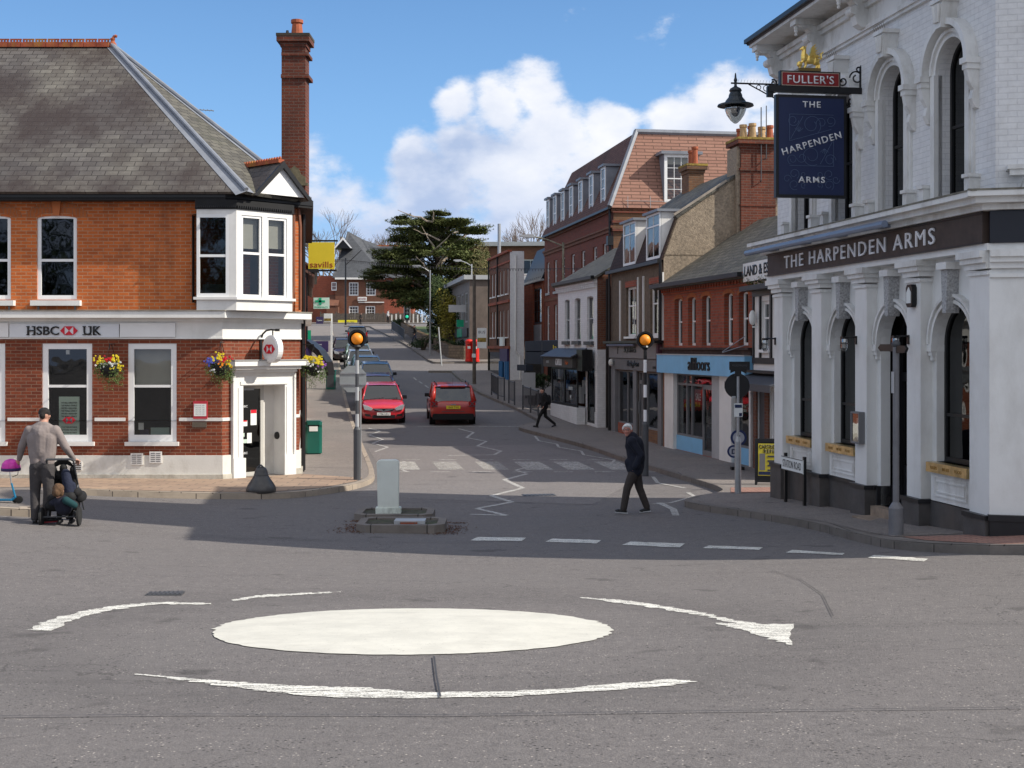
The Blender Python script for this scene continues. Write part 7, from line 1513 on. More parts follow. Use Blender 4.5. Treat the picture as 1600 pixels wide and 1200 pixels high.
# string of festoon lights across the street
pts = [at(518, 405, 62), at(560, 408, 62), at(620, 414, 62), at(700, 418, 62), at(780, 420, 62), at(860, 420, 60), at(960, 418, 56)]
c = B(); P2 = smooth_line([(p.x, p.y) for p in pts], 6); Z2 = smooth_line([(p.z, 0) for p in pts], 6); line = [(a[0], a[1], z_[0]) for a, z_ in zip(P2, Z2)]; c.path(line, .014, 4); ln = c.build('wire', M['black'], None)
root = empty('festoon_cable', (0, 0, 0), 0, 'thin cable of small lights strung across the street above the cars', 'cable'); ln.parent = root; c = B()
for i in range(len(line) - 1):
    for t in (0, .33, .66): q = Vector(line[i]).lerp(Vector(line[i + 1]), t); c.tube(q, q - Vector((0, 0, .1)), .02, n=4)
c.build('bulbs', M['dgrey'], root)
# Belisha beacons
def beacon(px, y, label, shield=True, seed=0):
    x = (px - 800) / F * y; o = empty('belisha_beacon', (x, y, G(x, y) + .12), 0, label, 'crossing beacon', 'crossing beacons'); hh = 3.22
    c = B(); c.tube((0, 0, -.2), (0, 0, 1.15), .085, .085, 14); c.tube((0, 0, 1.15), (0, 0, 1.22), .085, .05, 14); c.build('base_sleeve', M['dgrey'], o)
    for k in range(6): z0_, z1_ = 1.2 + k * (hh - 1.38) / 6, 1.2 + (k + 1) * (hh - 1.38) / 6; c = B(); c.tube((0, 0, z0_), (0, 0, z1_), .042, n=12); c.build('pole_band', (M['signwhite'] if seed else M['lgrey']) if k % 2 == 0 else (M['black'] if seed else M['dgrey']), o)
    c = B(); c.lathe([(.05, hh - .24), (.10, hh - .18), (.08, hh - .14)], n=14); c.build('collar', M['black'], o)
    c = B(); c.ball((0, 0, hh), .135, 20, 14); c.build('globe', M['amber'], o, smooth=True)
    if shield: 
        c = B(); c.M = Matrix.Translation((0, .03, hh)) @ Matrix.Rotation(R(90), 4, 'X'); c.lathe([(.165, -.02), (.215, -.02), (.215, .05), (.165, .05), (.165, -.02)], n=28); c.build('glare_shield', M['black'], o)
    return o
pb1 = hit(557, 750, .12); beacon(558 , pb1.y, 'amber globe beacon on a dark pole at the left kerb'); o = beacon(1008, 32.2, 'amber globe beacon on a banded pole behind the white haired man', seed=1)
# octagonal sign seen from behind, on its own thin pole
x = at(563, 725, 33).x; o = empty('road_sign', (x, 33, G(x, 33) + .12), 0, 'octagonal road sign seen from its grey back beside the left beacon', 'sign'); zc = CZ + (HZ - 592) / F * 33 - o.location.z; c = B(); c.tube((0, 0, -.1), (0, 0, zc + .35), .03); c.build('post', M['steel'], o); c = B(); q = .36; c.prism([(-.18 + q * math.cos(R(22.5 + 45 * k)), zc + q * math.sin(R(22.5 + 45 * k))) for k in range(8)], -.06, -.04, 'y'); s = c.build('sign_back', mat('sign_back_grey', (.30, .33, .34), .5, .08), o)
c = B(); c.box(-.5, -.075, zc + .12, .15, -.06, zc + .16); c.box(-.5, -.075, zc - .16, .15, -.06, zc - .12); c.build('clamp_rail', M['steel'], s)
x = at(545, 620, 36).x
# litter bin
b0 = hit(490, 709, .12); o = empty('litter_bin', (b0.x, b0.y, b0.z), R(8), 'dark green street litter bin by the bank side wall', 'bin'); c = B(); c.prism([(-.24, -.16), (-.17, -.22), (.17, -.22), (.24, -.16), (.24, .16), (.17, .22), (-.17, .22), (-.24, .16)], .03, .78); c.prism([(-.24, -.16), (-.17, -.22), (.17, -.22), (.24, -.16), (.24, .16), (.17, .22), (-.17, .22), (-.24, .16)], .84, .92)
for a in (-1, 1): c.box(a * .2 - .04, -.2, .78, a * .2 + .04, .2, .84)
c.build('body', M['green'], o); c = B(); c.prism([(-.2, -.2), (.2, -.2), (.2, .2), (-.2, .2)], .92, .95); c.build('lid', M['green'], o); B().box(-.12, -.235, .66, .12, -.215, .80).build('opening_plate', M['paper'], o); B().box(-.2, -.18, .0, .2, .18, .03).build('base', M['black'], o); B().box(-.19, -.15, .78, .19, .15, .84).build('opening', M['black_matt'], o)
# cast iron cone bollard
b0 = hit(408, 769, .12); o = empty('cone_bollard', (b0.x, b0.y, b0.z), 0, 'squat black bell shaped iron bollard at the kerb before the bank door', 'bollard'); c = B(); c.lathe([(.295, 0), (.305, .06), (.295, .10), (.285, .125), (.24, .20), (.19, .27), (.155, .33), (.145, .345), (.15, .36), (.14, .37), (.125, .44), (.10, .49), (.05, .52), (.0, .525)], n=28); c.build('body', mat('worn_cast_iron', (.055, .053, .052), .36, .3, 7, .15, 30, dirt=(.09, .08, .07), dirt_a=.6), o, smooth=True); c = B(); c.path([(-.06, -.08, .42), (-.07, -.05, .50), (0, -.04, .56), (.07, -.05, .50), (.06, -.08, .42)], .018, 6); c.build('lifting_loop', M['dgrey'], o)
# traffic island: two kerbed blocks and the pale bollard box seen from behind
def island(name, x0, x1, y0, y1, label, ch=.16):
    g = min(G(x0, y0), G(x1, y0)); o = empty(name, ((x0 + x1) / 2, (y0 + y1) / 2, G((x0 + x1) / 2, (y0 + y1) / 2)), 0, label, 'traffic island'); X_, Y_ = (x1 - x0) / 2, (y1 - y0) / 2
    def pl_(d): return [(-X_ + ch + d * .5, -Y_ + d), (X_ - ch - d * .5, -Y_ + d), (X_ - d, -Y_ + ch + d * .5), (X_ - d, Y_ - ch - d * .5), (X_ - ch - d * .5, Y_ - d), (-X_ + ch + d * .5, Y_ - d), (-X_ + d, Y_ - ch - d * .5), (-X_ + d, -Y_ + ch + d * .5)]
    O_, I_ = pl_(0), pl_(.13); c = B()
    for k in range(8): k2_ = (k + 1) % 8; c.prism([O_[k], O_[k2_], I_[k2_], I_[k]], -.1, .15)
    c.build('kerb_stones', M['kerb_dark'], o); c = B(); c.prism(I_, -.1, .12); c.build('filling', mat('mossy_fill', (.06, .055, .04), .95, .5, 8, .6, 30, dirt=(.05, .08, .02), dirt_a=.7, dirt_s=3), o); return o
i1 = island('traffic_island', -2.75, -1.38, 22.7, 23.75, 'rear weathered kerbed island carrying the pale bollard box')
i2 = island('traffic_island', -2.50, -1.08, 20.9, 21.95, 'front weathered kerbed island with a lidded metal plate')
B().box(-.12, -.2, .12, .38, .14, .175).build('metal_lid', M['lgrey'], i2); B().box(-.02, -.26, .12, .26, -.2, .16).build('brick_packing', M['brick_red'], i2)
bp = Vector((at(607, 797, 23.2).x, 23.2)); o = empty('bollard_box', (bp.x, bp.y, G(bp.x, bp.y) + .12), R(3), 'pale green plain back of a tall keep left bollard on the island', 'bollard'); c = B(); 
c.prism([(-.185, .08), (.185, .08), (.19, .9), (.15, .935), (-.15, .935), (-.205, .9)], -.09, .09, 'y'); c.build('shell', mat('pale_green_plastic', (.68, .71, .65), .45, .06, 2, dirt=(.28, .30, .26), dirt_a=.35), o, bevel=.012); B().box(-.225, -.12, -.02, .225, .12, .10).build('base_box', mat('pale_green_plastic_base', (.68, .73, .66), .5, .08, 3, dirt=(.10, .10, .07), dirt_a=.7, dirt_s=4), o, bevel=.01)
# leaf litter round the islands
rnd = random.Random(9); c = B()
for k in range(900):
    s2 = rnd.choice((-1, 1)); a = rnd.uniform(0, 6.283); x = -1.8 + s2 * rnd.uniform(.55, .95) + rnd.gauss(0, .12); y = rnd.uniform(20.75, 22.2) + rnd.gauss(0, .1) if k % 4 else rnd.uniform(22.5, 22.75); z = G(x, y) + .012; r = rnd.uniform(.008, .022); c.face([(x + r * math.cos(a), y + r * math.sin(a), z), (x - r * math.sin(a), y + r * math.cos(a), z + .01), (x - r * math.cos(a), y - r * math.sin(a), z), (x + r * math.sin(a), y - r * math.cos(a), z + .006)])
o = c.build('leaf_litter', mat('dead_leaves', (.10, .045, .025), .9, .4, 30), recalc=False); lab(o, 'brown dead leaves gathered around the island kerbs', 'leaf litter', kind='stuff')
rnd = random.Random(2); c = B()
for k in range(260): x = -2.05 + rnd.gauss(0, .22); y = 22.62 + rnd.uniform(-.08, .04); z = G(x, y); h = rnd.uniform(.03, .10); a = rnd.uniform(-.03, .03); c.face([(x - .006, y, z), (x + .006, y, z), (x + a, y + rnd.uniform(-.03, .03), z + h)])
o = c.build('weeds', mat('weed_green', (.06, .13, .02), .8, .3, 9), recalc=False); lab(o, 'small green weeds growing at the foot of the rear island', 'weeds', kind='stuff')
# blue and white low bollard signs by the blue shop, sign pole, A-board, name plate, finger post
y = 32.6; x = at(1152, 735, y).x; o = empty('low_sign_post', (x, y, G(x, y) + .12), 0, 'low stand with two round blue ringed signs by the blue shop', 'sign'); c = B(); c.tube((0, 0, 0), (0, 0, .8), .03); c.box(-.16, -.12, 0, .16, .12, .08); c.build('stand', M['black'], o)
for (u, v, r_, t_) in ((.02, .80, .20, '7'), (-.10, .46, .16, 'D')):
    c = B(); c.M = Matrix.Translation((u, -.05, v)) @ Matrix.Rotation(R(90), 4, 'X'); c.lathe([(r_, 0), (r_, .03)], n=24); s = c.build('sign_disc', mat('sign_ring_blue', (.02, .035, .12), .4), o); c = B(); c.M = Matrix.Translation((u, -.081, v)) @ Matrix.Rotation(R(90), 4, 'X'); c.lathe([(r_ * .72, 0), (r_ * .72, .004)], n=24); c.build('disc_face', mat('disc_grey', (.42, .44, .50), .5), s); text(t_, M['signblue'], s, (u, -.087, v), h=.12, depth=.004, bold=.03)
b0 = hit(1153, 771, .12); x, y = b0.x, b0.y; o = empty('sign_pole', (x, y, b0.z), 0, 'grey sign pole with black round sign back, small plate and white notice', 'sign'); zz2 = lambda py: CZ + (HZ - py) / F * y - b0.z; k_ = y / F
c = B(); c.tube((0, 0, -.1), (0, 0, zz2(690)), .065, n=14); c.tube((0, 0, zz2(690)), (0, 0, zz2(682)), .065, .035, 14); c.tube((0, 0, zz2(682)), (0, 0, zz2(567)), .028, n=10); c.build('column', M['steel'], o)
c = B(); c.M = Matrix.Translation((-.01, .05, zz2(603))) @ Matrix.Rotation(R(90), 4, 'X'); c.lathe([(.255, 0), (.255, .02)], n=32); s = c.build('sign_disc', M['black'], o); B().box(-.12, -.02, zz2(622), -.05, .03, zz2(619)).build('label_plate', M['lgrey'], s)
c = B(); c.box(-14 * k_, -.05, zz2(578), 18 * k_ , -.02, zz2(565)); pl2 = c.build('top_plate', M['black'], o); text('PEDESTRIANS', M['dgrey'], pl2, (2 * k_, -.051, zz2(571)), h=.04, w=.3, depth=.002)
c = B(); c.prism([(-12 * k_, zz2(583)), (-12 * k_, zz2(578)), (13 * k_, zz2(578)), (13 * k_, zz2(584)), (5 * k_, zz2(580)), (5 * k_, zz2(588)), (-5 * k_, zz2(588)), (-5 * k_, zz2(580))], -.03, 0, 'y'); c.build('arrow_bracket', M['black'], pl2)
s = B().box(-6.5 * k_, -.06, zz2(651), 6.5 * k_, -.04, zz2(630)).build('notice', M['paper'], o); B().box(-5.5 * k_, -.065, zz2(637), 5.5 * k_, -.061, zz2(632)).build('notice_band', M['signblue'], s); B().box(1 * k_, -.065, zz2(650), 5.5 * k_, -.061, zz2(645)).build('notice_logo', M['signblue'], s)
b0 = Vector((at(1203, 757, 28.6).x, 28.6, 0)); o = empty('pavement_board', (b0.x, b0.y, G(b0.x, b0.y) + .12), R(-12), 'black framed yellow cartridge refill board standing in the alley mouth', 'board'); c = B(); 
for sy in (-1, 1): c.M = Matrix.Translation((0, sy * .17, 0)) @ Matrix.Rotation(R(sy * 8), 4, 'X'); c.box(-.32, -.02, 0, -.27, .02, 1.0); c.box(.27, -.02, 0, .32, .02, 1.0); c.box(-.27, -.02, .06, .27, .02, .12); c.box(-.27, -.02, .93, .27, .02, 1.0); c.box(-.27, -.0, .12, .27, .01, .93)
c.build('frame', M['black'], o); MM = Matrix.Translation((0, -.17, 0)) @ Matrix.Rotation(R(-8), 4, 'X'); s = B(MM).box(-.25, -.025, .20, .25, -.021, .90).build('poster', mat('poster_yellow', (.55, .47, .04), .6), o)
for (t_, u, v, h_, w_) in (('CARTRIDGE', 0, .83, .085, .46), ('REFILL', .03, .73, .085, .32)): q = text(t_, M['ltext'], s, MM @ Vector((u, -.026, v)), h=h_, w=w_, depth=.003, bold=.02); q.rotation_euler = (R(-8), 0, 0)
for k in range(4): c = B(MM); c.box(-.05, -.029, .60 - k * .1, .22, -.026, .64 - k * .1); c.build('poster_line', M['dgrey'], s)
c = B(MM); c.box(-.22, -.029, .32, -.10, -.026, .68); c.build('poster_picture', M['grey'], s); c = B(MM); c.box(-.24, -.029, .22, .24, -.026, .29); c.build('poster_band', M['signblue'], s)
# STATION ROAD name plate in front of the pub
x0_, x1_ = PF.x(1221, -.22), PF.x(1254, -.22); o = empty('street_name_plate', tuple(PF.w(x0_, -.22, 0)), PF.rz, 'low white STATION ROAD name plate on two black posts by the pub plinth', 'sign'); w_ = x1_ - x0_; za = PF.z(1222, 733, -.22); ztp = PF.z(1222, 712, -.22)
c = B(); c.box(0, 0, za, w_, .02, ztp); s = c.build('plate', M['paper'], o); text('STATION ROAD', M['ltext'], s, (w_ / 2, -.001, (za + ztp) / 2), h=(ztp - za) * .55, w=w_ * .86, depth=.003)
for xx in (.1, w_ - .02): c = B(); c.box(xx - .03, .02, -.4, xx + .03, .07, ztp + .06); c.build('post', M['black'], o)
c = B(); c.box(0, -.004, za, w_, 0, za + .012); c.box(0, -.004, ztp - .012, w_, 0, ztp); c.build('plate_border', M['ltext'], s)
b0 = Vector((at(1400, 832, 18.3).x, 18.3)); o = empty('finger_post', (b0.x, b0.y, G(b0.x, b0.y) + .10), PF.rz, 'grey pedestrian finger post standing by the pub doorstep', 'sign'); ztp = CZ + (HZ - 540) / F * 18.3 - o.location.z
c = B(); c.tube((0, 0, -.1), (0, 0, .40), .10, n=16); c.tube((0, 0, .40), (0, 0, .48), .10, .05, 16); c.tube((0, 0, .48), (0, 0, ztp), .044, n=14); c.build('column', mat('dull_grey_column', (.15, .15, .16), .5, .15, 5), o)
for sx_, ln_ in ((-1, .55), (1, .35)): c = B(); c.prism([(0, ztp - .10), (ln_ * .85, ztp - .10), (ln_, ztp - .04), (ln_ * .85, ztp + .0), (0, ztp + .0)] if sx_ > 0 else [(0, ztp - .08), (-ln_ * .85, ztp - .08), (-ln_, ztp - .03), (-ln_ * .85, ztp + .02), (0, ztp + .02)], -.02, .02, 'y'); c.build('finger', M['black'], o)
c = B(); c.ball((0, 0, ztp + .02), .06, 12, 8); c.build('finial', M['dgrey'], o); c = B(); c.box(-.04, -.052, 2.0, .04, -.045, 2.3); c.build('sticker', M['lgrey'], o)
# hanging baskets
M['leafg'] = leafmat('basket_leaves', (.03, .07, .02), (.12, .17, .05))
def basket(x, y, z, label, seed, cols, wallp=None, group='hanging flower baskets on the bank'):
    rnd = random.Random(seed); o = empty('flower_basket', (x, y, z), 0, label, 'flower basket', group); c = B()
    for k in range(3): a = k * 2.1; c.tube((0, 0, .48), (.2 * math.cos(a), .2 * math.sin(a), .1), .004, n=3)
    if wallp: c.path([(wallp[0], wallp[1], .55), (0, 0, .55), (0, 0, .46)], .012, 5); c.path([(wallp[0], wallp[1], .3), (wallp[0] * .4, wallp[1] * .4, .54)], .01, 4)
    c.build('chain', M['black'], o); c = B(); c.lathe([(.0, -.22), (.12, -.18), (.2, -.06), (.22, .08), (.2, .08)], n=14); c.build('bowl', M['black_matt'], o)
    b = B()
    for (cx_, cz_, rx_, rz_, n) in ((0, .08, .26, .14, 420), (-.16, -.08, .17, .22, 300), (.16, -.12, .17, .24, 300), (.0, -.2, .22, .2, 260), (.24, -.25, .08, .2, 100), (-.02, -.42, .1, .12, 60), (-.26, -.05, .08, .14, 80)): clump(b, (cx_, -.02, cz_), rx_, .24, rz_, n, .055, rnd, 1.0)
    b.build('foliage', M['leafg'], o, recalc=False)
    for i, (col, cx_, cz_, n) in enumerate(cols):
        b = B()
        for _ in range(n):
            p = Vector((cx_ + rnd.gauss(0, .055), rnd.uniform(-.26, .1), cz_ + rnd.gauss(0, .045))); r = rnd.uniform(.018, .032)
            q = [b.add(p + Vector((r * math.cos(t), -.01 * (k % 2), r * math.sin(t)))) for k, t in enumerate([1.047 * j for j in range(6)])]; b.f.append(q)
        b.build('blossom', M[col], o, recalc=False)
    return o
for nm, c_ in (('fl_yellow', (.75, .58, .02)), ('fl_red', (.6, .01, .02)), ('fl_white', (.75, .75, .72)), ('fl_blue', (.08, .09, .42)), ('fl_orange', (.8, .25, .01)), ('fl_violet', (.3, .12, .45))): M[nm] = mat(nm, c_, .6, .1)
zb_ = lambda py, y: CZ + (HZ - py) / F * y
basket(at(171, 577, 29.6).x, 29.6, zb_(577, 29.6) + .02, 'flower basket with yellow, red and white blooms between the left bank windows', 1, [('fl_yellow', -.18, .18, 26), ('fl_yellow', .14, .2, 26), ('fl_red', .0, .2, 18), ('fl_white', -.06, .04, 34), ('fl_white', .1, .1, 12), ('fl_yellow', .2, .03, 16)], (0, .38))
basket(at(344, 573, 29.55).x, 29.55, zb_(573, 29.55), 'flower basket with blue, orange and yellow blooms left of the bank door', 2, [('fl_blue', -.2, .12, 46), ('fl_blue', -.08, .17, 20), ('fl_yellow', -.02, .22, 26), ('fl_orange', .06, .06, 30), ('fl_red', .12, .18, 18), ('fl_yellow', .2, .06, 16), ('fl_white', -.1, -.1, 8)], (0, .42))
basket(at(490, 574, 31.6).x, 31.6, zb_(574, 31.6), 'flower basket with yellow and white blooms right of the bank door', 3, [('fl_yellow', -.12, .2, 36), ('fl_yellow', .1, .2, 34), ('fl_white', -.1, .08, 20), ('fl_violet', .2, .05, 18), ('fl_white', .1, -.05, 14), ('fl_yellow', .2, .12, 14)], (-.30, .1))
# ================================================================ CARS
def carpaint(name, col, metal=.0): 
    m, t, p = newmat(name); p.inputs['Base Color'].default_value = (*col, 1); p.inputs['Roughness'].default_value = .32; p.inputs['Metallic'].default_value = metal; p.inputs['Coat Weight'].default_value = .7; p.inputs['Coat Roughness'].default_value = .06
    g = _n(t, 'ShaderNodeTexCoord').outputs['Object']; o = _mix(t, _mr(t, _noise(t, g, 3, 5, .7, (1, 1, .6)), .45, .8, 0, .25), col, (.12, .10, .085)); t.links.new(o, p.inputs['Base Color']); return m
M['car_glass'] = glassmat('car_glass', .16, .06); M['chrome'] = mat('chrome', (.6, .6, .62), .18, .03, metal=1); M['headlamp'] = mat('headlamp_glass', (.55, .57, .6), .12, .1, 30, metal=.5); M['tail'] = mat('tail_lamp_red', (.35, .01, .01), .2, .1); M['plate_w'] = mat('plate_white', (.72, .72, .70), .4); M['plate_y'] = mat('plate_yellow', (.78, .60, .04), .4); M['cabin'] = mat('cabin_trim', (.03, .03, .032), .9, .2)
def loft(b, secs, close=True):
    rows = [[b.add(p) for p in s] for s in secs]
    for a, c in zip(rows[:-1], rows[1:]):
        for k in range(len(a) - 1): b.f.append([a[k], a[k + 1], c[k + 1], c[k]])
    if close: b.f.append(rows[0][::-1]); b.f.append(rows[-1])
def car(x, y, front, paint, label, W=1.75, Lg=4.25, H=1.46, kind='hatch', plate='LT06 LKU', group='cars parked along the left kerb', name='parked_car', rz=R(8.5)):
    """front: True when the nose points at the camera; local -y is the nose"""
    o = empty(name, (x, y, G(x, y)), rz + (0 if front else math.pi), label, 'car', group)
    sl_ = (G(x, y + 1.5) - G(x, y - 1.5)) / 3; o.rotation_euler = (math.atan(sl_) * (1 if front else -1), 0, rz + (0 if front else math.pi))
    hw = W / 2; suv = kind == 'suv'; belt = H * (.60 if suv else .62); zb = .22 if suv else .17
    ys = [-Lg / 2, -Lg / 2 + .08, -Lg / 2 + .30, -Lg / 2 + .72, -Lg / 2 + 1.05, -.55, .2, Lg / 2 - .9, Lg / 2 - .35, Lg / 2 - .08, Lg / 2]
    hood = [belt * .60, belt * .76, belt * .86, belt * .94, belt * .985, belt, belt * 1.01, belt * 1.03, belt * 1.03, belt * .98, belt * .82] if not suv else [belt * .72, belt * .92, belt * .97, belt * .99, belt, belt, belt, belt * 1.01, belt * 1.02, belt * 1.0, belt * .86]
    wd = [.80, .90, .965, 1, 1, 1, 1, 1, .99, .95, .86] if not suv else [.88, .96, 1, 1, 1, 1, 1, 1, 1, .98, .92]
    def sec(y_, h_, w_, lo):
        w_ *= hw; m_ = lo + (h_ - lo) * .5
        half = [(0, lo), (w_ * .86, lo), (w_ * .97, lo + .07), (w_, m_), (w_ * .985, m_ + (h_ - m_) * .45), (w_ * .93, h_ - .05), (w_ * .82, h_ - .005), (0, h_ + .02)]
        return [(-a, y_, z_) for a, z_ in half[::-1]] + [(a, y_, z_) for a, z_ in half[1:]]
    b = B(); lo = [zb + .09, zb + .02] + [zb] * 7 + [zb + .03, zb + .1]
    loft(b, [sec(*q) for q in zip(ys, hood, wd, lo)]); body = b.build('body', paint, o, smooth=True)
    md = body.modifiers.new('sub', 'SUBSURF'); md.levels = 1; md.render_levels = 2
    # glasshouse
    y0b, y0t, y1t, y1b = (-Lg / 2 + 1.05, -Lg / 2 + 1.78, Lg / 2 - .62, Lg / 2 - .22) if not suv else (-Lg / 2 + 1.1, -Lg / 2 + 1.55, Lg / 2 - .42, Lg / 2 - .16)
    wb, wt, rt = hw * .90, hw * (.70 if not suv else .78), H - .045
    def P4(z_t, wq, ya, yb_): return [(-wq, ya, z_t), (wq, ya, z_t), (wq, yb_, z_t), (-wq, yb_, z_t)]
    lowr_, up = P4(belt - .01, wb, y0b, y1b), P4(rt, wt, y0t, y1t)
    b = B(); 
    for k in range(4): b.face([lowr_[k], lowr_[(k + 1) % 4], up[(k + 1) % 4], up[k]])
    b.build('windows', M['car_glass'], o)
    b = B(); loft(b, [[(-wt * 1.0, y0t - .03, rt - .02), (-wt * .8, y0t - .03, rt + .005), (0, y0t - .02, rt + .02), (wt * .8, y0t - .03, rt + .005), (wt, y0t - .03, rt - .02)], [(-wt * 1.02, y0t + .25, rt + .0), (-wt * .8, y0t + .25, rt + .035), (0, y0t + .25, rt + .045), (wt * .8, y0t + .25, rt + .035), (wt * 1.02, y0t + .25, rt)],
                  [(-wt * 1.02, y1t - .25, rt), (-wt * .8, y1t - .25, rt + .03), (0, y1t - .25, rt + .04), (wt * .8, y1t - .25, rt + .03), (wt * 1.02, y1t - .25, rt)], [(-wt, y1t + .08, rt - .03), (-wt * .8, y1t + .1, rt), (0, y1t + .12, rt + .01), (wt * .8, y1t + .1, rt), (wt, y1t + .08, rt - .03)]], False)
    b.face([(-wt, y0t, rt - .03), (wt, y0t, rt - .03), (wt, y1t, rt - .03), (-wt, y1t, rt - .03)]); b.build('roof', paint, o, smooth=False)
    b = B(); 
    for s_ in (-1, 1):
        b.tube((s_ * wb, y0b, belt - .02), (s_ * wt, y0t, rt), .035, .035, 6); b.tube((s_ * wb, y1b, belt - .02), (s_ * wt, y1t, rt), .07 if not suv else .12, .05, 6); ym = (y0b + y1b) / 2 + .15; b.tube((s_ * (wb + .003), ym, belt - .02), (s_ * (wt + .003), ym, rt), .04, .035, 6)
        b.tube((s_ * wt, y0t, rt - .01), (s_ * wt, y1t, rt - .01), .03, .03, 6)
    b.build('pillars', paint, o, smooth=True)
    b = B(); b.box(-wb * .9, y0b + .2, zb + .2, wb * .9, y1b - .1, belt - .15); b.box(-wb * .8, y0b + .9, belt - .2, -.08, y0b + 1.1, belt + .28); b.box(.08, y0b + .9, belt - .2, wb * .8, y0b + 1.1, belt + .28); b.build('seats', M['cabin'], o)
    # wheels
    wr = .36 if suv else .315
    for sy, yw in ((-1, -Lg / 2 + .82), (1, Lg / 2 - .78)):
        for s_ in (-1, 1):
            c = B(); c.M = Matrix.Translation((s_ * (hw - .12), yw, wr)) @ Matrix.Rotation(R(90), 4, 'Y'); c.lathe([(wr * .6, -.11), (wr * .93, -.11), (wr, -.07), (wr, .07), (wr * .93, .11), (wr * .6, .11)], n=22); w_ = c.build('wheel', M['rub'], o)
            c = B(); c.M = Matrix.Translation((s_ * (hw - .02), yw, wr)) @ Matrix.Rotation(R(90), 4, 'Y'); c.lathe([(wr * .60, -.02), (wr * .58, .01), (wr * .15, .0), (.0, .01)], n=16); c.build('rim', M['steel'], w_)
            c = B(); c.M = Matrix.Translation((s_ * (hw - .02), yw, wr + .02)) @ Matrix.Rotation(R(90), 4, 'Y'); c.lathe([(wr + .07, -.02), (wr + .07, .012)], n=22); c.build('wheel_arch', M['black_matt'], o)
    for s_ in (-1, 1):
        c = B(); c.box(s_ * (hw + .02) - .09, y0b + .18, belt + .0, s_ * (hw + .02) + .09, y0b + .26, belt + .14); c.tube((s_ * (hw - .1), y0b + .22, belt - .02), (s_ * hw, y0b + .22, belt + .04), .025); c.build('door_mirror', M['black'] if kind != 'x' else paint, o, bevel=.02)
    yf = -Lg / 2
    if front:
        for s_ in (-1, 1):
            c = B(); c.prism([(s_ * hw * .48, belt * .70), (s_ * hw * .55, belt * .60), (s_ * hw * .86, belt * .64), (s_ * hw * .93, belt * .86), (s_ * hw * .70, belt * .80)], yf - .03, yf + .32, 'y'); c.build('headlight', M['headlamp'], o, bevel=.012)
            c = B(); c.prism([(s_ * hw * .55, .30), (s_ * hw * .82, .34), (s_ * hw * .84, .42), (s_ * hw * .6, .40)], yf - .01, yf + .15, 'y'); c.build('fog_lamp', M['black'], o)
        c = B(); c.prism([(-hw * .46, belt * .69), (hw * .46, belt * .69), (hw * .40, belt * .58), (-hw * .40, belt * .58)], yf - .045, yf + .05, 'y'); gr = c.build('grille', M['black'], o)
        c = B(); c.prism([(-hw * .45, belt * .69), (-hw * .08, belt * .66), (0, belt * .58), (hw * .08, belt * .66), (hw * .45, belt * .69), (hw * .42, belt * .66), (.03, belt * .55), (-.03, belt * .55), (-hw * .42, belt * .66)], yf - .06, yf - .045, 'y'); c.build('grille_trim', M['chrome'], gr)
        c = B(); c.box(-hw * .5, yf - .015, zb + .07, hw * .5, yf + .1, zb + .20); c.build('lower_grille', M['black'], o)
        c = B(); c.box(-.26, yf - .05, .36, .26, yf - .035, .47); p_ = c.build('number_plate', M['plate_w'], o); text(plate, M['ltext'], p_, (0, yf - .051, .415), h=.07, w=.44, depth=.002)
        c = B(); c.path([(-.5, y0b - .03, belt + .01), (.05, y0b + .04, belt + .05)], .012, 4); c.path([(.1, y0b - .03, belt + .01), (.6, y0b + .04, belt + .05)], .012, 4); c.build('wiper', M['black'], o)
    else:
        ye_ = Lg / 2
        for s_ in (-1, 1):
            if suv:
                c = B(); c.box(s_ * hw * .82 - .13, ye_ - .10, belt * .80, s_ * hw * .82 + .13, ye_ + .015, belt * 1.02); tl = c.build('tail_lamp', M['tail'], o, bevel=.03); c = B(); 
                for q in (-1, 1): c.M = Matrix.Translation((s_ * hw * .82, ye_ + .018, belt * .91)) @ Matrix.Rotation(R(45 * q), 4, 'Y'); c.box(-.12, 0, -.014, .12, .008, .014)
                c.M = None; c.box(s_ * hw * .82 - .14, ye_ + .01, belt * .79, s_ * hw * .82 + .14, ye_ + .012, belt * .81); c.build('lamp_cross', M['dgrey'], tl)
            else: c = B(); c.prism([(s_ * hw * .72, belt * .72), (s_ * hw * .92, belt * .72), (s_ * hw * .92, belt * 1.1), (s_ * hw * .80, belt * 1.1)], ye_ - .2, ye_ + .0, 'y'); c.build('tail_lamp', M['tail'], o, bevel=.01)
        c = B(); c.M = Matrix.Rotation(math.pi, 4, 'Z'); c.box(-.27, -ye_ - .035, belt * .70, .27, -ye_ - .02, belt * .70 + .12); p_ = c.build('number_plate', M['plate_y'], o); t_ = text(plate, M['ltext'], p_, (0, ye_ + .037, belt * .70 + .06), h=.075, w=.45, depth=.002, rz=math.pi)
        c = B(); c.box(-hw * .90, ye_ - .12, zb + .0, hw * .90, ye_ + .05, belt * .50); c.build('bumper', M['black_matt'], o, bevel=.03); c = B(); c.box(-.1, ye_ + .01, belt * .86, .1, ye_ + .03, belt * .90); c.build('badge', M['chrome'], o)
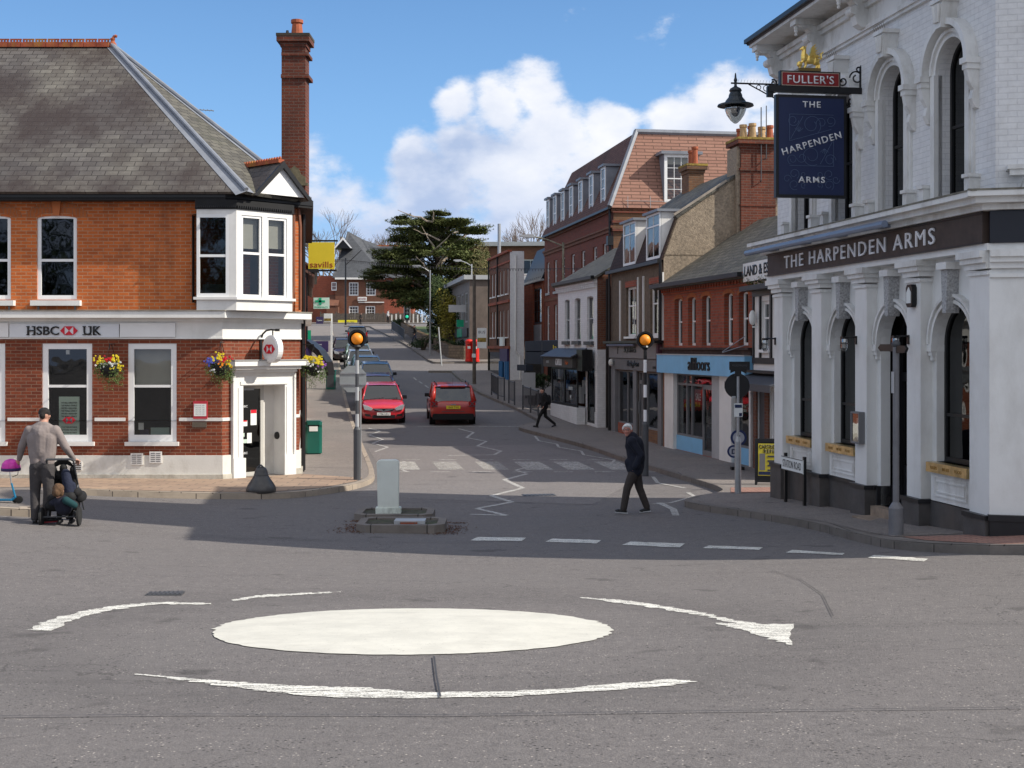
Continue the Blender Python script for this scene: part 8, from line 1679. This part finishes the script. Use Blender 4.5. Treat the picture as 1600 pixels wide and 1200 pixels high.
        if suv:
            c = B(); 
            for s_ in (-1, 1): c.path([(s_ * wt * .9, y0t + .15, rt + .03), (s_ * wt * .9, y0t + .25, rt + .10), (s_ * wt * .9, y1t - .25, rt + .10), (s_ * wt * .9, y1t - .1, rt + .03)], .022, 6)
            c.build('roof_rail', M['black'], o); c = B(); c.tube((0, y1t - .1, rt + .03), (0, y1t + .02, rt + .30), .006, n=4); c.build('aerial', M['black'], o); B().box(-hw * .5, ye_ - .02, belt * .58, hw * .5, ye_ + .01, belt * .6).build('tailgate_line', M['dgrey'], o)
            c = B(); c.box(-.55 * hw, y1t - .04, rt - .04, .55 * hw, y1t + .14, rt + .02); c.build('spoiler', paint, o, bevel=.015)
    return o
def cx_(px, y): return (px - 800) / F * y
red = carpaint('car_paint_red', (.50, .012, .022)); ored = carpaint('car_paint_orange_red', (.40, .018, .008))
car(cx_(589, 51.6), 53.2, True, red, 'bright red hatchback facing down the hill, first in the parked line', plate='LT06 LKU')
car(cx_(700.5, 51), 52.6, False, ored, 'orange red boxy four wheel drive driving away up the middle of the street', W=1.78, Lg=4.0, H=1.55, kind='suv', plate='YB66 TWL', group='cars on the road', name='moving_car', rz=R(6))
car(cx_(577, 58) + .2, 59.0, True, carpaint('car_paint_maroon', (.09, .008, .012)), 'dark maroon car mostly hidden behind the first red hatchback', plate='KM04 XRD', H=1.44)
car(cx_(583, 64.5), 65.6, True, carpaint('car_paint_blue_grey', (.10, .15, .24), .4), 'blue grey car parked third from the front of the line', W=1.78, H=1.5, plate='AE07 VBN')
car(cx_(571, 71), 71.6, True, carpaint('car_paint_light_blue', (.20, .30, .40), .4), 'pale blue car parked behind the blue grey one', plate='GF58 PLO', H=1.46)
car(cx_(562, 77.5), 77.8, True, carpaint('car_paint_silver', (.42, .44, .46), .6), 'silver white car parked fifth in the line', plate='HV05 SDE', H=1.44)
car(cx_(560, 84), 83.8, True, carpaint('car_paint_silver_green', (.26, .36, .34), .5), 'grey green car parked sixth in the line', plate='LC09 WER', H=1.46)
car(cx_(541, 91), 90.4, True, carpaint('car_paint_black_cherry', (.03, .012, .014)), 'dark cherry car with a pale roof at the far end of the parked line', plate='BD03 HJK', H=1.5)
car(cx_(554.5, 112), 113.5, False, carpaint('car_paint_dark_grey', (.035, .04, .048), .4), 'dark grey hatchback driving away near the top of the street', W=1.8, H=1.5, plate='EA12 MNB', group='cars on the road', name='moving_car', rz=R(8))
# ================================================================ PEOPLE
def skin_mesh(name, parts, m, parent, voxel=.010, sm=2, MX=None):
    """limbs (p, q, r0, r1) and balls (c, (rx, ry, rz)) fused into one continuous surface"""
    b = B(MX)
    for p in parts:
        if len(p) == 4: b.tube(p[0], p[1], p[2], p[3], 14); b.ball(p[0], p[2] * .995, 12, 8); b.ball(p[1], p[3] * .995, 12, 8)
        else: b.ball(p[0], p[1], 18, 12)
    o = b.build(name, m, None, smooth=True); md = o.modifiers.new('r', 'REMESH'); md.mode = 'VOXEL'; md.voxel_size = voxel; md.use_smooth_shade = True
    if sm: s_ = o.modifiers.new('s', 'SMOOTH'); s_.iterations = sm; s_.factor = .5
    dg = bpy.context.evaluated_depsgraph_get(); me = bpy.data.meshes.new_from_object(o.evaluated_get(dg)); o.modifiers.clear(); old = o.data; o.data = me; bpy.data.meshes.remove(old)
    for pl_ in me.polygons: pl_.use_smooth = True
    if not me.materials: me.materials.append(m)
    o.parent = parent; return o
V = Vector
def head_parts(c, f, up=(0, 0, 1), k=1.0):
    """c centre of the head, f the way the face looks"""
    c, f, up = V(c), V(f).normalized(), V(up).normalized(); s_ = f.cross(up).normalized(); P = lambda a, b_, d: c + f * a * k + s_ * b_ * k + up * d * k
    return [(c, (.078 * k, .078 * k, .10 * k)), (P(-.025, 0, .02), (.082 * k, .082 * k, .088 * k)), (P(.035, 0, -.06), P(.05, 0, -.085), .045 * k, .032 * k), (P(.075, 0, .02), P(.098, 0, -.018), .010 * k, .016 * k), (P(.07, .03, -.02), (.022 * k,) * 3), (P(.07, -.03, -.02), (.022 * k,) * 3),
            (P(.07, 0, -.052), (.022 * k, .022 * k, .012 * k)), (P(.068, .03, .032), (.018 * k, .018 * k, .009 * k)), (P(.068, -.03, .032), (.018 * k, .018 * k, .009 * k)), (P(-.005, .083, -.005), (.016 * k, .016 * k, .028 * k)), (P(-.005, -.083, -.005), (.016 * k, .016 * k, .028 * k))], P
def hand_parts(w_, d, side, n, curl=.5, k=1.0):
    """wrist w_, d towards the knuckles, side across the palm, n out of the palm (fingers curl to n)"""
    w_, d, side, n = V(w_), V(d).normalized(), V(side).normalized(), V(n).normalized(); out = [(w_, w_ + d * .07 * k, .022 * k, .024 * k), (w_ + d * .05 * k - side * .02 * k, w_ + d * .085 * k - side * .026 * k, .016 * k, .012 * k), (w_ + d * .05 * k + side * .02 * k, w_ + d * .085 * k + side * .026 * k, .016 * k, .012 * k)]
    for i, (o_, l_) in enumerate(((-.030, .030), (-.010, .036), (.010, .033), (.029, .026))):
        p = w_ + d * .088 * k + side * o_ * k; a = curl
        for j in range(3): q = p + (d * math.cos(a) + n * math.sin(a)) * l_ * k * (1 - .15 * j); out.append((p, q, .0095 * k, .0085 * k)); p = q; a += curl
    p = w_ + d * .03 * k - side * .026 * k; q = p + (d * .7 - side * .7 + n * .3) * .04 * k; out += [(p, q, .012 * k, .010 * k), (q, q + (d * .9 - side * .2 + n * .4) * .03 * k, .010 * k, .009 * k)]; return out
def face_marks(P, parent, glasses=False, k=1.0):
    for s_ in (-1, 1):
        B().ball(P(.079, s_ * .03, .018), .0095 * k, 8, 6).build('eye', mat('eye_white', (.6, .58, .55), .3) if 'eye_white' not in bpy.data.materials else bpy.data.materials['eye_white'], parent)
        B().ball(P(.087, s_ * .03, .018), .0048 * k, 8, 6).build('pupil', M['black'], parent); B().path([P(.084, s_ * .014, .038), P(.086, s_ * .03, .044), P(.078, s_ * .046, .038)], .0035 * k, 5).build('eyebrow', M['grey'], parent)
    B().path([P(.088, -.022, -.053), P(.094, 0, -.051), P(.088, .022, -.053)], .0045 * k, 6).build('mouth', mat('lip', (.30, .09, .08), .6) if 'lip' not in bpy.data.materials else bpy.data.materials['lip'], parent)
    if glasses:
        b = B()
        for s_ in (-1, 1): b.path([P(.096, s_ * .032 + .024 * math.cos(t), .016 + .017 * math.sin(t)) for t in [k_ * math.pi / 6 for k_ in range(13)]], .0025, 5); b.path([P(.094, s_ * .056, .02), P(.0, s_ * .084, .02)], .0025, 5)
        b.path([P(.098, -.008, .02), P(.098, .008, .02)], .0025, 5); b.build('glasses', M['black'], parent)
M['skin'] = mat('skin', (.48, .26, .19), .55, .08, 20); M['skin_ruddy'] = mat('skin_ruddy', (.50, .22, .17), .55, .14, 14)
M['jacket'] = mat('navy_jacket_cloth', (.008, .010, .020), .9, .3, 7, .9, 12); M['trouser_brown'] = mat('trouser_brown', (.042, .034, .031), .9, .2, 7, .9, 12); M['trouser_grey'] = mat('trouser_grey', (.05, .045, .046), .9, .2, 7, .9, 12); M['sweater'] = mat('taupe_sweater', (.225, .19, .18), .95, .10, 7, .55, 9)
M['hair_white'] = mat('hair_white', (.72, .72, .70), .9, .15, 40, .8, 90); M['hair_dark'] = mat('hair_dark', (.012, .009, .008), .7, .3, 40, .8, 90); M['hair_fair'] = mat('hair_fair', (.11, .06, .03), .8, .3, 40, .8, 90); M['dark_cloth'] = mat('dark_cloth', (.010, .010, .011), .9, .3, 9); M['denim'] = mat('denim', (.012, .016, .035), .9, .2, 7, .8, 14); M['shoe'] = mat('shoe_black', (.015, .015, .016), .5, .1)
def shoe(parent, ankle, toe, m=None, sole=None, k=1.0, lift=0):
    a, t = V(ankle), V(toe); d = V((t.x - a.x, t.y - a.y, 0)).normalized(); s_ = skin_mesh('shoe', [(a + V((0, 0, -.02)), (.042 * k, .042 * k, .05 * k)), (a - d * .035 * k + V((0, 0, -.055 * k)), t - d * .05 * k, .036 * k, .036 * k), (t - d * .04 * k, (.045 * k, .045 * k, .03 * k))], m or M['shoe'], parent, .008)
    b = B(); h0 = a - d * .075 * k; t0 = t + d * .0; sd_ = V((-d.y, d.x, 0)) * .04 * k; zh = a.z - .098 * k; zt_ = t.z - .036 * k
    lo = [h0 - sd_, h0 + sd_, t0 + sd_ * .8, t0 - sd_ * .8]; zz_ = [zh, zh, zt_, zt_]; b.f.append([b.add((p.x, p.y, z)) for p, z in zip(lo, zz_)]); b.f.append([b.add((p.x, p.y, z + .022)) for p, z in zip(lo, zz_)]); 
    for k_ in range(4): b.f.append([k_, (k_ + 1) % 4, 4 + (k_ + 1) % 4, 4 + k_])
    b.build('sole', sole or M['shoe'], s_); return s_
# ---- white haired man crossing (walks to photo left, looks at the camera)
def place(px, py, off=0): return hit(px, py, off)
g0 = place(990, 802)
mn = empty('person', tuple(g0), 0, 'white haired man in glasses and navy jacket striding across the road', 'person')
kk = (802 - 662) / F * g0.y / 1.72
mn.scale = (kk,) * 3
hipC = V((.03, 0, .90)); kneeF, ankF, toeF = V((-.13, -.08, .49)), V((-.20, -.08, .10)), V((-.36, -.10, .06)); kneeB, ankB, toeB = V((.12, .08, .48)), V((.26, .08, .12)), V((.12, .06, .04))
hc = V((-.125, -.02, 1.60)); hp, HP = head_parts(hc, (-.35, -1, -.10), (-.05, -.05, 1))
sh_ = V((-.02, 0, 1.42)); shF, shB = V((-.05, -.17, 1.39)), V((.02, .17, 1.39))
skin_mesh('body', hp + [(hc + V((.02, .01, -.08)), sh_ + V((0, 0, -.0)), .055, .06), (sh_ + V((0, 0, -.06)), hipC, .09, .10), (shF, shB, .045, .045), (shF, V((.10, -.22, 1.14)), .045, .038), (V((.10, -.22, 1.14)), V((.03, -.16, .97)), .036, .028), (shB, V((.12, .22, 1.14)), .045, .038), (V((.12, .22, 1.14)), V((.0, .20, .95)), .036, .028),
    (hipC + V((0, -.08, 0)), kneeF, .075, .05), (kneeF, ankF, .048, .033), (hipC + V((0, .08, 0)), kneeB, .075, .05), (kneeB, ankB, .048, .033)] + hand_parts((.03, -.16, .97), (-.1, .1, -1), (0, 1, 0), (-1, 0, 0), .45) + hand_parts((.0, .20, .95), (-.3, 0, -1), (0, -1, 0), (-1, 0, 0), .45), M['skin_ruddy'], mn, .009, 1)
face_marks(HP, mn, True)
skin_mesh('jacket', [(V((-.03, 0, 1.44)), V((.0, 0, 1.30)), .125, .17), (V((.02, 0, 1.32)), V((.05, 0, 1.05)), .178, .175), (V((.02, -.05, 1.05)), V((.02, -.05, .84)), .135, .145), (V((.04, .05, 1.05)), V((.05, .05, .84)), .14, .145), (V((-.10, -.02, .98)), V((-.05, -.02, .85)), .08, .09), (shF, shB, .095, .095), (shF, V((.12, -.23, 1.13)), .082, .068), (V((.12, -.23, 1.13)), V((.02, -.19, .92)), .070, .065), (shB, V((.14, .22, 1.13)), .08, .068), (V((.14, .22, 1.13)), V((.0, .20, .92)), .068, .055),
    (V((-.075, -.01, 1.47)), V((-.04, 0, 1.40)), .078, .095), (V((-.11, -.06, 1.42)), V((-.10, -.05, 1.30)), .05, .06), (V((.15, -.02, 1.0)), V((.14, 0, .87)), .06, .06)], M['jacket'], mn, .012, 2)
skin_mesh('trousers', [(V((.03, -.06, .90)), V((.03, .06, .90)), .115, .115), (V((.02, -.08, .86)), kneeF, .105, .078), (kneeF, ankF + V((.0, 0, .0)), .076, .066), (V((.04, .08, .86)), kneeB, .105, .078), (kneeB, ankB, .076, .066)], M['trouser_brown'], mn, .012, 2)
shoe(mn, ankF, toeF, sole=M['lgrey']); shoe(mn, ankB, toeB, sole=M['lgrey'])
hb_ = V(hc); skin_mesh('hair', [(HP(-.035, 0, .045), (.088, .088, .080)), (HP(.02, 0, .088), (.062, .07, .032)), (HP(.05, .03, .085), (.035, .04, .022)), (HP(-.01, .072, .03), (.03, .03, .05)), (HP(-.01, -.072, .03), (.03, .03, .05)), (HP(-.06, 0, -.01), (.055, .065, .055)), (HP(.03, -.05, .08), (.03, .03, .025))], M['hair_white'], mn, .010, 1)
# ---- man with the pushchair, seen from behind
g0 = place(66, 818); fm2 = empty('person', tuple(g0), 0, 'man in taupe sweater seen from behind with one hand on the pushchair', 'person'); kk = (819 - 639) / F * g0.y / 1.80; fm2.scale = (kk,) * 3
hc = V((.02, .05, 1.68)); hp, HP = head_parts(hc, (.12, 1, -.25), (0, .1, 1)); hip = V((0, 0, .96)); kn = [V((-.12, .03, .52)), V((.10, .0, .52))]; an = [V((-.10, -.03, .10)), V((.045, .06, .10))]
sL, sR = V((-.20, .0, 1.46)), V((.21, .0, 1.46)); eL, eR = V((-.34, .06, 1.20)), V((.34, .08, 1.18)); wL, wR = V((-.42, .16, .98)), V((.415, .26, .98))
skin_mesh('body', hp + [(hc + V((0, -.02, -.08)), V((0, 0, 1.50)), .062, .07), (V((0, 0, 1.42)), hip, .12, .11), (sL, sR, .055, .055), (sL, eL, .05, .042), (eL, wL, .04, .028), (sR, eR, .05, .042), (eR, wR, .04, .028), (hip + V((-.09, 0, 0)), kn[0], .08, .055), (kn[0], an[0], .05, .035), (hip + V((.09, 0, 0)), kn[1], .08, .055), (kn[1], an[1], .05, .035)]
          + hand_parts(wL, (-.5, .3, -.8), (.8, 0, -.5), (0, 1, -.2), .5) + hand_parts(wR, (.1, .9, -.2), (-1, 0, 0), (0, .2, -1), .7), M['skin'], fm2, .009, 1)
face_marks(HP, fm2)
skin_mesh('sweater', [(V((-.06, 0, 1.44)), V((.06, 0, 1.44)), .12, .12), (V((0, .0, 1.40)), V((0, 0, 1.12)), .158, .148), (V((-.115, .0, 1.34)), V((-.085, 0, 1.05)), .125, .12), (V((.115, .0, 1.34)), V((.085, 0, 1.05)), .125, .12), (V((-.03, .0, 1.54)), V((-.18, .0, 1.43)), .065, .085), (V((.03, .0, 1.54)), V((.18, .0, 1.43)), .065, .085), (V((-.07, 0, 1.10)), V((-.065, 0, .965)), .128, .125), (V((.07, 0, 1.10)), V((.065, 0, .965)), .128, .125), (V((0, 0, 1.50)), V((0, 0, 1.53)), .082, .075), (V((-.17, 0, 1.45)), V((.17, 0, 1.45)), .08, .08), (sL, eL, .078, .062), (eL, wL + V((.01, -.02, .02)), .062, .04), (sR, eR, .078, .062), (eR, wR + V((0, -.03, .01)), .062, .04)], M['sweater'], fm2, .012, 2)
skin_mesh('trousers', [(V((-.06, 0, .93)), V((.06, 0, .93)), .125, .125), (V((-.085, -.01, .88)), kn[0], .112, .082), (kn[0], an[0], .08, .066), (V((.085, -.01, .88)), kn[1], .112, .082), (kn[1], an[1], .08, .066), (V((-.07, -.05, .90)), (.08, .08, .08)), (V((.07, -.05, .90)), (.08, .08, .08))], M['trouser_grey'], fm2, .012, 2)
shoe(fm2, an[0], an[0] + V((-.06, .16, -.05))); shoe(fm2, an[1] + V((0, 0, 0)), an[1] + V((.18, .02, -.05)), sole=M['stock_red'])
skin_mesh('hair', [(HP(-.02, 0, .045), (.090, .088, .085)), (HP(-.055, 0, .0), (.055, .072, .065)), (HP(-.01, .07, .02), (.025, .025, .05)), (HP(-.01, -.07, .02), (.025, .025, .05))], M['hair_dark'], fm2, .010, 1)
# helmet in his left hand
hl_ = fm2.matrix_basis @ (wL + V((-.13, .03, -.07))) if False else V((g0.x, g0.y, g0.z)) + (wL + V((-.15, .05, -.10))) * kk
o = empty('cycle_helmet', tuple(hl_), R(20), 'bright pink child cycle helmet held in the hand of the man', 'helmet'); c = B(); c.lathe([(.13, -.08), (.145, -.03), (.13, .04), (.085, .09), (.03, .11), (0, .112)], n=18); hm = c.build('shell', mat('helmet_pink', (.62, .04, .36), .35, .25, 12), o, smooth=True); c = B(); c.lathe([(.147, -.075), (.15, -.05), (.147, -.03)], n=18); c.build('rim', M['purple'], hm)
c = B(); c.path([(.11, 0, -.05), (.10, 0, -.14), (.02, 0, -.17)], .007, 4); c.build('strap', M['black'], hm)
# scooter
p = place(22, 796, .02); o = empty('kick_scooter', (p.x, p.y, G(p.x, p.y) + .12), 0, 'blue child scooter standing on the left kerb beside the man', 'scooter'); o.location.x = at(22, 790, p.y).x; s_ = p.y / F; z0_ = o.location.z; zz = lambda py: CZ + (HZ - py) * s_ - z0_; xx = lambda px: (px - 22) * s_
blue = mat('scooter_blue', (.01, .16, .30), .35, .1); c = B(); c.tube((xx(24), 0, .10), (xx(18), 0, zz(755)), .016, n=8); c.build('stem_tube', blue, o); c = B(); c.tube((xx(18), 0, zz(757)), (xx(14), 0, zz(728)), .011, n=8); c.tube((xx(14), -.14, zz(728)), (xx(14), .14, zz(728)), .014, n=8); c.build('handlebar', M['steel'], o); c = B(); c.box(xx(-14), -.06, .045, xx(20), .06, .075); c.tube((xx(18), 0, .06), (xx(25), 0, .11), .025); c.build('deck', blue, o, bevel=.01)
for (px, yy) in ((30, .0), (22, .07), (-10, 0)): c = B(); c.M = Matrix.Translation((xx(px), yy, .062)) @ Matrix.Rotation(R(90), 4, 'X'); c.lathe([(.03, -.02), (.06, -.016), (.06, .016), (.03, .02)], n=18); c.build('wheel', M['rub'], o)
# pushchair with the child beside it
p = place(101, 818); pc = empty('pushchair', (p.x, p.y, p.z), R(6), 'black three wheeled pushchair with raised hood pushed by the man', 'pushchair'); s_ = p.y / F
c = B()
for x in (-.19, .19): c.path([(x, .48, .16), (x, .05, .60), (x * 1.05, -.30, 1.0)], .014, 8); c.path([(x, -.28, .14), (x, .05, .60)], .014, 8); c.path([(x, -.28, .14), (x, .2, .40)], .012, 8)
c.path([(-.20, -.30, 1.0), (-.18, -.36, 1.03), (.18, -.36, 1.03), (.20, -.30, 1.0)], .018, 8); c.tube((-.28, -.28, .14), (.28, -.28, .14), .012); c.tube((-.1, .52, .12), (.1, .52, .12), .012); c.build('frame', M['dgrey'], pc)
for (x, y, r) in ((-.28, -.28, .145), (.28, -.28, .145), (-.07, .52, .11), (.07, .52, .11)):
    c = B(); c.M = Matrix.Translation((x, y, r)) @ Matrix.Rotation(R(90), 4, 'Y'); c.lathe([(r * .78, -.022), (r, -.015), (r, .015), (r * .78, .022)], n=22); w_ = c.build('wheel', M['rub'], pc); c = B(); c.M = Matrix.Translation((x, y, r)) @ Matrix.Rotation(R(90), 4, 'Y'); c.lathe([(r * .76, -.008), (r * .76, .008)], n=22); c.build('rim', M['grey'], w_)
skin_mesh('seat', [(V((-.14, .05, .46)), V((-.14, -.08, .86)), .045, .045), (V((.14, .05, .46)), V((.14, -.08, .86)), .045, .045), (V((0, .05, .46)), V((0, -.08, .88)), .06, .06), (V((-.14, .05, .46)), V((.14, .05, .46)), .06, .06), (V((-.12, .3, .44)), V((.12, .3, .44)), .05, .05), (V((0, .05, .44)), V((0, .3, .42)), .08, .06), (V((-.07, .05, .62)), V((.07, .05, .62)), .07, .07), (V((-.08, -.02, .75)), V((.08, -.02, .75)), .08, .08)], M['black_matt'], pc, .014)
b = B(); rows = []
for j in range(7):
    a = j / 6 * R(115) - R(20); rows.append([(.215 * math.cos(math.pi * k / 10) * (1 - .12 * abs(j - 3) / 3), -.10 - math.cos(a) * .02 + math.sin(a) * -.16 + .06 * j * .5, .74 + .28 * math.sin(math.pi * k / 10) * (.65 + .35 * math.sin(a + .4))) for k in range(11)])
loft(b, rows, False); hd = b.build('hood', M['black_matt'], pc, smooth=True)
skin_mesh('basket', [(V((-.17, -.18, .30)), V((.17, -.18, .30)), .09, .09), (V((-.15, .1, .28)), V((.15, .1, .28)), .07, .07), (V((0, -.18, .28)), V((0, .1, .26)), .10, .08), (V((-.12, -.24, .42)), V((.14, -.24, .44)), .08, .09)], M['black_matt'], pc, .014); skin_mesh('draped_coat', [(V((.05, -.16, .80)), V((.12, -.20, .50)), .07, .09), (V((.16, -.18, .62)), V((.18, -.2, .45)), .05, .06)], M['denim'], pc, .014)
skin_mesh('changing_bag', [(V((.24, -.12, .42)), V((.24, .05, .42)), .09, .09), (V((.22, -.16, .50)), (.08, .1, .08))], M['dark_cloth'], pc, .014)
# child standing on the ride-on board, head low in front of the hood
q = p + V((-.10 , -.40, 0)); ck = empty('person', (at(92, 800, p.y - .42).x, p.y - .42, G(p.x, p.y - .42)), 0, 'fair haired small child in navy and teal sitting low behind the pushchair', 'person'); CZ0 = CZ + (HZ - 765) / F * (p.y - .42) - ck.location.z
hc = V((0, .0, CZ0 - .02)); hp, HP = head_parts(hc, (.2, 1, -.1), (0, 0, 1), .88); tb = V((.03, .05, CZ0 - .20)); hpv = V((.05, .08, .28))
skin_mesh('body', hp + [(hc + V((0, 0, -.07)), tb, .045, .06), (tb, hpv, .08, .09), (tb + V((-.1, 0, 0)), tb + V((.1, 0, 0)), .04, .04), (tb + V((-.11, 0, 0)), V((-.15, .12, .34)), .035, .028), (V((-.15, .12, .34)), V((-.08, .22, .34)), .028, .02), (tb + V((.11, 0, 0)), V((.18, .12, .34)), .035, .028), (V((.18, .12, .34)), V((.12, .22, .34)), .028, .02), (hpv + V((-.05, 0, 0)), V((-.08, .26, .26)), .055, .045), (V((-.08, .26, .26)), V((-.08, .26, .09)), .04, .03), (hpv + V((.05, 0, 0)), V((.1, .26, .26)), .055, .045), (V((.1, .26, .26)), V((.1, .26, .09)), .04, .03)] + hand_parts((-.08, .22, .34), (.4, .9, 0), (0, 0, 1), (1, 0, 0), .5, .6) + hand_parts((.12, .22, .34), (-.4, .9, 0), (0, 0, 1), (-1, 0, 0), .5, .6), M['skin'], ck, .008, 1); face_marks(HP, ck, k=.88)
skin_mesh('coat', [(tb, hpv, .12, .13), (tb + V((-.1, 0, 0)), tb + V((.1, 0, 0)), .065, .065), (tb + V((-.12, 0, -.01)), V((-.15, .12, .34)), .055, .045), (V((-.15, .12, .34)), V((-.09, .2, .34)), .045, .035), (tb + V((.12, 0, -.01)), V((.18, .12, .34)), .055, .045), (V((.18, .12, .34)), V((.13, .2, .34)), .045, .035)], mat('child_coat', (.008, .009, .020), .9, .5, 9), ck, .011); skin_mesh('sleeve_blanket', [(V((.12, -.04, .40)), V((.24, .0, .32)), .06, .05)], mat('teal_cloth', (.006, .04, .045), .9), ck, .011)
skin_mesh('leggings', [(hpv + V((-.05, 0, 0)), V((-.08, .26, .26)), .065, .055), (V((-.08, .26, .26)), V((-.08, .26, .10)), .05, .04), (hpv + V((.05, 0, 0)), V((.1, .26, .26)), .065, .055), (V((.1, .26, .26)), V((.1, .26, .10)), .05, .04)], M['dark_cloth'], ck, .011); shoe(ck, (-.08, .26, .085), (-.08, .36, .05), k=.8); shoe(ck, (.1, .26, .085), (.1, .36, .05), k=.8)
skin_mesh('hair', [(HP(-.02, 0, .04), (.088, .086, .082)), (HP(-.06, 0, -.02), (.055, .075, .075)), (HP(-.03, .07, -.03), (.035, .03, .06)), (HP(-.03, -.07, -.03), (.035, .03, .06)), (HP(-.04, 0, .10), (.05, .05, .03))], M['hair_fair'], ck, .010, 1)
# ---- walking figures farther off
def walker(px, py, hpx, label, dirx=1, top=None, leg=None, hair=None, stride=.32, bag=False, name='person', y=None, off=.12):
    g = place(px, py, off) if y is None else V(((px - 800) / F * y, y, G((px - 800) / F * y, y) + off)); kk = hpx / F * g.y / 1.74; o = empty(name, tuple(g), 0, label, 'person'); o.scale = (kk * dirx, kk, kk)
    hc = V((.10, 0, 1.62)); hp, HP = head_parts(hc, (1, -.2, -.15)); hip = V((0, 0, .92)); kf, af, kb, ab = V((.10 + stride * .3, -.07, .50)), V((stride * .85, -.07, .10)), V((-.04, .07, .49)), V((-stride * 1.1, .07, .16)); s1, s2 = V((.03, -.17, 1.42)), V((.03, .17, 1.42)); e1_, w1, e2_, w2_ = V((-.10, -.21, 1.17)), V((.05, -.2, .97)), V((.06, .21, 1.16)), V((.22, .17, 1.02))
    skin_mesh('body', hp + [(hc + V((-.02, 0, -.08)), V((.03, 0, 1.46)), .055, .06), (V((.03, 0, 1.4)), hip, .10, .1), (s1, s2, .05, .05), (s1, e1_, .045, .035), (e1_, w1, .035, .025), (s2, e2_, .045, .035), (e2_, w2_, .035, .025), (hip + V((0, -.07, 0)), kf, .07, .05), (kf, af, .045, .033), (hip + V((0, .07, 0)), kb, .07, .05), (kb, ab, .045, .033)] + hand_parts(w1, (.2, 0, -1), (0, 1, 0), (1, 0, 0)) + hand_parts(w2_, (.4, 0, -1), (0, -1, 0), (1, 0, 0)), M['skin'], o, .012, 1); face_marks(HP, o)
    skin_mesh('coat', [(V((.03, 0, 1.40)), V((0, 0, .92)), .15, .16), (s1, s2, .08, .08), (s1, e1_, .075, .06), (e1_, w1, .06, .045), (s2, e2_, .075, .06), (e2_, w2_, .06, .045), (V((.05, 0, 1.5)), V((.03, 0, 1.4)), .07, .1)], top or M['dark_cloth'], o, .016); skin_mesh('trousers', [(V((0, -.05, .9)), V((0, .05, .9)), .12, .12), (hip + V((0, -.07, -.04)), kf, .10, .075), (kf, af, .07, .06), (hip + V((0, .07, -.04)), kb, .10, .075), (kb, ab, .07, .06)], leg or M['dark_cloth'], o, .016)
    shoe(o, af, af + V((.17, 0, -.03))); shoe(o, ab, ab + V((.14, 0, -.11))); skin_mesh('hair', [(HP(-.025, 0, .04), (.088, .088, .085)), (HP(-.06, 0, -.01), (.05, .07, .06))], hair or M['hair_dark'], o, .014, 1)
    if bag: skin_mesh('backpack', [(V((-.17, 0, 1.35)), V((-.18, 0, 1.10)), .10, .11)], M['black_matt'], o, .018)
    return o
walker(851, 668, 62, 'dark dressed walker in a cap striding left past the white barber shop', -1, hair=M['dark_cloth'], stride=.40, bag=True)
walker(871, 648, 56, 'dark coated figure standing behind the walker at the barber shop', 1, stride=.08)
walker(649, 538, 30, 'dark walker in blue jeans on the far right pavement by the stone wall', -1, leg=M['denim'], stride=.35)
walker(563, 514, 18, 'black coated figure standing by the yellow banner', 1, stride=.1, y=160, off=0)
walker(606, 510, 20, 'pale coated figure by the white posts at the top of the street', 1, stride=.1, y=164.8, top=M['lgrey'])
